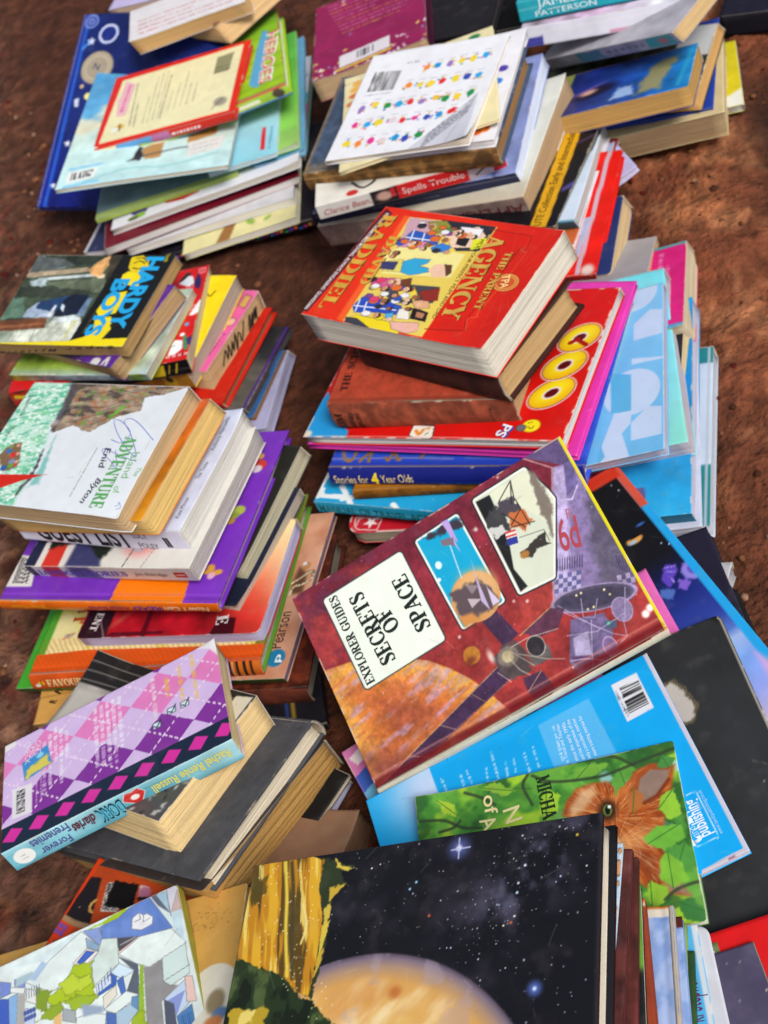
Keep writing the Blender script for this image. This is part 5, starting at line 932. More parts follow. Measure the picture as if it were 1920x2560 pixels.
def a_pur(a):
    a.c[:] = H('7331b4'); a.mott(.08, .6, 2)
    a.poly([(.52, -.1), (.86, -.1), (.84, .12), (.83, .3), (.54, .3), (.53, .12)], 'ee7a08', soft=.04, rough=.12)
    a.line([(.51, -.1), (.522, .1), (.53, .3)], .1, '4c1c8a', a=.6)
    a.bars([(0.0001292,0.08359),(0.1259,0.08424),(0.08259,0.2612),(-0.01845,0.2727)], 'dcd8d4', 5, .2, .1)
    for q, c, r in (([(0.9273,0.7873)][0], 'c8362a', .9), ([(0.926,0.7643)][0], 'd8d0d8', .6), ([(0.9159,0.8424)][0], 'd8a83a', .5), ([(0.9235,0.5164)][0], 'a8b84a', .75), ([(0.9163,0.4873)][0], '8a9a3a', .5), ([(0.9076,0.4548)][0], 'b08a3a', .5)): a.ell(q, r, r * .8, c, soft=.1)
    for q in [(0.9014,0.1685),(0.9083,0.1961),(0.936,0.1616),(0.9498,0.1684),(0.9129,0.1823)]: a.ell(q, .42, .3, 'd09a3a', soft=.1)
    a.ell([(0.9244,0.1479)][0], .4, .4, 'd8a8c0', soft=.1); a.line([(0, .045), (1, .045)], .1, '8f50cc', a=.6, soft=.08)
B = Book('purple', HB, 'shiny purple and orange hardcover with an orange spine, barcode at its corner', hard=True, spine='v0', top='back_cover', cover='7331b4', page='a89cac', spine_col='d8660f', art=a_pur, res=.11, m='gloss', rim='5a22a0', back='6a2cac', worn=.05, spine_art=lambda a: [a.mott(.12, .8)])
B.text([('Now I Can', (.96, .72), (.77, .72), .62, .03)], 'ecc49a', side='v0'); B.text([('READ', (.755, .74), (.63, .74), .72, .02)], '5c3a8e', side='v0'); B.text([('Animal Stories', (.615, .72), (.43, .72), .5, .01)], '84346a', side='v0'); B.text([('Brown Watson', (.22, .72), (.06, .72), .5)], 'e8b020', side='v0')
Book('olive_pages', PB, 'olive grey paged paperback right of the purple hardcover, standing out over the navy one', cover='24241f', page='9a9580', res=.3, spine='v1')
Book('navy_pages', PB, 'paperback with navy cover and a paper slip between its pages, left middle stack', cover='232c46', page='a3998c', res=.2, spine='v1', art=lambda a: [a.mott(.3, .6), a.grad([(0, '2a3656'), (1, '1a2034')], 0)])
def a_rs(a):
    a.c[:] = H('a81624'); a.mott(.35, .5, 5)
    a.put(sstep(.5, .95, a.U * .75 + a.V * .45 + .12 * (fbm(a.X * .4, a.Y * .4, 3) - .5)), 'e0482e'); a.put(sstep(.72, 1.05, a.U * .72 + a.V * .5), 'eeb488'); a.put(sstep(.92, 1.15, a.U * .68 + a.V * .5), 'eed9a0')
    a.poly([(0.001193,0.004958),(0.01256,0.2509),(0.1642,0.2408),(0.1681,0.1278),(0.1684,-0.01845)], '2c1520', soft=.05); a.poly([(0.16,0.01201),(0.1906,0.04558),(0.483,0.0447),(0.4828,0.02005),(0.1628,0.001842)], '5a0e1c', soft=.1); a.poly([(0.3591,-0.02292),(0.3594,0.2278),(0.3859,0.226),(0.3918,-0.02453)], '5a0e1c', soft=.1)
    a.poly([(0.7351,-0.01492),(0.7656,0.149),(0.8548,0.1336),(0.8694,-0.01609)], '3f0d18', soft=.05); a.line([(0.1012,0.1522),(0.1698,-0.02352)], .06, 'c8a0a0'); a.ell([(0.2138,0.1556)][0], 1.2, .3, 'b8604a', rot=.8, soft=.3, a=.6)
    a.wear(.08, 'd8c8d0', 2, .6)
B = Book('red_sunrise', PB, 'red paperback fading to a peach sunrise, lavender page edges, above the orange hardcover', cover='a81624', page='a7a3c4', art=a_rs, res=.1, spine='v1', rnd=.5, m='gloss', bow=0, twist=0, worn=0)
q = [(0.06623,0.2245),(0.05747,0.06796)]; B.text([('~ENT', q[0], q[1], .85)], 'd8ccd0'); q = [(0.753,0.1498),(0.7601,0.0749)]; B.text([('~E', q[0], q[1], 1.2)], 'd8ccd0')
def a_of(a):
    a.c[:] = H('e2d69a'); n = fbm(a.X * .5, a.Y * .5, 3); a.put(sstep(.55, .7, n), 'd8cc5a', .8); a.mott(.05, .8)
    a.put(sstep(.04, .03, a.U), '4c9a2a'); a.put(sstep(.955, .965, a.U), '6f7c2a'); a.poly([(-0.2866,0.1084),(-0.0115,0.1179),(0.2209,0.1302),(0.6916,0.1046),(1.1,0.08362),(1.217,-0.4977),(-0.08836,-0.435)], 'd2500c', soft=.05); st = np.sin((a.X * 1.2 + a.Y) * 9 + 3 * fbm(a.X, a.Y, 6)); a.put(sstep(.22, .2, a.V) * sstep(.3, 1, st), 'bb4108', .45)
    for q, c in zip([(0.1091,0.2068),(0.1158,0.2201),(0.1208,0.2301)], ('b8502a', '4a5aa0', 'b8702a')): a.line([(q[0] - .02, q[1]), (q[0] + .02, q[1] + .01)], .12, c)
def s_of(a):
    a.c[:] = H('c44c10'); a.mott(.15, .8); a.poly([(.76, 0), (.86, 0), (.86, 1), (.76, 1)], '1d1815', soft=.05); a.poly([(.86, 0), (1, 0), (1, 1), (.86, 1)], 'd06a20', soft=.03)
    for u in (.875, .905, .935, .962): a.line([(u, 0), (u, 1)], .28, '1f1712')
    a.line([(.885, .0), (.885, 1)], .12, 'e0b48a'); a.line([(.78, .3), (.84, .3)], .3, '8a7a6a', dash=.4); a.line([(.78, .65), (.84, .65)], .3, '8a7a6a', dash=.4); a.ell((.048, .5), .4, .28, 'd8a020'); a.line([(.048, .3), (.048, .7)], .1, '1f1a14'); a.ell((.03, .35), .32, .22, 'e4e4e4')
B = Book('orange_fav', HB, 'cream and green hardcover with a wide orange cloth spine and bee emblem', hard=True, spine='v0', cover='e2d69a', page='a6a094', back='55862a', spine_col='c44c10', rim='6b7a2a', art=a_of, spine_art=s_of, res=.11, m='matte', worn=0)
B.text([('~FAVOURITE', (.075, .26), (.3, .26), .85, .02)], 'dcc890', side='v0'); q = [(0.1195,0.2866),(0.04155,0.2915),(0.1113,0.366),(0.05055,0.3672)]; B.text([('~F', q[0], (q[0][0] * .0 + q[1][0] * 1, q[1][1]), 1.5, .03)] if 0 else [('~F', [(0.1091,0.3376)][0], [(0.1105,0.284)][0], 2.0, .03)], 'bf4a26'); B.text([('~I', [(0.1135,0.3765)][0], [(0.1147,0.3584)][0], 2.0, .03)], 'bf4a26')
def a_pe(a):
    a.c[:] = H('cf9c80'); a.put(sstep(.73, .72, a.U), '3c9a28'); a.mott(.05, .5); n = fbm(a.X * .5, a.Y * .35, 8); a.put(sstep(.74, .76, a.U) * sstep(.35, .75, n), 'b8785a', .7)
    a.put(sstep(.71, .725, a.U) * sstep(.8, .74, a.U), 'c04a24'); a.poly([(0.9347,0.657),(0.9276,0.5724),(0.9298,0.4881),(0.974,0.4906),(0.9697,0.6135)], '4a2f22', soft=.3, a=.8)
    pr = smooth([(0.929,0.4806),(0.9349,0.5332),(0.9641,0.545),(0.9891,0.5803),(0.9912,0.6185),(0.9775,0.6203),(0.9556,0.5921),(0.9259,0.5573)], 5)
    for q in pr: a.ell(q, .11, .11, 'e4dcb8', soft=.03, out='5a4028', ow=.05)
    c = [(0.9611,0.6613)][0]; a.ell(c, .34, .42, 'a07a3a'); a.ell(c, .2, .26, 'b8866a'); a.ell([(0.9506,0.6745)][0], .22, .2, 'd8dce0')
    c = [(0.9497,0.1173)][0]; a.ell(c, .95, 1.0, '1f78a4', soft=.04)
B = Book('pearson', 'textbook', 'large peach and green softcover with a round blue emblem and pearl necklace picture', spine='v0', cover='cf9c80', page='7a6a80', spine_col='2c5a24', art=a_pe, res=.12, m='gloss', bow=0, twist=0, worn=.04)
q = [(0.9573,0.1719),(0.9563,0.3831),(0.966,0.09063),(0.9673,0.1358)]; B.text([('Pearson', q[0], q[1], 1.25)], '241c1a'); B.text([('p', q[2], q[3], .7, .02)], 'dce8ee')
Book('leather', HB, 'worn red brown leather hardcover with grey pages near the ground, left middle stack', hard=True, spine='v0', cover='4a1c12', page='6a655a', spine_col='5c2a1e', res=.2, m='cloth', worn=.3, art=lambda a: [a.mott(.6, .7, 3), a.put(sstep(.55, .66, fbm(a.X * .8, a.Y * .8, 4)), '8a3c22', .6)], spine_art=lambda a: [a.mott(.6, .8), a.ell((.6, .5), 2.2, .8, 'b8522c', soft=.4), a.ell((.68, .5), 1, .5, 'd8b8a0', soft=.2), a.ell((.55, .6), .7, .4, 'c09020', soft=.1)])
Book('black_stripes', HB, 'black book with blue and yellow spine stripes flat on the earth', hard=True, spine='v0', cover='17141a', page='2c2a2c', spine_col='17141a', res=.3, art=lambda a: [a.mott(.3, .6), a.poly([(.55, .1), (.7, .1), (.7, .3), (.55, .3)], '6a1c20', soft=.2), a.line([(.85, 0), (.85, .4)], .5, '2a3a6a'), a.line([(.88, 0), (.88, .4)], .3, '8a702a')])
# ---------------------------------------------------------------- lower left stack
def a_arg(a):
    pu, pv = 2.75 / a.w, 5.3 / a.l
    s = (a.U - .06) / pu - (a.V - .02) / pv * .0; t = (a.V - .33) / (pv * .5); A_ = s * .5 + t * .5; B_ = s * .5 - t * .5
    ia, ib = np.floor(A_).astype(int), np.floor(B_).astype(int)
    a.c[:] = H('c7aadf'); a.put(((ia + ib) % 2 == 0) & (ib % 2 == 0) * np.ones(a.U.shape, bool), '7a2496') if 0 else None
    k = (ia - ib) % 4
    col = np.where((k == 0)[..., None], H('80329a'), np.where((k == 2)[..., None], H('df80c0'), H('d3bbe8'))); a.c = col * np.ones(a.c.shape)
    fa, fb = np.abs((A_ % 1) - .5), np.abs((B_ % 1) - .5)
    da, db = ((a.X * 2.2) % 1 < .55), ((a.X * 2.2 + .3) % 1 < .55)
    a.put((fa < .022) & da, 'ead8f0', .9); a.put((fb < .022) & db, 'ead8f0', .9)
    a.mott(.03, .8)
    for i in range(5): a.greek((.19 + .026 * i, .93 - .04 * abs(i - 2)), (.19 + .026 * i, .36), (.19 + .026 * i, .9), 1, 'f0ecf8', .22, i, (.2, .6))
    for i in range(5): a.greek((.43 + .028 * i, .92), (.43 + .028 * i, .34 - .02 * i), (.43, .9), 1, 'f0ecf8', .22, 9 + i, (.2, .6))
    for i, (v0, v1) in enumerate(((.93, .5), (.86, .56), (.92, .56), (.97, .5))): a.greek((.70 + .062 * i, v0), (.70 + .062 * i, v1), (.7, .8), 1, ('f0e6ea', 'e8c232', 'e8c232', 'e8c232')[i], .24, 20 + i, (.2, .5))
    for u, v in ((.70, .45), (.77, .52), (.83, .52)): a.poly([(u - .016, v - .025), (u + .016, v - .025), (u + .016, v + .025), (u - .016, v + .025)], 'd8ecf4', out='14283a', ow=.07); a.line([(u - .012, v), (u, v - .02), (u + .02, v + .04)], .12, '14283a')
    a.poly([(-.02, -.02), (1.02, -.02), (1.02, .205), (-.02, .205)], '17263e', soft=.03)
    for i in range(9):
        u = .045 + .116 * i; a.poly([(u - .04, .09), (u + .012, .045), (u + .05, .125), (u - .002, .175)], 'd32f9e', soft=.03)
    a.poly([(.0, .93), (.055, .955), (.05, 1.01), (-.01, 1.01)], 'e8e6ea', soft=.06)
    a.bars([(.045, .25), (.045, .52), (.135, .5), (.135, .23)][::-1], 'e2dfe6', 7, .12, .35); a.poly([(.1, .545), (.225, .6), (.205, .8), (.085, .74)], '3b8cd0', soft=.04); a.poly([(.105, .56), (.21, .605), (.2, .7), (.1, .65)], 'd8cc5a', soft=.15, rough=.3); a.ell((.17, .73), .35, .3, '8ad0f0', soft=.1)
    for i in range(2): a.greek((.155 + i * .02, .5), (.155 + i * .02, .28), (.16, .5), 1, 'e4c8e4', .1, 60 + i)
    a.poly([(.97, .93), (1.01, .8), (1.01, 1.01), (.9, 1.01)], 'e6e4ea', soft=.1)
def s_arg(a):
    a.grad([(0, '6fb4c8'), (.3, '86c2d2'), (.6, '4f95a8'), (1, '9ccad4')], 0); a.put(sstep(.75, 1, a.V), 'b9e0ea', .6); a.put(sstep(.3, 0, a.V), '3f8498', .5); a.mott(.12, .6)
    a.ell((.065, .45), .9, .85, 'e4e6e6', soft=.04); a.greek((.05, .5), (.08, .5), (.05, .35), 2, '9a9a9a', .1)
    a.poly([(.51, .62), (.53, .9), (.56, .86), (.585, .92), (.605, .66), (.565, .2)], 'c22a28', out='e8e4e4', ow=.06, soft=.05); a.ell((.56, .6), .38, .3, 'e8e0e0', soft=.06)
B = Book('argyle', PB, 'pink and purple argyle paperback with a teal spine tilted on the lower left stack', top='back_cover', spine='v0', cover='c7aadf', page='cdb98e', spine_col='6fb4c8', art=a_arg, spine_art=s_arg, res=.075, m='gloss', sm='gloss', bow=.02, twist=.03, worn=.06)
B.text([('Rachel Renée Russell', (.965, .72), (.635, .72), .95, .015)], 'dcd05c', side='v0'); B.text([('DORK', (.505, .82), (.395, .82), 1.5, .05)], '16303c', side='v0'); B.text([('DORK', (.502, .77), (.398, .77), 1.25, .01)], '4fb0d0', side='v0', h0=.06)
B.text([('diaries', (.39, .8), (.29, .74), 1.1, .03)], '5a2438', side='v0', italic=.2); B.text([('Frenemies', (.28, .95), (.115, .92), 1.0, .015), ('Forever', (.26, .45), (.13, .42), .85, .015)], '4a4a8a', side='v0')
q = [(.10, .92), (.10, .70), (.125, .9), (.125, .74), (.15, .88), (.15, .74)]; B.text([('CHECK', q[0], q[1], .5), ('THIS', q[2], q[3], .5), ('OUT', q[4], q[5], .5)], 'eadcf0')
def a_pbw(a):
    a.c[:] = H('8f8b86'); a.mott(.4, .4, 3); a.poly([(-.05, .75), (1, .75), (1, 1.05), (-.05, 1.05)], '1f1d1c', soft=.1); 
    for i in range(3): a.line([(0, .78 + .07 * i), (1, .8 + .07 * i)], .12, '6a6662')
    a.poly([(.02, .35), (.35, .45), (.3, .72), (.02, .7)], 'bab6ae', soft=.3); a.poly([(-.05, 0), (.25, 0), (.1, .3), (-.05, .35)], '3a3836', soft=.4); a.ell((.1, .3), 1, .7, 'c8c4bc', soft=.3)
    a.poly([(.62, -.05), (1.05, -.05), (1.05, .3), (.8, .3), (.66, .12)], '4c4a4a', soft=.3); R = random.Random(2)
    for i in range(40): a.ell((R.uniform(.6, 1), R.uniform(0, .3)), .25, .12, R.choice(('8a8886', '2a2828', 'b4b2ae')), rot=R.random() * 3, soft=.1)
    a.poly([(.9, .7), (.99, .72), (.99, .98), (.9, .96)], 'd4cdb8', soft=.05)
Book('photo_bw', PB, 'thick paperback with a black and white photograph cover under the argyle one', cover='8f8b86', page='c8ae7e', art=a_pbw, res=.1, m='gloss', lift=[(0, 1, 1.2, 8)])
Book('grey_hard', HB, 'dark grey cloth hardcover with off white pages, third down in the lower left stack', hard=True, spine='v1', cover='4b4c51', page='cfc4ae', res=.14, m='cloth', worn=.05, rnd=.2, art=lambda a: [a.mott(.12, .7, 3)])
Book('thick_tan', PB, 'very thick golden tan page block beneath the dark grey cloth hardcover', cover='3a3230', page='b48d52', res=.3, spine='v1', rnd=.4, pj=.09)
Book('white_low', PB, 'thin black backed paperback with off white pages low in the lower left stack', cover='141416', page='b8ac98', res=.3)
Book('lavender_low', PB, 'paperback with pale lavender page edges at the bottom of the lower left stack', cover='16161a', page='a3a0be', res=.3)
Book('brown_low', HB, 'plain brown paper wrapped book between the lower left stack and the cyan softcover', hard=False, spine='v0', cover='8a6a54', page='7a5c48', res=.25, m='matte', art=lambda a: [a.mott(.12, .4)], spine_col='6a4c3c', worn=.05)
B = Book('tan_low', PB, 'tan yellow paperback with black letters half hidden under the argyle one', cover='c8964e', page='b08c56', res=.2, art=lambda a: [a.mott(.15, .5), a.line([(0, .25), (1, .25)], .15, 'a87838')])
q = [(0.09653,0.1596),(0.1057,0.1924),(0.1104,0.2374),(0.1258,0.2735)]; B.text([('R', q[0], q[1], .8, .03), ('~E', q[2], q[3], .8, .03)], '1a1410')
# ---------------------------------------------------------------- centre stack
def a_par(a):
    a.grad([(0, 'd8260c'), (.5, 'e02a10'), (1, 'c81c10')], 0); a.mott(.07, .5, 3)
    p = lambda s, c, **k: a.poly(s, c, **({'soft': .04} | k))
    for i in range(26):
        q = [(0.8935,0.5268)][0]; an = i * .2417; a.line([(q[0] + math.cos(an) * 2.2 / a.w, q[1] + math.sin(an) * 2.2 / a.l), (q[0] + math.cos(an) * 7 / a.w, q[1] + math.sin(an) * 7 / a.l)], .07, 'f06a40', a=.35, soft=.05)
    p([(0.01302,0.9864),(-0.02997,0.03781),(0.02475,0.02275),(0.06652,0.9487)], '571622'); p([(0.06947,0.9427),(0.02475,0.02275),(0.2372,0.004065),(0.1777,0.9334)], 'de3012', a=.7)
    p([(0.1433,0.9479),(0.2047,0.0145),(0.2507,0.004071),(0.192,0.9322)], 'f0702c', soft=.2, a=.7)
    p([(0.1758,0.9374),(0.665,0.9573),(0.683,0.0116),(0.2428,0.01171)], 'dfc65a')
    p([(0.3579,0.9517),(0.6593,0.956),(0.6607,0.738),(0.5467,0.7099),(0.4441,0.8215)], '2a2a34', soft=.08); p([(0.1796,0.9294),(0.3624,0.9419),(0.3464,0.6921),(0.2355,0.6437)], 'c49aa8', soft=.1, rough=.2); p([(0.2628,0.3673),(0.5964,0.4067),(0.62,0.2741),(0.4166,0.2164)], '3f434c', soft=.06); p([(0.1934,0.5906),(0.2758,0.7282),(0.605,0.6933),(0.6141,0.4919),(0.2549,0.4379)], 'e8de90', soft=.08)
    for s, c in (([(0.2345,0.772),(0.2478,0.8292),(0.4086,0.8131),(0.4277,0.7435),(0.3894,0.7131),(0.2516,0.7224)], '2a55b0'), ([(0.2945,0.9158),(0.3864,0.9473),(0.4325,0.904),(0.3879,0.8295),(0.3385,0.8502)], '8a8a3a'), ([(0.218,0.7358),(0.3716,0.7512),(0.3583,0.695),(0.2337,0.6752)], 'cc86b0'), ([(0.4056,0.7066),(0.4468,0.7587),(0.5065,0.7417),(0.5048,0.6891),(0.4349,0.6718)], '2f7ad0'),
                 ([(0.4072,0.8447),(0.573,0.9362),(0.6411,0.868),(0.6143,0.7576),(0.5108,0.7323),(0.4528,0.8024)], 'e8c8b0'), ([(0.4797,0.9148),(0.6046,0.9224),(0.611,0.8504),(0.5333,0.8531)], 'e8e4e8'), ([(0.507,0.8258),(0.5692,0.83),(0.5758,0.7585),(0.5211,0.7661)], '1f1c20'), ([(0.2272,0.5356),(0.296,0.5741),(0.3732,0.5519),(0.3923,0.4843),(0.2458,0.4564)], 'dccf6a'), ([(0.2091,0.531),(0.2932,0.5524),(0.3009,0.4812),(0.2247,0.4718)], '3a3a6a'),
                 ([(0.317,0.5584),(0.3628,0.6014),(0.4493,0.6129),(0.4507,0.5821),(0.4154,0.5461),(0.4705,0.5397),(0.4851,0.5086),(0.4036,0.4605),(0.3453,0.472)], '30a0d0'), ([(0.2254,0.3884),(0.344,0.42),(0.3893,0.3808),(0.3529,0.3199),(0.2407,0.3304)], 'c8508a'), ([(0.3587,0.4033),(0.4257,0.4417),(0.4486,0.3664),(0.4096,0.3253)], '6a3a22'), ([(0.3366,0.4077),(0.3674,0.4262),(0.4024,0.3538),(0.3719,0.3353)], 'e4bca0'),
                 ([(0.2332,0.144),(0.2504,0.2303),(0.3965,0.2308),(0.485,0.196),(0.4819,0.1357),(0.3821,0.1265),(0.266,0.09278)], '2448b4'), ([(0.4081,0.3148),(0.4716,0.3726),(0.5364,0.2902),(0.5037,0.251),(0.4454,0.2646)], 'e6cc48'), ([(0.5108,0.263),(0.5855,0.294),(0.6196,0.2346),(0.5568,0.2067)], 'd8a47c'), ([(0.5414,0.2122),(0.6302,0.1985),(0.6457,0.1252),(0.5617,0.1296)], '1c181c'), ([(0.5706,0.191),(0.6176,0.1851),(0.6227,0.1476),(0.5854,0.1464)], 'b47a58'),
                 ([(0.2648,0.04225),(0.2866,0.07868),(0.4731,0.07404),(0.5484,0.03798),(0.5633,-0.005877),(0.4276,-0.01799)], 'e6cf20'), ([(0.4779,0.184),(0.5245,0.2073),(0.5602,0.1194),(0.4944,0.1098)], 'e4e0d8'), ([(0.4788,0.07571),(0.6222,0.1086),(0.6393,0.04612),(0.5924,0.01263),(0.5094,0.02621)], 'e4b0a4'), ([(0.4265,0.1294),(0.4621,0.1497),(0.4775,0.1048),(0.4435,0.09482)], '4aa8d8'), ([(0.5113,0.3432),(0.6005,0.3978),(0.6342,0.2978),(0.5672,0.2789)], '8a2a22'), ([(0.2428,0.0458),(0.2998,0.05254),(0.4276,-0.01799),(0.2548,0.009275)], '3a3c48')): a.poly(s, c, soft=.04, rough=.07, out='2c1c1c', ow=.03)
    for u in ('555,175 600,180 590,210', '620,185 650,190 640,225'): pass
    for q in ([(0.2539,0.8306),(0.2758,0.7282)], [(0.3203,0.818),(0.3448,0.7235)], [(0.2391,0.7624),(0.4163,0.7683)], [(0.2461,0.1985),(0.2674,0.1033)], [(0.2904,0.1907),(0.3127,0.1063)], [(0.2391,0.1457),(0.465,0.1704)]): a.line(q, .14, 'e4e8f0')
    p([(0.4765,0.5269),(0.4915,0.5781),(0.5472,0.5965),(0.5852,0.5552),(0.5931,0.4964),(0.5292,0.4693)], 'e8bea2'); p([(0.5398,0.5904),(0.5799,0.5946),(0.6033,0.5294),(0.5883,0.4931)], '5a3a26', rough=.1); 
    for q in [(0.5011,0.5435),(0.5424,0.5236)]: a.ell(q, .1, .09, 'f4f0ec'); a.ell(q, .045, .045, '1a1414')
    for q in [(0.3701,0.6979),(0.3864,0.776),(0.5522,0.868),(0.6163,0.8099),(0.4513,0.3065),(0.5571,0.2463),(0.5847,0.06827),(0.6313,0.06296),(0.3616,0.3836)]: a.ell(q, .28, .24, 'e0b090', soft=.05)
    R = random.Random(12)
    band = [(0.2151,0.8979),(0.6603,0.9247),(0.6859,0.07942),(0.2675,0.03703)]; bq = np.array(band)
    for i in range(46):
        s_, t_ = R.random(), R.random(); q = (bq[0] * (1 - s_) + bq[1] * s_) * (1 - t_) + (bq[3] * (1 - s_) + bq[2] * s_) * t_
        if .3 < t_ < .55 and s_ > .35: continue
        k = R.uniform(.22, .34); an = R.uniform(-.5, .5)
        a.poly([(q[0] + k * 1.9 * math.cos(an + z) / a.w - .055, q[1] + k * 1.3 * math.sin(an + z) / a.l) for z in (0, .9, 2.2, 3.4, 4.4, 5.3)], R.choice(('2a50b4', 'd83a6a', 'e0c82a', '3aa0c8', '7a3a8a', 'e4e4e8', '2a2a34', '4a8a4a', 'd86a2a')), soft=.04, out='2a1c1c', ow=.03)
        a.ell((q[0] + .012, q[1]), k * 1.12, k * 1.05, R.choice(('3a2418', '1a1416', '8a4a20', 'd8b050', 'b0a8a0')), soft=.04); a.ell(q, k, k * .9, R.choice(('e6bc9c', 'd8a07c', 'f0d0b4', '9a6a48')), soft=.03, out='3a2018', ow=.025)
        for z in (-.08, .08): a.ell((q[0], q[1] + z / a.l), .035, .035, '1a1010', soft=.02)
        a.line([(q[0] - .1 / a.w, q[1] - .08 / a.l), (q[0] - .1 / a.w, q[1] + .08 / a.l)], .04, 'a02a2a')
    p([(0.5907,0.8247),(0.6534,0.8542),(0.671,0.7714),(0.6112,0.7361)], 'd8dc2c'); a.greek(*[(0.6189,0.7898),(0.6546,0.8088),(0.62,0.7589)], 2, '6a7020', .08)
    ln = lambda s, w=.12, c='8c1408', al=.9: a.line(s, w, c, a=al)
    ln([(0.6333,0.929),(0.8651,0.9208),(0.8841,0.8033),(0.8497,0.7847),(0.8491,0.8149),(0.8349,0.1814),(0.865,0.1145),(0.6696,0.0745)]); ln([(0.8568,0.7966),(0.8933,0.7813),(0.885,0.5049),(0.8618,0.2561),(0.8783,0.2323),(0.8343,0.2098),(0.865,0.1145)], .08, 'f07848', .6)
    p([(0.6733,0.9382),(0.8596,0.9195),(0.8748,0.8111),(0.8436,0.8136),(0.8312,0.1898),(0.856,0.1212),(0.682,0.08783)], 'c41408', a=.35, soft=.05)
    p([(1.008,-0.008452),(1.002,0.9895),(0.8449,0.9985),(0.9093,0.01578)], 'c8180c', a=.25, soft=.5)
    c = [(0.895,0.5233)][0]; a.ell(c, 1.3, 1.12, 'd89048', out='8c1408', ow=.06); a.ell(c, 1.08, .92, 'b04020'); a.ell(c, 1.0, .85, 'dca050'); a.ell(c, .88, .74, 'c05024')
B = Book('parent', PB, 'thick red paperback with gold lettering and a cartoon crowd picture on the centre stack', cover='dc2810', page='c2bdb0', art=a_par, res=.06, m='gloss', spine='v1', bow=.04, twist=.02, worn=.06)
q = [(0.03446,0.9283),(0.06292,0.07481),(0.1524,0.7527),(0.1767,0.3172),(0.6541,0.8815),(0.7073,0.1667),(0.7981,0.7577),(0.8329,0.2804)]; B.text([('~BADDIEL', q[0], q[1], 1.6, .03), ('~DAVID', q[2], q[3], 1.2, .03)], '6a3a10', name='lettering', h0=.03)
B.text([('~BADDIEL', q[0], q[1], 1.5, .012), ('~DAVID', q[2], q[3], 1.12, .012)], 'e0ac40', m='foil', h0=.055); B.text([('~AGENCY', q[4], q[5], 2.0, .035), ('~THE PARENT', q[6], q[7], .8, .03)], '6a2408', h0=.03); B.text([('~AGENCY', q[4], q[5], 1.9, .015), ('~THE PARENT', q[6], q[7], .72, .01)], 'dcb050', m='foil', h0=.055)
q = [(0.03233,0.9413),(-0.00543,0.04487),(0.6285,0.8337),(0.6667,0.1605),(0.8398,0.5677),(0.8824,0.4553)]; B.text([('FUNNY, SOMETIMES MOVING, ALWAYS ENGAGING’ GUARDIAN', q[0], q[1], .42, .015)], 'e8dcdc'); B.text([('PICK YOUR PERFECT MUM AND DAD', q[2], q[3], .42)], '5a1008')
q = [(0.8582,0.5726),(0.8893,0.467)]; B.text([('TPA', q[0], q[1], .75, .02)], 'f0cc88')
Book('brown_old', HB, 'worn dark brown hardcover with curved tan pages beneath the thick red paperback', hard=True, spine='v0', cover='3a1c18', page='a88a60', res=.2, m='cloth', spine_col='3c1f1a', worn=.25, rim='4a3a30', spine_art=lambda a: [a.mott(.4, .8), a.wear(.15, '8a8274', 3, .5)])
def a_kim(a):
    a.c[:] = H('a8402a'); a.mott(.12, 1, 3); n = fbm(a.X * 2, a.Y * 2, 9, 5); a.put(sstep(.62, .75, n), '7a2c1e', .5); a.put(sstep(.12, .02, a.V), '8c3a26', .7)
B = Book('kim', HB, 'plain brick red cloth hardcover with faded black lettering, centre stack', hard=True, spine='v0', cover='a8402a', page='a68a66', art=a_kim, res=.1, m='cloth', spine_col='84402c', worn=.08, spine_art=lambda a: [a.mott(.35, 1.2), a.put(sstep(.5, .7, fbm(a.X * 1.3, a.Y * 1.3, 4)), '6a3224', .6), a.line([(.86, 0), (.87, .8)], .15, '3a1c18', dash=.3)])
q = [(0.08685,0.13),(0.06682,0.6295)]; B.text([('~THE SCHO', q[0], q[1], .75, .01)], '32120e'); B.stroke([(0.1383,0.3866),(0.1388,0.5045)], .08, '3a1610', name='rule')
q = [(0.05687,-0.03625),(0.06275,0.6645),(0.1057,0.002387),(0.1298,0.6861),(0.1562,-0.002076),(0.1621,0.682)]; B.text([('~KIM', q[0], q[1], .75, .012), ('~RUDYARD', q[2], q[3], .48), ('~KIPLING', q[4], q[5], .48)], '2c1410', side='v0')
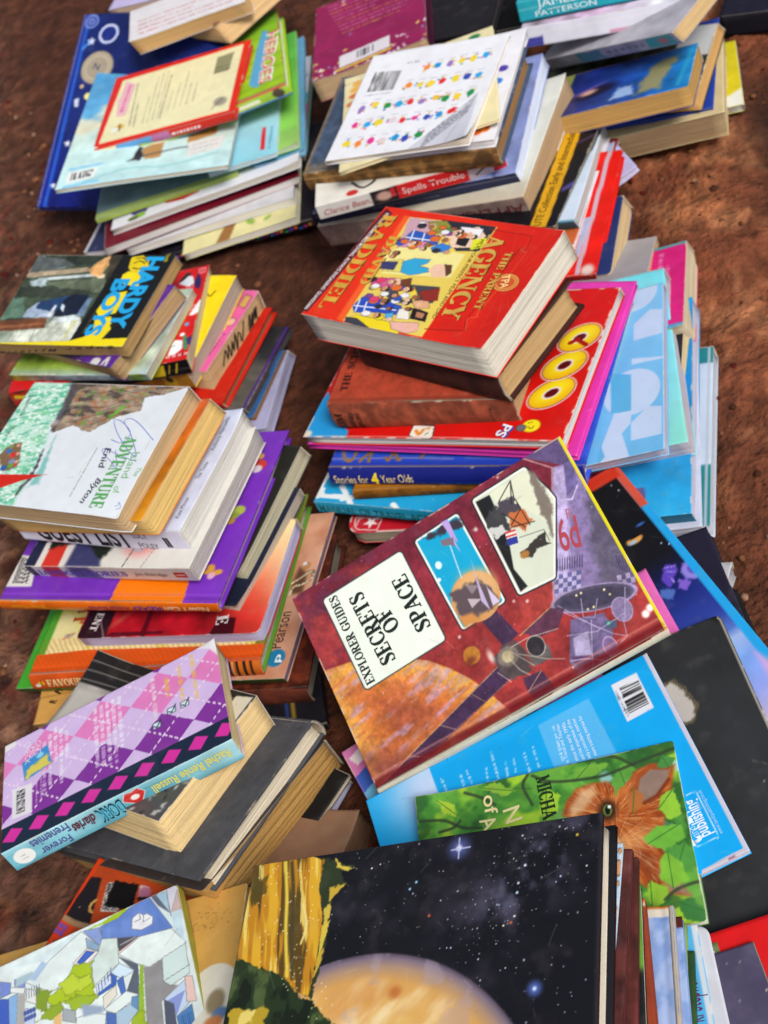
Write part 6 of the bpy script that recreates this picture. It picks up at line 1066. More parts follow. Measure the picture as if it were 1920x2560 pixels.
def a_goo(a):
    a.c[:] = H('cf120e'); a.mott(.07, .4, 3)
    a.poly([(-0.02211,0.01442),(0.007941,0.3109),(0.08737,0.133),(0.1768,0.04347),(0.1811,-0.0553)], '1f93d6', soft=.04); a.ell([(0.01024,0.02011)][0], .55, .45, 'e8d8b8', soft=.15, a=.9)
    for s, rx, ry in (([(0.8969,0.2955)], 2.3, 1.5), ([(0.9043,0.4744)], 2.2, 1.5), ([(0.9208,0.6559)], 2.1, 1.5)):
        c = s[0]; a.ell(c, rx + .22, ry + .22, 'e8dcd8', rot=.75); a.ell(c, rx + .1, ry + .1, '8a1010', rot=.75); a.ell(c, rx, ry, 'e6b414', rot=.75); a.ell((c[0], c[1] + .25 / a.l), rx * .8, ry * .7, 'f0d81e', rot=.75, soft=.5)
        a.ell(c, rx * .42, ry * .40, 'e8dcd8', rot=.75); a.ell(c, rx * .32, ry * .3, '5c0c10', rot=.75)
    a.line([(0.893,0.622),(0.9137,0.6445),(0.9532,0.6082)], .5, 'a01010')
    a.poly([(0.433,0.01745),(0.4316,0.08218),(0.5117,0.07926),(0.5209,0.01534),(0.5164,0.001555),(0.4678,0.004682)], 'ece4d8', out='1f1a1a', ow=.12, soft=.04); a.line(smooth([(0.4493,0.05014),(0.467,0.02757),(0.4761,0.0554)]), .35, 'e08a2a', soft=.05); a.poly([(0.4791,0.0647),(0.5018,0.07443),(0.4985,0.05594)], 'e08a2a'); a.line([(0.4906,0.02363),(0.5008,0.03764)], .12, '3a8a4a')
    c = [(0.8702,0.09143)][0]; a.ell(c, .85, .75, 'f0dc1e', out='8a6a10', ow=.05); a.line(smooth([(0.8583,0.08674),(0.8743,0.0738),(0.8805,0.09165)]), .1, '5a4a10'); a.ell([(0.8371,0.07738)][0], .45, .38, '6a6a72', out='2a2a30', ow=.05)
    for q in [(0.8583,0.109),(0.8676,0.1136)]: a.ell(q, .08, .08, '4a3a10')
    a.line([(0, .006), (.3, .012), (1, .006)], .1, 'e0b8b0', a=.7); a.wear(.22, 'e0d0c8', 5, .5)
B = Book('goo', 'annual', 'large red annual with fat yellow letters and a cyan corner, centre stack', cover='cf120e', page='b9b8b8', art=a_goo, res=.1, m='gloss', spine='v1', worn=0, bow=0, twist=0, pj=.09)
q = [(0.75,0.06645),(0.7838,0.005095),(0.7639,0.1072),(0.7928,0.0541)]; q = [(0.7426,0.04692),(0.7771,0.01053),(0.7574,0.09029),(0.7874,0.05875)]
q = [(0.7714,0.09833),(0.7547,0.0264)]; B.text([('PS', (q[0][0], q[0][1]), (q[1][0], q[1][1]), 1.15, .06)], '2f3f9a'); B.text([('PS', q[0], q[1], 1.0, .02)], 'eceaf0', h0=.06)
Book('pink_annual', 'annual', 'bright pink thin hardcover showing as a band under the red annual', hard=False, cover='d63aa8', page='c83a9e', res=.3, spine=None, m='gloss', rim='c02c94', bow=0, twist=0, art=lambda a: [a.mott(.06, .5), a.poly([(0, .985), (.5, .99), (.5, 1), (0, 1)], '2a4ab0')])
def a_bs(a):
    a.c[:] = H('2c4fc8'); a.mott(.08, .5, 2); a.put(sstep(.06, .04, a.V), '2440b0', .8); a.line([(.0, .048), (.3, .052), (.5, .046)], .16, '8a8ab8', a=.8, soft=.08); a.line([(.55, .05), (.75, .05)], .25, '6a70b0', a=.6, soft=.1)
    for s in ([(0.03875,0.08803),(0.05806,0.04734),(0.08535,0.03904),(0.0936,0.07112),(0.09465,0.08726)], [(0.1234,0.03469),(0.1391,0.06253),(0.1622,0.08632),(0.1599,0.0543),(0.16,0.03436)], [(0.2264,0.05358),(0.242,0.04153),(0.2529,0.08507),(0.2766,0.04514),(0.2885,0.04502)], [(0.3687,0.05203),(0.376,0.06763),(0.3891,0.08318)]): a.line(smooth(s), .32, '8a6a2c')
B = Book('blue_stories', HB, 'royal blue hardcover with gold lettering on its navy spine, centre stack', hard=True, spine='v0', cover='2c4fc8', page='b8ac98', spine_col='16207a', rim='1e3cae', art=a_bs, res=.13, m='gloss', worn=.04)
q = [(0.01737,0.121),(0.1611,0.1236),(0.1743,0.08851),(0.2045,0.08915),(0.2145,0.1421),(0.3458,0.1963)]; B.text([('Stories for', q[0], q[1], .8, .005), ('Year Olds', q[4], q[5], .8, .005)], 'dcc890', side='v0'); B.text([('4', q[2], q[3], 1.0, .05)], 'ecd820', side='v0')
B = Book('mustard', HB, 'old mustard brown cloth book under the royal blue hardcover', hard=True, spine='v0', cover='a2660f', page='a88a5a', spine_col='7c4c12', res=.16, m='cloth', spine_art=lambda a: [a.mott(.3, 1)])
B.text([('FIRST', (.03, .25), (.12, .25), .5), ('STORIES FOR', (.33, .25), (.7, .25), .45)], '4a2a0c', side='v0')
def a_tr(a):
    a.c[:] = H('1f9fd6'); a.mott(.05, .6)
    for s in ([(0.00254,0.08594),(0.003197,0.2157)], [(0.009043,0.0402),(-0.0007851,0.0972),(0.01612,0.09944)], [(-0.002394,0.1146),(0.03094,0.04899),(0.06206,0.04976)], [(0.07541,0.05158),(0.1265,0.05395)], [(0.09731,0.1393),(0.1801,-0.00265)], [(0.1282,0.03579),(0.1759,0.06071)], [(0.366,0.02706),(0.3904,-0.002987)], [(-0.0004421,0.1678),(0.01341,0.2169)]): a.line(s, .55, 'e4ecf0', soft=.04)
B = Book('travel', PB, 'sky blue paperback with white line pattern and green spine letters, centre stack', spine='v0', cover='1f9fd6', page='b8b4aa', spine_col='1f93bc', art=a_tr, res=.12, bow=0, twist=0)
q = [(0.01398,0.1595),(0.6103,-0.05851)]; B.text([('MANUAL OF TRAVEL AGENCY', q[0], q[1], .8, .01)], '146a70', side='v0')
Book('white_under', PB, 'white paperback with pale pages sticking out right of the royal blue hardcover', cover='8a7c34', page='c0bcae', res=.3, bow=0)
def a_rb(a):
    a.c[:] = H('c21c2c'); a.mott(.06, .5); q = [(0.03005,0.02754),(0.1603,0.01359),(0.1715,0.09275),(0.03155,0.1132)]; a.line(q, .12, 'e8c8c8', closed=True)
    c = [(0.1179,0.07153)][0]; a.poly([(c[0] + math.cos(i * 1.2566 / 2 + .9) * (.85 if i % 2 == 0 else .32) / a.w, c[1] + math.sin(i * 1.2566 / 2 + .9) * (.85 if i % 2 == 0 else .32) / a.l) for i in range(10)], 'f0e4e4'); a.ell((c[0] + .6 / a.w, c[1] + .5 / a.l), .22, .2, 'f0e4e4'); a.wear(.3, 'e4d8d0', 3, .5)
B = Book('red_board', 'board_book', 'red rounded corner board book with white star emblem under the centre stack', cover='c21c2c', page='a89c86', art=a_rb, res=.1, m='gloss', rnd=1.4, worn=0, spine='v1', bow=0)
q = [(0.08803,0.02854),(0.0529,0.1045)]; q = [(0.04658,0.04144),(0.06082,0.104)]; B.text([('learning', q[0], q[1], .42)], 'ecd8d8')
# ---------------------------------------------------------------- right hand stack
Book('grey_cream', PB, 'grey covered paperback with thick cream pages behind the pink annual', cover='a49e9e', page='c2a47e', res=.2, art=lambda a: [a.grad([(0, '9a949c'), (1, 'b0acae')], 90), a.mott(.05, .5)])
def a_ps(a):
    a.c[:] = H('d81e7c'); a.mott(.08, .5); a.put(sstep(.48, .44, a.U), 'd8dce8'); a.ell((.55, .8), 1.2, 2.6, 'c8cc3a', soft=.15); a.ell((.5, .76), .5, 1.0, '5ab0a8', soft=.1); a.put(sstep(.965, .975, a.V), '3aa0a8'); a.put(sstep(.05, .02, a.V), '4aa0c8'); a.greek((.78, .2), (.8, .92), (.84, .2), 2, 'e8a0c8', .3, 3)
Book('pink_spine', PB, 'hot pink paperback with yellow and white shapes and pale cream pages, right hand stack', cover='d81e7c', page='c0b498', art=a_ps, res=.14)
def a_shape(a):
    a.grad([(0, '6ab4e8'), (1, '7cc0ee')], 90); a.mott(.03, .4); W = 'b9cfee'
    p = lambda s: a.poly(s, W, soft=.06)
    p([(1.001,1.003),(1.043,0.9932),(1.039,-0.03047),(0.9981,0.0008648)]); p([(0.7658,0.7737),(0.8944,0.8444),(0.991,0.827),(0.99,0.6744),(0.768,0.6693)]); p([(0.7521,0.5604),(1.011,0.5263),(0.9846,0.5175),(0.753,0.5247)])
    c = [(0.7567,0.3609)][0]; a.ell(c, 2.7, 3.1, 'b9cfee', soft=.06); a.poly([(0.591,0.5033),(0.7525,0.465),(0.7558,0.2472),(0.6014,0.2616)], '58aede', soft=.05); p([(0.75,0.4585),(0.7724,0.4542),(0.7764,0.2567),(0.7546,0.2606)])
    p([(0.7564,0.1848),(0.8802,0.2577),(0.983,0.239),(0.9821,0.08469),(0.7587,0.08493)]); p([(0.6279,0.2569),(0.7548,0.254),(0.7521,0.1823),(0.6888,0.1352),(0.7481,-0.001027),(0.5189,-0.007156),(0.5477,0.1015)]); a.ell([(0.7615,0.9826)][0], 2.4, 2.9, W, soft=.06); a.poly([(0.5189,-0.007156),(0.5685,0.02846),(0.5352,0.09087),(0.5158,0.04972)], '5aaee0', soft=.05)
Book('pale_shapes', 'textbook', 'large pale blue softcover with white geometric shapes on the right hand stack', cover='6ab4e8', page='a3a6bc', art=a_shape, res=.12, m='gloss', bow=0, twist=0, worn=.03)
Book('aqua_under', 'textbook', 'aqua softcover with grey pages directly beneath the pale blue geometric one', cover='74d2dc', page='aeaab6', res=.25, m='gloss', bow=0, twist=0, art=lambda a: [a.grad([(0, '8fd8dc'), (1, '6fd0e0')], 90), a.mott(.06, .4), a.put(sstep(.8, 1.1, 1 - a.V + a.U * .1), '7ad0b8', .6)], worn=.18)
Book('black_cream', PB, 'black paperback with cream pages leaning on the right hand stack below the pink one', cover='202028', page='bfae86', res=.3, art=lambda a: [a.mott(.1, .5), a.put(sstep(.93, .95, a.V), '7a9a6a')])
def a_bl(a):
    a.grad([(0, '2aa0d8'), (.5, '1a78b8'), (1, '1f88c8')], 90); a.mott(.15, .4); a.poly([(-.1, .08), (.62, .1), (.60, .3), (-.1, .3)], 'd43a6c', soft=.08); a.poly([(-.1, .0), (.6, .02), (.62, .12), (-.1, .1)], 'c2beb8', soft=.05); a.poly([(.58, .03), (.8, .05), (.79, .13), (.6, .12)], '5c5a8e', soft=.05); a.ell((.5, .07), .6, .8, '3c3438', soft=.15)
Book('blue_label', 'textbook', 'blue softcover with a pink and grey panel near the right hand stack base', cover='1f8ac4', page='aeb0c4', art=a_bl, res=.16, m='gloss', bow=0, twist=0, spine='v0', spine_col='16607e')
Book('white_thick', 'textbook', 'white softcover with pale lavender edges, second from the ground on the right', cover='b9bed4', page='b4b4c6', res=.3, bow=0, twist=0)
Book('teal_white', 'textbook', 'white softcover with teal end bands flat on the earth at the far right', cover='b6c6da', page='a9b0bc', res=.2, bow=0, twist=0, art=lambda a: [a.put(sstep(.90, .905, a.V), '1f7a82'), a.put(sstep(.32, .31, a.V), '1f7a82'), a.mott(.05, .4), a.line([(.98, 0), (.98, 1)], .3, 'a8b4c4')])
Book('navy_block', HB, 'thick near black navy book low on the right beside the cyan edged space book', hard=False, cover='1c1a2e', page='2a2838', res=.3, m='matte', spine=None)
Book('curl_white', 'booklet', 'pale booklet with curled corner poking out right of the cyan edged space book', cover='a8b2b4', page='b4b4bc', res=.2, cat='booklet', lift=[(1, 1, 1.2, 7)], art=lambda a: [a.grad([(0, '7a90a0'), (.6, '9fb0b4'), (1, 'c0c0c8')], 0), a.mott(.3, .5), a.ell((.9, .9), 1, .3, '7ac08a', soft=.1)])
Book('black_low', HB, 'black hardcover lying lowest at the right edge under the cyan edged space book', hard=True, cover='14141a', page='2c2c34', res=.4, m='matte', spine=None)
# ---------------------------------------------------------------- loose books spread over the lower right
def a_ds(a):
    v = 1 - a.V; a.grad([(1, '0b0b0e'), (.62, '101016'), (.5, '14206a'), (.36, '2c3f9a'), (.30, '4a6cc0'), (.27, '9ab4e4'), (.2, '6f96dc'), (.1, '8a9ae0'), (0, 'c8b8d8')], 90); a.mott(.15, .3, 3)
    c = [(0.8773,0.7139)][0]; a.ell(c, .75, .42, 'd89a4a', soft=.1); a.ell([(0.866,0.708)][0], .4, .14, '8ac0e8', soft=.08); a.ell([(0.8879,0.7256)][0], .75, .22, '0b0b0e', soft=.08); a.ell([(0.9287,0.7525)][0], .4, .12, '3a6ac0', soft=.08)
    for s, k in (([(0.9021,0.5826),(0.9388,0.5695),(0.9268,0.5471),(0.8736,0.5064),(0.8632,0.5421)], '5a40b8'), ([(0.9577,0.5577),(0.9905,0.5521),(0.9887,0.5133),(0.9647,0.4938),(0.9342,0.5079),(0.9368,0.5359)], '6a58c8'), ([(0.9154,0.5196),(0.9448,0.4916),(0.9149,0.4761),(0.8899,0.4914)], '7a5ac8'), ([(0.8403,0.5171),(0.8837,0.4953),(0.8553,0.4693),(0.8263,0.4918)], '4a6ab8')): a.poly(s, k, soft=.12, rough=.2)
    a.ell([(0.9688,0.5233)][0], .8, .9, '8a80d8', soft=.2); a.ell([(0.9757,0.5264)][0], .45, .55, '5a4cb8', soft=.12)
    for i in range(3): a.line([[(0.897,0.5757),(0.8958,0.5615),(0.8921,0.5439)][i], [(0.9306,0.5647),(0.9211,0.5457),(0.8954,0.5173)][i]], .08, 'a090e0')
    for q in [(0.935,0.934),(0.9439,0.6556),(0.965,0.6395),(0.946,0.9038)]: a.ell(q, .06, .06, 'c0d0f8')
    e = sstep(.966, .972, a.U); a.put(e, '1f9ce0'); a.put(e * sstep(.80, .81, a.V), 'c8503c'); a.put(sstep(.945, .955, a.V) * sstep(.99, .98, a.U), 'c03018')
    a.poly([(.93, .0), (1, 0), (1, .13), (.96, .2)], 'd8a0d0', soft=.4, a=.8)
Book('dark_space', 'picture_book', 'dark planet and satellite picture book with cyan and red edges', hard=True, cover='0b0b0e', page='1f9ce0', rim='1f9ce0', art=a_ds, res=.12, m='gloss', spine=None, worn=.04)
Book('pink_slip', 'picture_book', 'pink book showing as a narrow strip beside the dark red space hardcover', cover='d664b0', page='cfa0c0', res=.3, spine=None, art=lambda a: [a.mott(.12, .4), a.put(sstep(.03, .0, a.V), 'e8902a')])
def a_sl(a):
    a.c[:] = H('2b2d30'); a.mott(.16, .12, 3); a.mott(.1, .8, 5)
    t = [(0.7655,0.8445),(0.7896,0.84),(0.8065,0.8157),(0.8177,0.7858),(0.8238,0.7626),(0.8255,0.7374),(0.8013,0.6997),(0.7394,0.7265)]; a.poly(t, '5a5240', soft=.08, rough=.35, grow=.3, seed=4); a.poly(t, 'bab4ae', soft=.1, rough=.25, seed=4)
    a.poly([(0.9614,1.012),(1.001,1.013),(1.007,0.9854),(1.011,0.9479),(0.9729,0.9929)], '15140f', soft=.4); a.line([(.995, 0), (.995, 1)], .2, 'b8b2a8', a=.8)
Book('grey_slate', 'picture_book', 'big slate grey softcover with a torn burnt patch showing white', cover='2b2d30', page='b0aaa0', art=a_sl, res=.14, m='matte', spine=None, rnd=.6, worn=.1)
Book('stripe_pink', 'picture_book', 'book with pink, blue and white stripes peeking left of the cyan softcover', cover='d078b0', page='b05040', res=.14, spine=None, art=lambda a: [a.mott(.05, .5), a.poly([(0, .85), (.5, .98), (.5, .9), (0, .76)], '3a5ab4', soft=.04), a.poly([(0, .76), (.5, .9), (.5, .8), (0, .68)], '6ab4dc', soft=.04), a.poly([(0, .68), (.5, .78), (.5, .74), (0, .64)], 'e4d8dc', soft=.04), a.poly([(.02, .95), (.2, 1), (.2, .93), (.05, .9)], 'e8dce0'), a.poly([(.06, .60), (.5, .7), (.5, .5), (.12, .45)], 'c8482a', soft=.05), a.poly([(0, .5), (.06, .52), (.1, .3), (0, .3)], 'ce70a8')])
def a_cgi(a):
    a.c[:] = H('10a4ec'); a.mott(.03, .3)
    q = [(0.2351,0.9959),(0.2304,0.85),(0.1217,0.6808),(0.005221,0.7496),(-0.001874,0.9985),(0.09359,1.006)]; c = [(0.2109,0.927)][0]; d = np.hypot((a.U - c[0]) * a.w, (a.V - c[1]) * a.l); P = a.cm([(-0.06365,0.9897),(0.23,1.01),(0.233,0.7391),(0.1381,0.6106),(-0.1139,0.737)]); sl = a.box(P.min(0), P.max(0), 0)
    ins = 1 - sstep(-.02, .06, a.sd(P, sl)); a.put(ins * (1 - sstep(.2, 6.5, d[sl])), 'c4d4f4', .95, sl)
    b = [(0.6057,0.9252),(0.7756,0.9272),(0.7824,0.657),(0.7827,0.6326),(0.6011,0.7054)]; a.line(b[:3], .14, '0a78b8', a=.7, soft=.08); a.poly(b, '52b4ee', soft=.06, grow=.1)
    a.poly([(0.8589,0.9381),(0.9455,0.9353),(0.9446,0.7445),(0.8547,0.7422)], 'd8dce8'); a.bars([[(0.866,0.7664),(0.8748,0.9115),(0.9416,0.91),(0.9401,0.7671)][i] for i in (0, 1, 2, 3)], 'dcdfe8', 5, .05, .05); a.greek(*[(0.8645,0.7615),(0.8638,0.9015),(0.8692,0.7639)], 1, '3a4a5a', .1)
    for s, n in (([(0.2597,0.8518),(0.2558,0.923),(0.2654,0.8412)], 1), ([(0.3166,0.832),(0.3188,0.892),(0.32,0.8293)], 1), ([(0.3431,0.8235),(0.3412,0.8992),(0.3431,0.8235)], 1), ([(0.3907,0.7862),(0.4021,0.8633),(0.3907,0.7862)], 1), ([(0.4262,0.7827),(0.4342,0.9253),(0.4262,0.7827)], 1), ([(0.4556,0.7718),(0.4729,0.9005),(0.4843,0.7736)], 2), ([(0.5239,0.7422),(0.5336,0.9143),(0.5556,0.7415)], 2), ([(0.63,0.7187),(0.6452,0.8926),(0.63,0.7187)], 1)): a.greek(*s, n, 'd4e8f8', .13, n)
    lb = [(0.9136,0.32),(0.9344,0.3169),(0.9426,0.2975),(0.9418,0.1167),(0.9285,0.1054),(0.8831,0.104),(0.8726,0.1223)]; a.line(smooth(lb), .07, 'b0dcf8')
    a.put(sstep(.985, .99, a.U), 'c8c4d4'); a.poly([(0.8586,0.01252),(0.9925,0.01939),(0.9968,-0.007943),(0.8555,-0.01428)], 'c4c0d0', soft=.03); a.poly([(0.9375,0.008129),(0.9575,0.008922),(0.9579,-0.01023),(0.9402,-0.01102)], '7a6a94', soft=.06); a.line([(0.9394,-8.531e-05),(0.9579,2.108e-05)], .14, 'b8706a')
B = Book('cgi', 'textbook', 'bright cyan softcover back with white barcode label and small white print', top='back_cover', cover='10a4ec', page='b8b4c4', art=a_cgi, res=.09, m='gloss', spine=None, bow=0, twist=0, worn=0)
q = [(0.9262,0.1266),(0.9305,0.2939),(0.8973,0.1146),(0.8963,0.1437),(0.8982,0.1458),(0.8967,0.1881),(0.8981,0.1997),(0.8952,0.2272),(0.9577,0.1083),(0.9567,0.3145),(0.9351,0.2388),(0.9348,0.2776)]; B.text([('publishing', q[0], q[1], .95, .02), ('t', q[2], q[3], 1.2, .05), ('t', q[6], q[7], 1.0, .05)], 'dcecfa'); B.text([('and', q[4], q[5], .62), ('www.tandtpublishing.co.uk', q[8], q[9], .28), ('co.uk', q[10], q[11], .3)], 'a8d8f4')
q = [(0.6458,0.6964),(0.6639,0.8874),(0.6736,0.6839),(0.6822,0.8811),(0.6928,0.6746),(0.699,0.8837),(0.7118,0.6678),(0.7153,0.8791),(0.7313,0.6678),(0.7363,0.8743)]
B.text([('in Travel and Tourism', q[0], q[1], .3), ('since the early 1990s', q[2], q[3], .3), ('and has experience of the', q[4], q[5], .3), ('only a consultant, examiner', q[6], q[7], .3), ('more training courses for', q[8], q[9], .3)], 'dceefa')
def a_cat(a):
    a.c[:] = H('458a34'); n = fbm(a.X * .45, a.Y * .6, 3, 4); a.put(sstep(.45, .62, n), '66a83e', .9); a.put(sstep(.52, .7, fbm(a.X * .5, a.Y * .5, 13, 3)), 'aed436', .8); a.put(sstep(.6, .7, fbm(a.X * .6, a.Y * .6, 23, 3)) * sstep(.5, .7, a.U), '9fd0d8', .8); a.put(sstep(.45, .3, n), '26522a', .7)
    leaf = lambda s, c, v='2f6a2c', sd=1: [a.poly(s, c, soft=.1, rough=.18, seed=sd), a.line([s[0], s[len(s) // 2]], .08, v, a=.8)]
    fur = [(0.5579,0.7057),(0.577,0.7809),(0.6221,0.848),(0.6845,0.8609),(0.7356,0.8499),(0.7742,0.802),(0.8107,0.8235),(0.8416,0.8746),(0.9041,0.898),(0.9889,0.8591),(0.9671,0.7417),(0.9325,0.6204),(0.9064,0.4988),(0.9033,0.3977),(0.9105,0.283),(0.9651,0.1387),(0.8973,0.1671),(0.83,0.2089),(0.7879,0.2707),(0.758,0.38),(0.704,0.5123),(0.6472,0.6359)]
    a.poly(fur, 'a8501f', soft=.2, rough=.06); P = a.cm(fur); sl = a.box(P.min(0), P.max(0), 0); dd = a.sd(P, sl); ins = 1 - sstep(-.25, .05, dd); x, y = a.X[sl], a.Y[sl]; fc = a.cm([(0.7372,0.6394)])[0]; an = np.arctan2(y - fc[1], x - fc[0]); rr = np.hypot(x - fc[0], y - fc[1])
    f1 = fbm(an * 22 + 60, rr * .7, 5, 4); f2 = fbm(an * 30 + 90, rr * 1.1, 7, 3); a.put(ins * sstep(.5, .72, f1), 'd08a48', .6, sl); a.put(ins * sstep(.58, .75, f2), 'e4bd8c', .5, sl); a.put(ins * sstep(.46, .3, f1), '6e2e14', .55, sl); a.put(ins * sstep(-.1, -.9, -dd - 1.0), '5c2812', .0, sl)
    ear = [(0.8274,0.7768),(0.8472,0.845),(0.9022,0.8806),(0.9757,0.8543),(0.9498,0.7748),(0.8994,0.698),(0.8466,0.6759)]; a.poly(ear, '8a7468', soft=.15); a.poly([(0.826,0.7637),(0.8479,0.8517),(0.9036,0.8939),(0.9843,0.8553),(0.9613,0.8388),(0.9004,0.8633),(0.8575,0.8208),(0.8411,0.7449)], '9c4a22', soft=.1); a.line([(0.8466,0.6759),(0.9089,0.7081),(0.9594,0.785)], .25, '7a3418', soft=.12)
    a.ell([(0.7973,0.4824)][0], 1.9, .8, 'e0a868', rot=.3, a=.55, soft=.6); a.ell([(0.823,0.3724)][0], 1.3, .7, '8a3c1a', rot=-.6, a=.6, soft=.5); a.poly([(0.8638,0.2973),(0.9219,0.2426),(0.9658,0.1445),(0.8984,0.1765)], '8f7c70', soft=.2, a=.8); a.poly([(0.5866,0.7368),(0.6379,0.8287),(0.6827,0.8408),(0.6959,0.795),(0.6362,0.7066),(0.5907,0.6814)], 'e6cfa6', soft=.35, a=.65); a.ell([(0.7698,0.7559)][0], 1.2, .35, 'c87a3c', rot=.5, a=.7, soft=.3)
    c = [(0.7252,0.6835)][0]; a.ell(c, .7, .85, '4a2410', soft=.3); a.ell(c, .4, .58, '2a1c12', soft=.1); a.ell(c, .32, .46, '6f8f3e', soft=.08); a.ell(c, .2, .36, '10100e', soft=.06); a.ell((c[0] + .008, c[1] + .018), .13, .12, 'e8f0f4', soft=.04)
    R = random.Random(4); o = [(0.7448,0.4993)][0]
    for i in range(9): e = [(0.8453,0.5838),(0.8574,0.5407),(0.868,0.4855),(0.8757,0.4064),(0.8834,0.3286),(0.9065,0.2472),(0.9395,0.1885),(0.8032,0.6639),(0.7615,0.7588)][i]; a.line([o, e], .045, 'e0c8a0', a=.4)
    for i, (s, c) in enumerate((([(0.7866,0.9291),(0.7579,0.8559),(0.7615,0.7588),(0.8011,0.8132),(0.8465,0.8798),(0.8305,0.9343)], '5d9c3e'), ([(0.9696,0.7274),(0.921,0.704),(0.9044,0.6299),(0.9412,0.5521),(0.9852,0.5765)], '8fc43a'), ([(0.9714,0.5291),(0.8987,0.5401),(0.8354,0.4895),(0.848,0.4534),(0.9072,0.3965),(0.9784,0.4499)], '6bb03c'), ([(0.9755,0.4254),(0.9047,0.4099),(0.8939,0.3503),(0.9247,0.2663),(0.98,0.2617),(1.007,0.3525)], '4f9440'), ([(0.8357,0.2625),(0.8118,0.1899),(0.8276,0.1128),(0.8777,0.1343),(0.8934,0.2023)], '8bbf34'), ([(0.6862,0.9793),(0.6226,0.9597),(0.6266,0.9021),(0.7056,0.9021),(0.7627,0.9517)], '6ea83c'), ([(0.9498,0.9259),(0.9261,0.8652),(0.9668,0.8506),(0.9989,0.8942)], '4a8a44'), ([(0.08346,0.9558),(0.1082,0.8695),(0.1624,0.8374),(0.1472,0.9129)], 'a8c83a'), ([(0.2613,0.9732),(0.3179,0.9964),(0.3861,0.9158),(0.348,0.8867)], '86b43a'), ([(0.916,0.1231),(0.9644,0.1329),(1.001,0.05092),(1.002,-0.002122),(0.928,0.02475)], '3c7a3c'), ([(0.387,0.9296),(0.4261,0.9726),(0.4576,0.9051),(0.4267,0.8459)], '4f8c34'), ([(0.9112,0.3952),(0.8783,0.3552),(0.8715,0.2578),(0.9088,0.1977),(0.9666,0.2168),(0.9548,0.3189)], '7cb83a'), ([(0.5101,0.8869),(0.4771,0.8011),(0.4961,0.6992),(0.5429,0.7379),(0.5588,0.8284)], '9cc836'), ([(0.8315,0.7753),(0.7989,0.7055),(0.8128,0.6341),(0.8547,0.6732),(0.8574,0.7393)], 'b06a34'))): leaf(s, c, sd=i)
    for s in ([(0.4629,0.981),(0.5305,0.9218),(0.6522,0.893),(0.7394,0.8901),(0.8638,0.9222),(1.013,0.9585)], [(0.5373,1.011),(0.6617,1.002),(0.7666,0.9926),(0.8451,0.9081)], [(0.8752,0.1471),(0.9151,0.1836),(0.9729,0.2028),(1.028,0.2043)], [(0.01407,0.8515),(0.1065,0.828),(0.1774,0.7631),(0.249,0.7397)], [(0.1961,0.9672),(0.2584,0.9174),(0.31,0.8577)], [(0.08554,0.7654),(0.1412,0.7749),(0.1702,0.807)], [(0.4457,0.9942),(0.4233,0.9311),(0.451,0.8099)]): a.line(smooth(s), .24, '33402c', a=.85, soft=.08)
    a.mott(.08, 1.5, 4); a.wear(.07, 'e0dccc', 3, .5)
B = Book('cat', PB, 'leafy green paperback with a ginger cat face peeping from it', cover='3f7a34', page='c4c0b4', art=a_cat, res=.065, m='gloss', spine=None, rnd=.2, bow=.02, twist=0, worn=0)
q = [(0.2666,0.9202),(0.2695,0.8038),(0.3379,0.8121),(0.3462,0.7269),(0.2433,0.7814),(0.2598,0.7074),(0.4811,0.9342),(0.4917,0.7128)]; B.text([('of', q[0], q[1], 1.0, .01), ('N', q[2], q[3], 1.3, .01), ('A', q[4], q[5], 1.2, .01)], 'eadfa4'); q = [(0.4752,0.9624),(0.4876,0.702)]; B.text([('~MICHA', q[0], (q[1][0] * 1.0, q[1][1]), 1.05)], '1c3018')
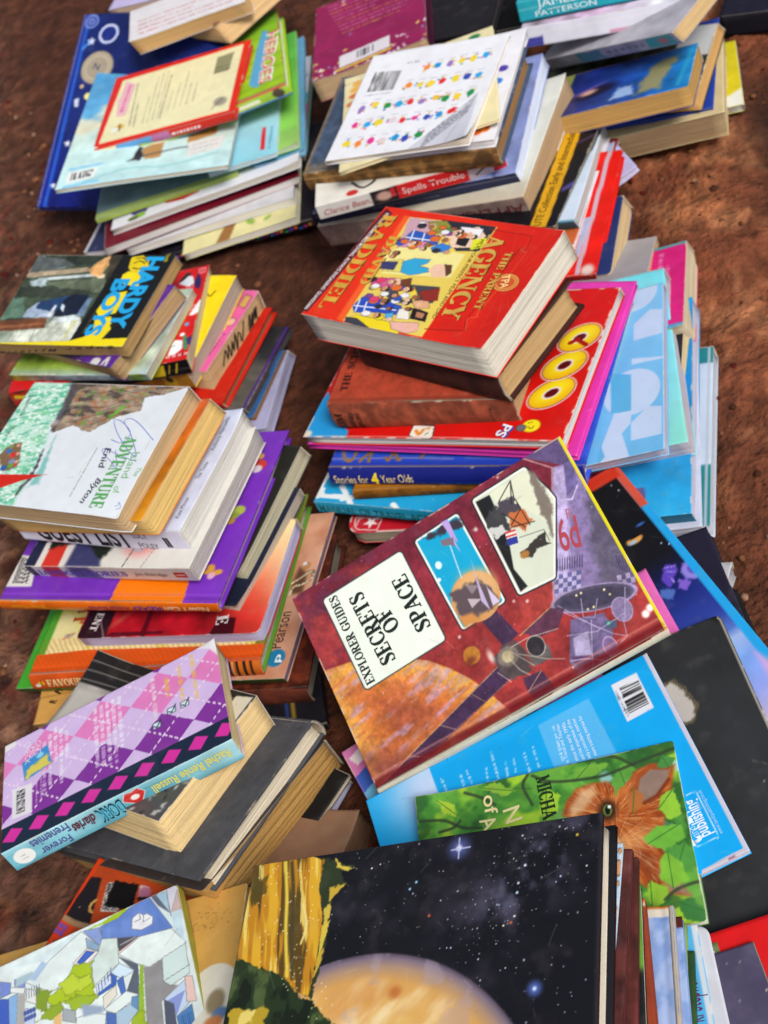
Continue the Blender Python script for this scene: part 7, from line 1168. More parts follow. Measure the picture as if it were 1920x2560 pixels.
def a_space(a):
    n = fbm(a.X * .3, a.Y * .3, 3, 5); a.grad([(0, 'a02a2c'), (.35, 'a82c2c'), (.75, '8c2434'), (1, '7c2038')], 90); a.mott(.22, .35, 5); a.put(sstep(.5, .75, n), 'c04434', .45); a.put(sstep(.55, .7, fbm(a.X * .5, a.Y * .5, 13)) * sstep(.5, .2, a.U), '6a2a4a', .6)
    p = lambda s, c, **k: a.poly(s, c, **({'soft': .04} | k))
    pl = [(-0.03987,0.5966),(0.007674,0.6069),(0.08809,0.5842),(0.1755,0.5336),(0.269,0.455),(0.3194,0.4044),(0.3682,0.3271),(0.4121,0.2391),(0.4491,0.1345),(0.4714,0.04859),(0.4793,-0.008394),(0.4543,-0.01131),(0.141,-0.02352),(0.007696,0.01467),(-0.006257,0.2957)]; p(pl, 'd8702a', soft=.12); P = a.cm(pl); sl = a.box(P.min(0), P.max(0), 0); ins = 1 - sstep(-.1, .05, a.sd(P, sl)); x, y = a.X[sl], a.Y[sl]; top = [(0.2289,0.4877)][0]
    dd = a.sd(P, sl); a.put(ins * sstep(-2.6, -.3, dd) * sstep(.42, .5, 1 - a.U[sl] * .0 + a.V[sl] * 0) * 1.0, 'f0ae3e', .8, sl); a.put(ins * sstep(-2.2, -4.4, dd), 'a04430', .75, sl)
    s1 = fbm((x + y * .35) * .55, (y - x * .25) * 2.4, 4, 5); s2 = fbm((x + y * .35) * .7, (y - x * .25) * 2.8, 14, 4); a.put(ins * sstep(.42, .8, s2), 'c8603a', .7, sl); a.put(ins * sstep(.52, .74, s1), 'b99ac8', .6, sl)
    p([(-0.01307,0.1962),(0.1744,0.07541),(0.3482,0.05456),(0.4543,-0.01131),(0.1794,-0.007621),(0.007696,0.01467),(-0.003188,0.09673)], '7e3436', soft=1.2, a=.75)
    # lilac rocket and spacecraft
    p([(0.8559,1.022),(1.008,1.024),(1.011,0.8274),(0.9483,0.7424),(0.9721,0.8639)], '5f4c80', soft=.06); a.line([(0.858,1.017),(0.935,0.8856),(0.9721,0.8639)], .12, 'c89a9a', a=.8)
    p([(0.932,0.8884),(0.9755,0.8733),(0.9996,0.7948),(1.049,0.626),(1.015,0.3106),(0.9511,0.1911),(0.7475,0.3637)], '8a76b0', soft=.05); p([(0.9328,0.8839),(0.9702,0.8656),(0.8921,0.6091),(0.7904,0.3391),(0.752,0.3717)], 'b8a6dc', soft=.25); p([(0.9906,0.704),(1.044,0.6551),(1.013,0.3588),(0.9485,0.2049),(0.8743,0.2562),(0.9258,0.4828)], '5c5470', soft=.5, rough=.5); p([(0.9694,0.879),(0.997,0.8722),(0.977,0.7658),(0.9295,0.7348)], '6a5c9a', soft=.08); a.line([(0.932,0.8884),(0.7455,0.3536)], .14, 'c88a8a', a=.8)
    a.line([(0.92,0.7311),(0.9395,0.7134),(0.9736,0.7565)], .08, 'd0c4ec'); 
    for i in range(12): a.line([[(0.8108,0.5175),(0.8826,0.4729)][0], [(0.7944,0.4718),(0.8645,0.4231)][0]] if 0 else [tuple(np.array([(0.808,0.514),(0.8856,0.4703)][0]) * (1 - i / 11) + np.array([(0.808,0.514),(0.8856,0.4703)][1]) * i / 11), tuple(np.array([(0.7916,0.4683),(0.8692,0.425)][0]) * (1 - i / 11) + np.array([(0.7916,0.4683),(0.8692,0.425)][1]) * i / 11)], .07, '3c3264')
    for i in range(7): A0, A1, B0, B1 = [np.array(z) for z in [(0.9721,0.3948),(1.006,0.3182),(0.9642,0.331),(0.9925,0.2715)]]; a.line([tuple(A0 * (1 - i / 6) + A1 * i / 6), tuple(B0 * (1 - i / 6) + B1 * i / 6)], .07, '3c3264')
    g0, g1, g3 = [np.array(z) for z in [(0.7832,0.4517),(0.8612,0.4141),(0.7571,0.3792)]]
    for i in range(6):
        for j in range(4):
            k = g0 + (g1 - g0) * i / 6 + (g3 - g0) * j / 4; e1 = (g1 - g0) / 6; e2 = (g3 - g0) / 4; p([tuple(k), tuple(k + e1), tuple(k + e1 + e2), tuple(k + e2)], ('c0b4e4', '5a5c9c')[(i + j) % 2], soft=.03, a=.85)
    g0, g1, g3 = [np.array(z) for z in [(0.9455,0.312),(0.9961,0.2917),(0.9285,0.245)]]
    for i in range(4):
        for j in range(3):
            k = g0 + (g1 - g0) * i / 4 + (g3 - g0) * j / 3; e1 = (g1 - g0) / 4; e2 = (g3 - g0) / 3; p([tuple(k), tuple(k + e1), tuple(k + e1 + e2), tuple(k + e2)], ('b8a4d0', '5a5484')[(i + j) % 2], soft=.03, a=.8)
    c = [(0.8551,0.2784)][0]; e = [(0.9699,0.2212)][0]; rx = math.hypot((e[0] - c[0]) * a.w, (e[1] - c[1]) * a.l); rot = math.atan2((e[1] - c[1]) * a.l, (e[0] - c[0]) * a.w); a.ell(c, rx, rx * .3, '57506c', rot=rot, out='a894c8', ow=.08); a.ell(c, rx * .86, rx * .24, '403a54', rot=rot, soft=.15)
    for q in [(0.8132,0.3256),(0.8286,0.3243),(0.8933,0.2866),(0.9016,0.2563),(0.8239,0.2466),(0.8421,0.2428)]: a.ell(q, .09, .09, 'f0e4a0')
    p([(0.7641,0.2445),(0.8608,0.1982),(0.8588,0.1082),(0.7986,-0.03438),(0.7087,0.01578),(0.7035,0.08784)], '6a5a8a', soft=.08); p([(0.7445,0.1685),(0.7933,0.1626),(0.7701,0.05629),(0.7216,0.07308)], 'a89cc8', soft=.1); p([(0.8495,0.1674),(0.8837,0.1445),(0.8725,0.1139),(0.8412,0.1342)], '4a5a7a'); a.ell([(0.8582,0.1487)][0], .16, .12, '3fb48a'); a.ell([(0.9118,0.1725)][0], .75, .95, '8674a4', out='bca8d8', ow=.05); a.ell([(0.8308,0.05746)][0], .5, .75, '7a5c90', out='b49cd0', ow=.06)
    p([(0.7133,0.1042),(0.8154,0.0322),(0.8086,-0.007257),(0.7662,-0.0178),(0.7186,0.0432)], '5a3c66', soft=.08); a.line(smooth([(0.707,0.08663),(0.7614,0.0537),(0.8101,-0.002936)]), .08, 'b49cc8')
    for s in ([(0.7346,0.3276),(0.7913,0.2218),(0.8556,0.09948),(0.8877,0.06153)], [(0.7325,0.1899),(0.8172,0.1427),(0.914,0.1535)], [(0.9017,0.1409),(0.8877,0.06153),(0.8331,0.03861)], [(0.8204,0.3019),(0.8006,0.2256),(0.8305,0.2005),(0.8624,0.2663)], [(0.7501,0.3263),(0.8264,0.1465)], [(0.9498,0.2501),(0.9043,0.1273)], [(0.8183,0.1992),(0.7573,0.02146)]): a.line(s, .06, 'b8a8d4', a=.85)
    for q, r in zip([(0.965,0.105),(0.9842,0.1196),(0.7615,1.004),(0.6752,0.4132),(0.6359,0.8244),(0.4397,0.4263),(0.7718,0.9854),(0.639,0.4438)], (.3, .3, .1, .1, .16, .1, .08, .08)): a.ell(q, r, r, 'f4e8e4', soft=.15)
    # probe with long panels
    p([(0.0107,0.02373),(0.02568,0.01815),(0.5201,0.233),(0.545,0.1551),(0.07588,-0.01952),(0.00551,-0.009666)], '43294e', soft=.04); a.line([(0.01257,0.01667),(0.5279,0.2323)], .09, 'c0946a', a=.8); a.line([(0.06588,-0.01202),(0.5403,0.1531)], .07, '9a6a5a', a=.7)
    A0, A1, B0, B1 = [np.array(z) for z in [(0.01107,0.01214),(0.5232,0.2304),(0.06922,-0.01452),(0.5428,0.1534)]]
    for i in range(1, 12): a.line([tuple(A0 + (A1 - A0) * i / 12), tuple(B0 + (B1 - B0) * i / 12)], .06, 'b88a70' if i % 3 == 0 else '2c1a38', a=.8)
    p([(0.5199,0.4547),(0.5758,0.4615),(0.6065,0.3059),(0.5497,0.2827)], '42284a', soft=.04); p([(0.6174,0.3027),(0.7254,0.3354),(0.7651,0.3019),(0.7178,0.2368),(0.6497,0.2468)], '5a3050', soft=.05, a=.9); p([(0.5574,0.1222),(0.618,0.1133),(0.6354,-0.01387),(0.5662,-0.02063),(0.5526,0.06348)], '4a2c4c', soft=.05); a.line([(0.6064,0.2943),(0.7394,0.3412)], .08, 'c0946a'); a.line([(0.5557,0.06101),(0.618,0.1133)], .06, 'b88a70')
    p([(0.5027,0.2645),(0.5439,0.2891),(0.5911,0.2853),(0.6033,0.2287),(0.5933,0.1333),(0.5309,0.1378),(0.5058,0.204)], '524448', soft=.1, rough=.25); a.ell([(0.5469,0.2401)][0], .9, .8, '7a6e66', soft=.1); a.ell([(0.5469,0.2401)][0], .5, .5, 'b0a07a', soft=.08); p([(0.6064,0.2377),(0.6502,0.2481),(0.6714,0.1959),(0.6645,0.1326),(0.5996,0.151)], '5a5454', soft=.1, rough=.2); a.ell([(0.6359,0.2193)][0], .7, .8, '2c2830', out='b0a49c', ow=.07)
    for s in ([(0.569,0.2685),(0.6254,0.2685),(0.7183,0.2381)], [(0.5468,0.2285),(0.5623,0.1584),(0.5808,0.1205)], [(0.5782,0.2261),(0.6461,0.1476),(0.695,0.1078)], [(0.4964,0.2001),(0.5215,0.1339)], [(0.5626,0.2504),(0.6058,0.146)]): a.line(s, .06, 'c4b8a8', a=.85)
    a.ell([(0.4995,0.2787)][0], .22, .5, 'f4e4d4', soft=.2, a=.8); c = [(0.4488,0.326)][0]; a.ell(c, .72, .72, 'c8781e', soft=.05); a.ell((c[0] - .01, c[1] - .02), .5, .3, '8a3c1c', soft=.2)
    gr = fbm(a.X * 4, a.Y * 4, 71, 3) - .5; g2 = fbm(a.X * 1.2, a.Y * 1.2, 72, 5) - .5; a.c = np.clip(a.c * (1 + .3 * gr + .35 * g2)[..., None], 0, 1)
    a.c = a.c * .97; a.c = a.c * .85 + a.c.mean(-1, keepdims=True) * .15
    # framed pictures
    def frame(q, c): p(q, '16242c', grow=.42); p(q, 'e8e8e0', grow=.3); p(q, c, grow=.12)
    q = [(0.4577,0.9128),(0.5976,0.9213),(0.606,0.4777),(0.4686,0.4618)]; frame(q, '14a0cc')
    p([(0.4759,0.9157),(0.6074,0.9252),(0.6038,0.8654),(0.5516,0.8866),(0.4875,0.8992)], '3a3440', soft=.15, rough=.35); c = [(0.5409,0.551)][0]; a.ell(c, 2.1, 2.1, 'c8935a', soft=.05); a.ell((c[0] + .01, c[1] + .03), 1.8, 1.6, 'd8a870', soft=.6)
    p([(0.4764,0.6179),(0.5701,0.623),(0.6076,0.4704),(0.5789,0.4588),(0.4718,0.4592),(0.4669,0.4931)], '5a4c52', soft=.15, rough=.4); p([(0.4636,0.5079),(0.5087,0.494),(0.5247,0.4448),(0.4686,0.4499)], 'c8884a', soft=.2)
    for s, k in (([(0.5802,0.7122),(0.5701,0.623),(0.563,0.4603),(0.5505,0.5188)], 'b8a8cc'), ([(0.5947,0.6506),(0.5858,0.561),(0.6013,0.4758),(0.5758,0.4734)], 'cabcd8'), ([(0.5616,0.9282),(0.5612,0.8155),(0.5623,0.7649),(0.5528,0.8354)], 'c4a4dc'), ([(0.5282,0.6224),(0.5667,0.5894),(0.5345,0.5685)], '8a7a82'), ([(0.5152,0.5607),(0.5537,0.5281),(0.5152,0.5126)], 'b8aab0')): p(s, k, soft=.05)
    p([(0.5485,0.9398),(0.5731,0.9369),(0.5693,0.8146),(0.558,0.8433)], 'b49ad8', soft=.05); p([(0.5188,0.8654),(0.5646,0.85),(0.5546,0.8088),(0.5188,0.8403)], '7a6a78', rough=.15); a.line([(0.5416,0.8203),(0.5283,0.6589)], .09, 'b8d8e8'); a.ell([(0.4811,0.7674)][0], .28, .34, 'd8ecf4'); a.ell([(0.4625,0.7056)][0], .16, .16, 'e0f0f4')
    q = [(0.6784,0.9396),(0.8514,0.9464),(0.8811,0.8036),(0.8864,0.7615),(0.7771,0.457),(0.6724,0.4691)]; frame(q, 'cdd4c2')
    p([(0.6752,0.9375),(0.7243,0.9335),(0.715,0.7172),(0.6846,0.5728),(0.6976,0.4715),(0.6707,0.4645)], '1d1f22', soft=.06); p([(0.725,0.9355),(0.8533,0.9447),(0.8772,0.9074),(0.8833,0.7643),(0.8496,0.6591),(0.8019,0.7882),(0.7391,0.8446)], 'd8dcc4', soft=.12); p([(0.8637,0.9389),(0.8803,0.9046),(0.8761,0.7214),(0.8349,0.6112),(0.8391,0.7546)], '6a5e58', soft=.15, rough=.3, a=.85)
    p([(0.6846,0.856),(0.7234,0.8713),(0.7482,0.8115),(0.7247,0.7332),(0.6802,0.7479),(0.6712,0.8055)], '3c3c40', rough=.3, soft=.08); p([(0.7331,0.8751),(0.7811,0.8694),(0.7894,0.7994),(0.7635,0.7729),(0.7324,0.8256)], '4a4450', rough=.25, soft=.08); p([(0.7417,0.8048),(0.7956,0.7938),(0.8038,0.7245),(0.7719,0.7037),(0.7377,0.7464)], 'c06a3a', rough=.3, soft=.1); p([(0.6742,0.7903),(0.7158,0.7783),(0.7216,0.736),(0.6769,0.7384)], 'c4c6c4', rough=.3, soft=.06)
    for s in ([(0.7396,0.8818),(0.8015,0.9391),(0.771,0.8409)], [(0.8015,0.9391),(0.7873,0.8637),(0.791,0.7113)], [(0.7377,0.7464),(0.8084,0.7143)], [(0.7894,0.7994),(0.741,0.7558)], [(0.7324,0.8256),(0.7752,0.713)]): a.line(s, .09, '2a2826')
    f0, f1, f3 = [np.array(z) for z in [(0.7011,0.6778),(0.7339,0.6661),(0.7127,0.7413)]]
    for i in range(7): e = (f1 - f0); d = (f3 - f0) / 7; k = f0 + d * i; p([tuple(k), tuple(k + e), tuple(k + e + d), tuple(k + d)], ('c83a3a', 'e8e0dc')[i % 2], soft=.02)
    p([tuple(f0), tuple(f0 + (f1 - f0)), tuple(f0 + (f1 - f0) + (f3 - f0) * .5), tuple(f0 + (f3 - f0) * .5)], '2c3a94', soft=.02); a.line([(0.7447,0.6848),(0.8215,0.6597),(0.8203,0.5998)], .05, '3a3a3a'); p([(0.7263,0.6215),(0.758,0.6302),(0.7835,0.6444),(0.8212,0.6477),(0.811,0.6079),(0.82,0.5879),(0.7748,0.5973),(0.7461,0.5738),(0.726,0.5974)], '3a3632', rough=.15, soft=.05); a.ell([(0.7349,0.6042)][0], .4, .3, 'a8743a', soft=.08)
    # title panel
    q = [(0.1054,0.8956),(0.3813,0.9042),(0.3861,0.4646),(0.1088,0.4099)]; q[3] = [(0.1113,0.4488)][0]; p(q, '1a2c30', grow=.42, soft=.05); p(q, 'dfe8de', grow=.32, soft=.05)
    a.put(sstep(.055, .045, a.V) , '6c1418', .75); a.line([(0, .062), (1, .062)], .16, 'd08070', a=.5, soft=.08); a.put(sstep(.989, .992, a.U), 'd8cc1c'); a.put(sstep(.989, .992, a.U) * sstep(.06, .02, a.V), 'd8a020')
    a.wear(.14, 'd8c0b0', 9, .55); R = random.Random(9); a.stars(70, 5, big=.03)
B = Book('space', HB, 'dark red space hardcover with a white title panel, two framed pictures and a rocket', hard=True, spine='v0', cover='a02a2c', page='cfc9b4', spine_col='c8c4b0', rim='c8bc30', art=a_space, res=.06, m='gloss', worn=0)
q = [(0.1388,0.4435),(-0.07172,0.9201)][:1] + [(0.1416,0.9026),(0.2311,0.4866),(0.2228,0.8561),(0.2891,0.6113),(0.276,0.724),(0.3774,0.5378),(0.3743,0.8187)]
B.text([('~EXPLORER GUIDES', q[0], q[1], .78, .03), ('~SECRETS', q[2], q[3], 1.35, .03), ('~OF', q[4], q[5], 1.35, .03), ('~SPACE', q[6], q[7], 1.35, .03)], '16211f')
q = [(0.8378,0.53),(0.8981,0.5048)]; B.text([('6d', q[0], q[1], 2.6, .01)], 'a8404c'); q = [(0.8979,0.643),(0.9175,0.6351)]; B.text([('R', q[0], q[1], .9)], 'a86a7c')
Book('red_low', 'picture_book', 'plain bright red hardcover at the lower right edge beyond the fanned thin books', hard=True, cover='cc1418', page='c4a070', res=.3, spine=None, m='print', rim='a01012')
def a_box(a):
    a.c[:] = H('4a4560'); a.mott(.15, .5, 3); a.stars(160, 4, big=.02)
def s_box(a):
    a.c[:] = H('5a3c32'); a.mott(.1, .6); q = [(-0.5311,14.03),(-0.4473,13.2),(-0.488,13.5),(-0.5958,14.54)]; a.poly(q, 'e4dcd0', soft=.04, grow=.15); a.poly(q, 'd8b41c', soft=.04, grow=-.05)
Book('purple_box', HB, 'thick purple and brown book with a small yellow hexagon sticker, lower right corner', hard=False, cover='4a4560', page='c0bcb4', art=a_box, res=.14, m='matte', spine='u1', spine_col='5a3c32', spine_art=s_box, worn=0)
# ---------------------------------------------------------------- front stack of picture books with the planet on top
def a_planet(a):
    a.c[:] = H('15151b'); a.put(sstep(.45, .8, fbm(a.X * .35, a.Y * .35, 3, 5)), '2a2730', .8)
    s0, s1 = a.cm([(0.9648,1.002),(0.6361,0.6393)]); e = (s1 - s0) / np.hypot(*(s1 - s0)); dx, dy = a.X - s0[0], a.Y - s0[1]; al = dx * e[0] + dy * e[1]; ac = np.abs(-dx * e[1] + dy * e[0]); n = fbm(a.X * .7, a.Y * .7, 11, 5)
    band = np.exp(-(ac / 2.6) ** 2) * np.exp(-((al - 5.5) / 6) ** 2); a.put(np.clip(band * sstep(.35, .75, n) * 1.0, 0, 1), '575368', .9); a.put(np.clip(np.exp(-(ac / 1.1) ** 2) * np.exp(-((al - 5) / 3) ** 2) * sstep(.35, .8, n), 0, 1), '8890b8', .55)
    a.stars(420, 1, big=.05); a.stars(1500, 2, np.clip(band * 1.4, 0, 1), .06)
    for s, c in (([(0.9401,0.9393)], 'e8c83a'), ([(0.5613,0.7427)], 'd8623a'), ([(0.7819,0.6902)], 'd8623a'), ([(0.4983,0.838)], '9ad0f0'), ([(0.5145,0.8583)], '9ad0f0'), ([(0.7928,0.7811)], 'c8e4ff'), ([(0.8094,0.8646)], 'e8f0ff')): a.ell(s[0], .09, .09, c, soft=.06)
    c = [(0.6261,0.9525)][0]; a.ell(c, .7, .7, '6a78c8', a=.7, soft=.6); a.ell(c, .2, .2, 'eef0ff', soft=.15)
    for p0, p1 in (([(0.6051,0.9493)], [(0.6563,0.951)]), ([(0.6247,0.9863)], [(0.6269,0.9184)])): a.line([p0[0], p1[0]], .09, 'c8d0f8', soft=.06)
    c = [(0.8514,0.4891)][0]; a.ell(c, .42, .42, '5a78d0', a=.9, soft=.35); a.ell(c, .12, .12, 'e4ecff', soft=.1)
    # planet: circle through three traced limb points
    P = a.cm([(0.2721,0.6225),(0.4451,0.6562)] + [(0.6419,0.569)] + [(0.8056,0.3971)]); (x1, y1), (x2, y2), (x3, y3) = P[0], P[2], P[3]
    d = 2 * (x1 * (y2 - y3) + x2 * (y3 - y1) + x3 * (y1 - y2)); cx = ((x1 ** 2 + y1 ** 2) * (y2 - y3) + (x2 ** 2 + y2 ** 2) * (y3 - y1) + (x3 ** 2 + y3 ** 2) * (y1 - y2)) / d; cy = ((x1 ** 2 + y1 ** 2) * (x3 - x2) + (x2 ** 2 + y2 ** 2) * (x1 - x3) + (x3 ** 2 + y3 ** 2) * (x2 - x1)) / d; r = math.hypot(x1 - cx, y1 - cy)
    rr = np.hypot(a.X - cx, a.Y - cy); ins = 1 - sstep(r - .12, r + .06, rr); n = fbm(a.X * .25 + 3, a.Y * .25, 21, 5); n2 = fbm((a.X + a.Y) * .22, (a.Y - a.X) * .7, 31, 4)
    base = np.stack([np.interp(r - rr, [0, .35, .9, 1.8, 3.4, 7], [H(c)[i] for c in ('4a4050', '7f7080', 'ad8e78', 'd8a45c', 'e4b968', 'ecca84')]) for i in range(3)], -1)
    a.put(ins, base); a.put(ins * sstep(.4, .8, n2) * sstep(r - 1.2, r - 2.4, rr), 'f8e8bc', .8); a.put(ins * sstep(.45, .8, n) * sstep(r - 1, r - 3, rr), 'd08c4c', .6); a.put(ins * sstep(.58, .7, fbm(a.X * .5, a.Y * .5, 41)), 'b0a0b0', .4)
    c = [(0.4916,0.5152)][0]; a.ell(c, .45, .4, 'b8602a', a=.7, soft=.3)
    # golden pinnacle and dark green rock
    g = [(-0.0358,1.026),(0.1708,1.007),(0.2241,0.9914),(0.2414,0.9705),(0.2205,0.9174),(0.2546,0.9279),(0.2506,0.857),(0.2336,0.8048),(0.281,0.7902),(0.2733,0.7227),(0.2716,0.6631),(0.263,0.6053),(0.2573,0.5302),(0.2315,0.5221),(0.1292,0.5983),(0.05833,0.6362),(0.001843,0.6656)]; D = [(0.22,0.9946),(0.2745,0.9892),(0.3258,0.948),(0.2968,0.9289),(0.2567,0.9638)]; 
    dk = [(0.1715,1.003),(0.2549,0.9763),(0.3228,0.9446),(0.2824,0.9313),(0.3099,0.8831),(0.2661,0.8468),(0.2702,0.7687),(0.2742,0.6926),(0.2667,0.6268),(0.2555,0.5197),(0.2061,0.5534)]; a.poly(dk, '2f3a24', soft=.08, rough=.2)
    for i, s in enumerate(([(0.2613,0.9817),(0.2868,0.9506),(0.3271,0.9382),(0.3038,0.9293),(0.2729,0.9489)], [(0.2579,0.8795),(0.3058,0.8877),(0.2853,0.8595),(0.2612,0.8319)], [(0.2503,0.8101),(0.2683,0.8308),(0.2715,0.7839),(0.2593,0.7246)], [(0.2488,0.7488),(0.2737,0.7683),(0.2672,0.6935),(0.2564,0.6502)], [(0.2518,0.6581),(0.2694,0.6783),(0.2643,0.6198),(0.2491,0.585)])): a.poly(s, ('d8c04a', 'c8a83a', 'd0b84a')[i % 3], soft=.08, rough=.15)
    a.poly([(-0.09635,1.037),(0.1818,1.007),(0.2255,0.9814),(0.2253,0.8846),(0.2525,0.7712),(0.2529,0.6506),(0.2442,0.5279),(0.1851,0.5556),(0.1292,0.5983),(0.05693,0.6439),(0.001843,0.6656)], 'c08420', soft=.06, rough=.15)
    P = a.cm([(-0.09635,1.037),(0.1818,1.007),(0.2255,0.9814),(0.2253,0.8846),(0.2525,0.7712),(0.2529,0.6506),(0.2442,0.5279),(0.1851,0.5556),(0.1292,0.5983),(0.05693,0.6439),(0.001843,0.6656)]); sl = a.box(P.min(0), P.max(0), 0); ins = 1 - sstep(-.1, .02, a.sd(P, sl)); ax = a.cm([(0.1508,0.9942),(0.2131,0.5527)]); e = (ax[1] - ax[0]) / np.hypot(*(ax[1] - ax[0])); u = -(a.X[sl] - ax[0][0]) * e[1] + (a.Y[sl] - ax[0][1]) * e[0]; v = (a.X[sl] - ax[0][0]) * e[0] + (a.Y[sl] - ax[0][1]) * e[1]
    f1 = fbm(u * 1.5 + 20, v * .16, 5, 4); f2 = fbm(u * 2.2 + 50, v * .25, 6, 4); a.put(ins * sstep(.52, .62, f1), 'e0b030', .9, sl); a.put(ins * sstep(.46, .38, f1), '4a3c1c', .85, sl); a.put(ins * sstep(.6, .68, f2), 'f0dc7a', .8, sl); a.put(ins * sstep(.66, .72, fbm(u * 3, v * 3, 9, 3)) * sstep(.4, -.6, u * 0 + 0), 'f4f0d8', .0, sl)
    a.line(smooth([(0.1027,0.9942),(0.1271,0.8679),(0.1432,0.7477),(0.1708,0.601)]), .28, 'e8cc4a', soft=.12); a.line(smooth([(0.1233,0.9906),(0.148,0.8647),(0.1663,0.7064),(0.1876,0.5918)]), .3, '4a4428', soft=.12); a.line(smooth([(0.1828,0.8357),(0.2048,0.7625),(0.1965,0.7025)]), .16, 'f0dc8a', soft=.08); a.poly([(-0.006347,0.9708),(0.02718,0.9321),(0.05219,0.9611),(0.05624,0.8949),(0.02528,0.859),(0.001402,0.887)], '54481c', soft=.15, rough=.4, a=.8)
    rk = [(-0.02537,0.6726),(0.01539,0.6716),(0.07969,0.6375),(0.1253,0.621),(0.1739,0.5823),(0.2241,0.5264),(0.2561,0.5161),(0.2813,0.4819),(0.3231,0.4433),(0.3617,0.399),(-0.03648,0.4176),(-0.03264,0.5784)]; a.poly(rk, '27361f', soft=.08, rough=.2, seed=5); P = a.cm(rk); sl = a.box(P.min(0), P.max(0), 0); ins = 1 - sstep(-.15, .02, a.sd(P, sl)); n = fbm(a.X[sl] * .8, a.Y[sl] * .5, 61, 5); a.put(ins * sstep(.55, .68, n), '55683a', .8, sl); a.put(ins * sstep(.45, .35, n), '141c12', .8, sl)
    a.poly([(0.0082,0.5004),(0.02292,0.5173),(0.07579,0.5013),(0.1154,0.5156),(0.1399,0.4952),(0.1167,0.4688),(0.1396,0.4174),(0.0225,0.4271)], 'b89c2c', soft=.1, rough=.25); a.poly([(0.04829,0.4967),(0.09598,0.5066),(0.08249,0.4647),(0.04216,0.454)], 'e4d070', soft=.1, rough=.2)
    R = random.Random(6)
    for i in range(90): q = R.choice([(0.05331,0.9116),(0.1256,0.789),(0.1587,0.9436),(0.1893,0.7034),(0.09476,0.7155),(0.2131,0.7767),(0.1862,0.592),(0.0758,0.9988),(0.2836,0.4887)]); a.ell((q[0] + R.gauss(0, .02), q[1] + R.gauss(0, .05)), .05, .05, 'f4ecc8', a=.8)
    a.put(sstep(.012, .0, 1 - a.U), '2a2a30', .8)
Book('planet', HB, 'large black starry hardcover with an orange planet and golden rock pinnacle, at the front', hard=True, cover='15151b', page='c4bcac', art=a_planet, res=.055, m='gloss', spine=None, worn=0, rim='17161b', bow=0)
Book('comic_strip', 'picture_book', 'thin comic with rainbow and pink panels along its edge, directly under the starry hardcover', cover='a8c0d8', page='c8c4d4', res=.12, spine=None, art=lambda a: [a.mott(.05, 1), a.grad([(0, 'd86a9a'), (.3, 'c8405a'), (.5, 'c0405a'), (.62, '9ac0d8'), (.8, 'a8c4dc'), (1, 'b0c8e0')], 90), a.poly([(.8, .28), (1.05, .4), (1.05, .3), (.8, .2)], 'e05a1c', soft=.08)] + [a.line([(.9, .12 + .012 * i), (1, .16 + .012 * i)], .16, c) for i, c in enumerate(('d8504a', 'e8a02a', 'e8d84a', '4a9a5a', '4a7ac0'))] + [a.ell((.985, v), .3, .5, 'c8946a', out='5a3a2a', ow=.06) for v in (.72, .55, .9)] + [a.ell((.99, .97 - .13 * i), .12, .14, 'd8a060', out='4a3020', ow=.05) for i in range(2)])
Book('maroon_a', HB, 'dark maroon leathery hardcover, upper of the two in the front fan', hard=True, cover='5a2e2c', page='6a4a42', res=.2, spine=None, m='cloth', bow=0, art=lambda a: [a.mott(.5, .7, 3)], rim='4a1c1e', worn=.15)
Book('maroon_b', HB, 'dark maroon leathery hardcover, lower of the two in the front fan', hard=True, cover='542826', page='6a4a42', res=.2, spine=None, m='cloth', bow=0, art=lambda a: [a.mott(.6, .6, 7)], rim='4a1c1e', worn=.15)
Book('green_black', 'picture_book', 'black and leaf green thin picture book in the front fan', cover='18181a', page='d0d0cc', res=.2, spine=None, bow=0, art=lambda a: [a.put(sstep(.66, .7, a.V), '5a8a2a'), a.put(sstep(.36, .32, a.V), '7aa84a'), a.mott(.2, .6), a.ell((.98, .3), .5, .6, 'c0d08a')])
Book('rust_spine', HB, 'rust brown hardcover with a white tip in the front fan', hard=True, cover='8a3a22', page='cfc8bc', res=.2, spine=None, bow=0, m='matte', rim='7c3420', art=lambda a: [a.mott(.15, .8), a.put(sstep(.97, .98, a.V), 'd8d0c8'), a.put(sstep(.985, .99, a.V), 'c0481c')])
def a_bm(a):
    a.c[:] = H('7f9cd0'); n = fbm(a.X * .9, a.Y * .9, 3, 5); a.put(sstep(.5, .65, n), 'a4b8e0', .7); a.put(sstep(.45, .35, n), '6a88c4', .7); a.put(sstep(.955, .96, a.V), 'd0cabc'); a.put(sstep(.985, .99, a.V), 'b8762a')
Book('blue_marble', HB, 'pale blue marbled hardcover with tape at its head, upper one in the front fan', hard=True, cover='7f9cd0', page='c8c4bc', res=.14, spine='u1', spine_col='a8a6a8', bow=0, art=a_bm, m='matte')
Book('blue_marble_b', HB, 'pale blue marbled hardcover with a red brown corner, lower one in the front fan', hard=True, cover='7f9cd0', page='b8b8bc', res=.14, spine=None, bow=0, art=lambda a: [a_bm(a), a.put(sstep(.95, .96, a.V), '4a1c18')], m='matte')
Book('green_sliver', 'picture_book', 'thin green edged book just right of the pale blue marbled pair', cover='7a9a4a', page='5a7a50', res=.4, spine=None, bow=0)
Book('dark_green', 'picture_book', 'dark green thin book with white inner page in the front fan', hard=True, cover='2a4a24', page='d4d0c8', res=.3, spine=None, bow=0, m='gloss', art=lambda a: [a.mott(.3, .6), a.put(sstep(.75, .5, a.V), '2a7aa8', .8)])
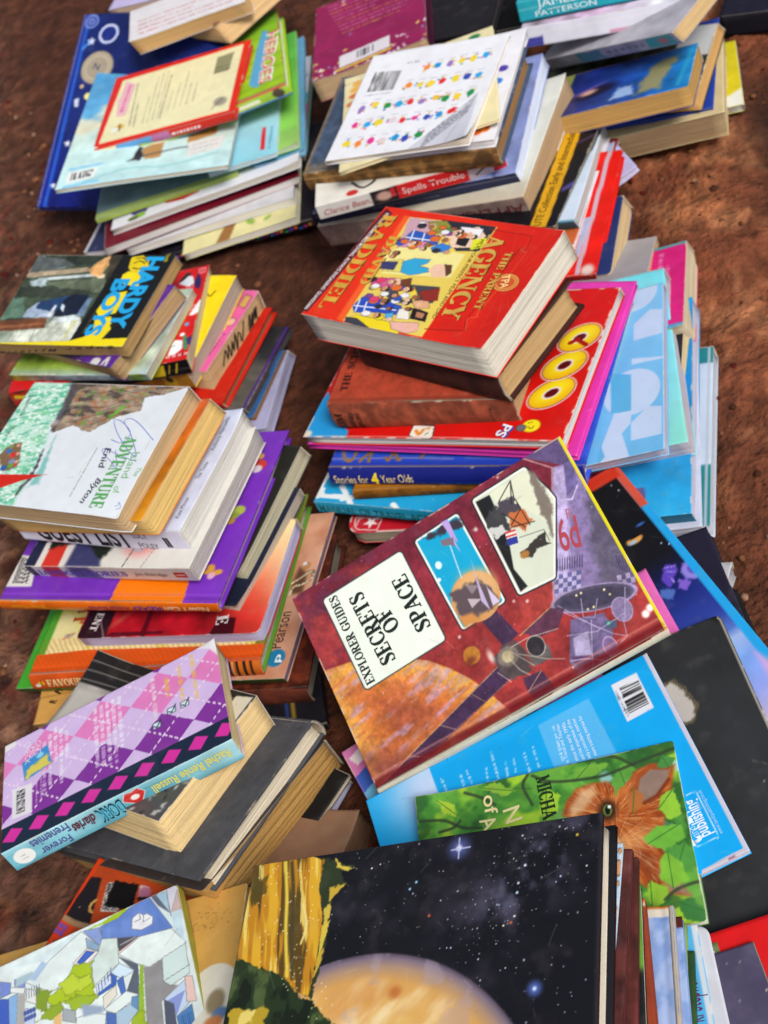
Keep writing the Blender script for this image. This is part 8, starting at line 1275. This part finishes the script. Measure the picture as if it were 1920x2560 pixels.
B = Book('stapled_blue', 'booklet', 'sky blue softcover with dark red lettering along its edge in the front fan', cover='4aa8dc', page='ccd0d8', res=.16, spine=None, bow=0, cat='booklet', art=lambda a: [a.mott(.05, .4), a.line([(.985, 0), (.985, 1)], .35, 'c8d0d8')])
q = [(0.9545,0.6333),(0.9512,0.7992)]; B.text([('ki Stephen', q[0], q[1], 1.5)], '5c2a5a')
Book('white_orange', 'booklet', 'crumpled white softcover with an orange corner in the front fan', cover='c6cad4', page='c8c8cc', res=.2, spine=None, cat='booklet', rnd=.8, bow=.2, art=lambda a: [a.mott(.12, .4, 3), a.poly([(.6, 0), (1, 0), (.98, .11), (.7, .2)], 'd8601c', soft=.05)])
Book('olive_sliver', 'booklet', 'thin olive green booklet edge beside the crumpled white softcover', cover='6a7a50', page='7a8a6a', res=.4, spine=None, cat='booklet')
Book('yellow_card', 'board_book', 'small yellow card book with rounded corner at the lower right front', cover='dcb440', page='d4b46a', res=.2, spine=None, rnd=.8, art=lambda a: [a.mott(.06, .5), a.poly([(.5, 0), (.96, 0), (.96, .86), (.5, .86)], 'd0ccc4', soft=.05)])
def a_town(a):
    a.c[:] = H('d2dfdf'); a.mott(.06, .35, 3)
    p = lambda s, c, **k: a.poly(s, c, **({'soft': .04, 'out': '5a5a60', 'ow': .035} | k))
    g = lambda s, c, sd: a.poly(s, c, soft=.08, rough=.3, seed=sd, out='6a7a28', ow=.05)
    p([(0.3591,0.9831),(0.5593,0.9819),(0.594,0.9911),(0.8288,0.9991),(0.8967,1.005),(0.9479,1.011),(1,1.003),(1.01,0.9107),(0.9587,0.8589)], 'c9dade', out=None)
    a.poly([(0.6766,0.9859),(0.7217,0.9815),(0.7731,0.9654),(0.8281,0.9951),(0.8044,1.002),(0.723,0.9895),(0.6772,0.99)], '9ab82a', soft=.06, rough=.12)
    p([(0.7211,0.9775),(0.7835,0.9776),(0.8281,0.9951),(0.8998,0.9996),(0.955,0.8607),(0.8943,0.8519),(0.8411,0.8837),(0.7179,0.932)], '5e7cc0'); a.poly([(0.7307,0.96),(0.8141,0.9628),(0.8785,0.9749),(0.9073,0.9091),(0.8617,0.8844),(0.7262,0.9322)], '6f8ccc', soft=.5, rough=.4, a=.6)
    p([(0.9047,1.004),(0.9245,0.9984),(0.9577,0.9148),(0.9248,0.9567)], '5a6078'); p([(0.9242,0.9964),(0.9607,0.9916),(0.9573,0.9539),(0.9577,0.9148)], '9cbccf'); p([(0.9623,0.9997),(1,1.001),(0.9975,0.9083),(0.9591,0.9012)], 'c4c4d4'); p([(0.9955,0.9789),(0.9975,0.9083),(0.9599,0.9051)], 'd8b8b0', a=.7)
    p([(0.8313,0.9545),(0.8554,0.9623),(0.8692,0.9469),(0.8817,0.9474),(0.8983,0.9264),(0.8919,0.9038),(0.8525,0.9015),(0.823,0.9199)], 'd9dde2'); a.line([(0.8551,0.9603),(0.8571,0.9377),(0.8348,0.9399)], .05, '5a5a66'); a.line([(0.8688,0.945),(0.8651,0.9252),(0.89,0.9261)], .05, '5a5a66')
    p([(0.6605,0.9894),(0.7166,0.9754),(0.7128,0.9132),(0.7064,0.912)], '7f94c8'); p([(0.6524,0.9911),(0.7064,0.912),(0.6994,0.9069),(0.5396,0.837),(0.5233,0.8364),(0.4751,0.875),(0.4419,0.9069)], 'd3e0e0'); p([(0.5055,0.9523),(0.524,0.9352),(0.4736,0.8963),(0.4507,0.9111)], 'a3bcd8', out=None, soft=.1)
    p([(0.6646,0.9617),(0.7013,0.9187),(0.6982,0.8991),(0.6652,0.9253)], '86a4c0'); p([(0.6092,0.8951),(0.663,0.9242),(0.6994,0.8943),(0.6378,0.8671)], 'e2dcd8'); p([(0.6232,0.8927),(0.6598,0.9173),(0.6861,0.9006),(0.6355,0.8786)], '3f62b8')
    p([(0.7179,0.932),(0.7681,0.9122),(0.7593,0.8245),(0.6666,0.7903),(0.671,0.8702),(0.6994,0.8943)], 'c4d4d0'); p([(0.7697,0.9093),(0.837,0.8835),(0.7677,0.8619)], '4a4a52'); a.line([(0.7755,0.8834),(0.8291,0.8852)], .1, '9a9aa0'); a.line([(0.7674,0.86),(0.8445,0.8799)], .14, 'd8b4b0')
    p([(0.7664,0.8542),(0.8445,0.8799),(0.9505,0.8586),(0.9891,0.79),(0.8558,0.7669),(0.8172,0.7973)], 'd6e3e2'); p([(0.9615,0.9129),(0.9975,0.9083),(0.9854,0.7918),(0.9587,0.8589)], 'b8d0dc', out=None)
    p([(0.7648,0.8446),(0.8202,0.7917),(0.8073,0.6774),(0.7666,0.7159),(0.8057,0.7782)], '56606e'); p([(0.8277,0.7883),(0.8388,0.783),(0.8152,0.6347),(0.7856,0.6019),(0.7748,0.6068),(0.8063,0.6936)], '8aac3a', out=None, rough=.1)
    a.poly([(0.8374,0.7755),(0.8595,0.7651),(0.9032,0.7731),(0.8942,0.6966),(0.9354,0.6656),(0.8748,0.6385),(0.8681,0.5645),(0.8144,0.5888)], '8a8a8c', soft=.06); a.mott(.07, 1.4, 6)
    p([(0.9036,0.775),(0.9846,0.788),(0.9797,0.6887),(0.9137,0.6756),(0.8927,0.6993)], 'c2d6d4'); a.line([(0.8927,0.6993),(0.9851,0.7143)], .05, '6a6a70')
    p([(0.8835,0.6423),(0.9607,0.6736),(0.969,0.603),(0.9121,0.5712)], 'b4c8e0'); p([(0.8935,0.6338),(0.9539,0.6412),(0.9128,0.5747)], '7f8fc8', out=None); p([(0.8831,0.6406),(0.9093,0.6149),(0.905,0.5176),(0.8697,0.5335)], '4f5668'); p([(0.9121,0.5712),(0.966,0.5889),(0.9611,0.4923),(0.9121,0.5144)], '4a7ab0'); p([(0.963,0.6845),(0.9842,0.6746),(0.9828,0.5928),(0.9536,0.6023)], 'd8bab2')
    for i in range(6): a.line([[(0.9221,0.5629)][0], [(0.9261,0.5081)][0]] if 0 else [([(0.9228,0.5664)][0][0] + .007 * i, [(0.9228,0.5664)][0][1]), ([(0.9226,0.5096)][0][0] + .007 * i, [(0.9226,0.5096)][0][1])], .05, '2c4a84')
    for i, (s, c) in enumerate((([(0.4707,0.873),(0.5233,0.8364),(0.5039,0.813),(0.4995,0.7789),(0.466,0.8022)], '7c9430'), ([(0.5044,0.8168),(0.5718,0.8342),(0.6119,0.8855),(0.6716,0.874),(0.6676,0.8223),(0.6682,0.7493),(0.6461,0.7357),(0.5913,0.7449),(0.5644,0.7811),(0.5299,0.765)], 'a3bc28'), ([(0.5571,0.8452),(0.5997,0.8581),(0.6198,0.8283),(0.6612,0.8335),(0.6603,0.8013),(0.6066,0.7938),(0.5676,0.8038)], 'b4c83c'), ([(0.4966,0.7882),(0.5497,0.7919),(0.5542,0.7659),(0.5274,0.7464),(0.4647,0.7591)], '8aa430'), ([(0.7639,0.6117),(0.7934,0.6446),(0.8165,0.6419),(0.8095,0.5834),(0.7481,0.5883)], '96b02a'), ([(0.5649,0.7849),(0.6211,0.7831),(0.672,0.7476),(0.638,0.7354),(0.5908,0.7412)], '96b030'))): g(s, c, i)
    p([(0.6767,0.7775),(0.7298,0.8056),(0.7478,0.793),(0.7381,0.7591),(0.6763,0.7496)], '3f62b4'); p([(0.6742,0.7868),(0.7266,0.7989),(0.7241,0.7717),(0.6737,0.7588)], 'c8d4e8'); 
    for i in range(5): a.line([([(0.6823,0.787)][0][0] + .012 * i, [(0.6823,0.787)][0][1] + .009 * i), ([(0.6794,0.7562)][0][0] + .012 * i, [(0.6794,0.7562)][0][1] + .009 * i)], .06, '3a4e90')
    p([(0.7298,0.8056),(0.7612,0.8236),(0.8057,0.7782),(0.7602,0.771)], 'c9dfee'); p([(0.744,0.7705),(0.7652,0.7768),(0.7672,0.7196),(0.7512,0.7191)], '4a6cb8'); p([(0.6906,0.739),(0.7377,0.7573),(0.7364,0.7259),(0.6877,0.6968)], 'd6d4c8'); p([(0.6877,0.6968),(0.7679,0.7233),(0.8063,0.6936),(0.7228,0.6691)], 'd8e4e2'); p([(0.7228,0.6691),(0.7798,0.6783),(0.7977,0.6466),(0.7531,0.6166),(0.7155,0.603)], 'a0bcd0'); p([(0.6939,0.6862),(0.7225,0.6673),(0.7155,0.603),(0.6827,0.6178)], '4c6cae'); p([(0.783,0.6965),(0.8038,0.6908),(0.7959,0.6474),(0.7785,0.671)], '5f8ab8')
    p([(0.3553,0.9472),(0.3905,0.9267),(0.3866,0.8914),(0.3496,0.8921)], '6f84c4'); p([(0.4056,0.9321),(0.44,0.9078),(0.4357,0.8892),(0.4029,0.9085)], '7a8cc8'); p([(0.3887,0.9109),(0.4377,0.8883),(0.4295,0.8716),(0.387,0.8953)], 'd8e0e0'); p([(0.3492,0.8882),(0.3786,0.8746),(0.3681,0.7595),(0.314,0.7839)], '3f5cb4'); p([(0.379,0.8785),(0.4101,0.8805),(0.3945,0.7791),(0.3713,0.7896)], '7fa8d4'); p([(0.4372,0.8844),(0.4698,0.8652),(0.4679,0.8174),(0.4326,0.8457)], 'd8dcd8')
    for i in range(6): a.line([([(0.4409,0.8806)][0][0] + .009 * i, [(0.4409,0.8806)][0][1]), ([(0.437,0.8478)][0][0] + .009 * i, [(0.437,0.8478)][0][1])], .06, '5a6a8a')
    p([(0.4295,0.8189),(0.4617,0.8002),(0.4482,0.7234),(0.414,0.7388)], 'b8c8e0'); p([(0.5536,0.7621),(0.594,0.7357),(0.5886,0.6989),(0.5484,0.725)], '9aa4a8'); p([(0.5945,0.7119),(0.6489,0.7028),(0.6909,0.6797),(0.6754,0.621),(0.587,0.6609)], 'd4e0e0'); p([(0.6161,0.7494),(0.6858,0.7095),(0.6828,0.6912),(0.6174,0.7054)], '8fa0b8', out=None, soft=.15); p([(0.4044,0.9037),(0.4419,0.9069),(0.4731,0.9256),(0.4658,0.9332),(0.4119,0.9333)], '9cb8c4', out=None, soft=.1); p([(0.5193,0.7461),(0.5483,0.7527),(0.5386,0.6827),(0.5123,0.6945)], 'd8b47a', out=None); a.poly([(0.4096,0.8767),(0.4354,0.8689),(0.4159,0.738),(0.3911,0.7492)], 'a4a4a0', soft=.08)
    for i in range(8): a.ell(([(0.4277,0.8037)][0][0] + .01 * (i % 4), [(0.4277,0.8037)][0][1] - .02 * (i // 4)), .15, .2, '4a5a9a', soft=.05)
    a.wear(.06, 'd8d4d4', 3, .5)
Book('town', 'picture_book', 'picture book with an aerial drawing of white and blue houses, lower left corner', cover='d2dfdf', page='b4b8ac', art=a_town, res=.07, spine='u1', spine_col='aab050', bow=.03, twist=0, m='print', worn=0, rnd=.3)
def a_tf(a):
    a.c[:] = H('cfa052'); a.mott(.08, .3, 3); R = random.Random(3)
    for i in range(60): q = [(0.8801,0.9003)][0]; a.ell((q[0] + R.gauss(0, .04), q[1] + R.gauss(0, .03)), R.uniform(.02, .06), .03, '5a3c1c', a=.8)
    for i in range(40): a.ell((R.random(), R.random()), .03, .03, '6a4c24', a=.7)
    a.ell([(0.9322,0.6096)][0], 2.6, 3.2, 'd8d4c4', soft=.06); a.ell([(0.9505,0.6122)][0], .8, 1.0, '7a6a4a', soft=.2, a=.8); a.ell([(0.9719,0.5708)][0], .7, .5, '5a7aa8', soft=.15); a.ell([(0.9537,0.5469)][0], .8, .5, 'c07a4a', soft=.2); a.wear(.12, 'e0d0a8', 4, .5)
Book('tan_flat', 'picture_book', 'sandy tan picture book with brown specks beneath the aerial house drawing', cover='cfa052', page='b89c60', art=a_tf, res=.12, spine=None, rnd=.3, bow=0, twist=0, worn=0, m='matte')
def a_ob(a):
    a.c[:] = H('a8401a'); a.mott(.1, .4, 2); a.line([(0, 0), (.0, 1)], .8, 'cc3a10', soft=.1)
    a.poly([(0.009806,0.7142),(0.009259,0.7926),(0.01775,0.9101),(0.06559,0.9231),(0.09795,0.828),(0.1365,0.7157),(0.09673,0.7105)], '1c171c', soft=.05); a.poly([(0.008834,0.603),(0.008859,0.711),(0.07644,0.6857),(0.06128,0.6355)], 'cf3c10', soft=.05); a.line(smooth([(0.01189,0.7066),(0.06457,0.703),(0.1379,0.7135)]), .5, '9a7a5a', soft=.08); a.line(smooth([(0.09795,0.828),(0.08781,0.8015),(0.09777,0.7776),(0.1134,0.7727)]), .22, 'b08a4a')
    a.bars([(0.1445,0.7908),(0.2207,0.8188),(0.1368,0.9283),(0.1024,0.9147)], 'c8c4c0', 3, .05, .05); a.poly([(0.1493,0.8206),(0.135,0.8653),(0.1309,0.9373),(0.2401,0.9577),(0.2739,0.8485),(0.2011,0.8302)], '0c0b0c', soft=.04, rough=.12); a.poly([(0.245,0.9596),(0.2892,0.9659),(0.3098,0.9238),(0.2715,0.9085)], 'c8b8b8', soft=.05); a.ell([(0.2842,0.9359)][0], .6, .5, 'a86a8a', soft=.15); a.line([(0.2744,0.9041),(0.3174,0.9212)], .3, '18141a')
B = Book('orange_black', 'picture_book', 'orange and black book with barcode, partly under the sandy tan picture book', top='back_cover', cover='a8401a', page='8a4a2a', art=a_ob, res=.12, spine=None, bow=0, twist=0, worn=0)
q = [(0.04427,0.6286),(0.04912,0.6801)]; B.text([('SUS', q[0], q[1], .9, .05)], '6a4aa0')
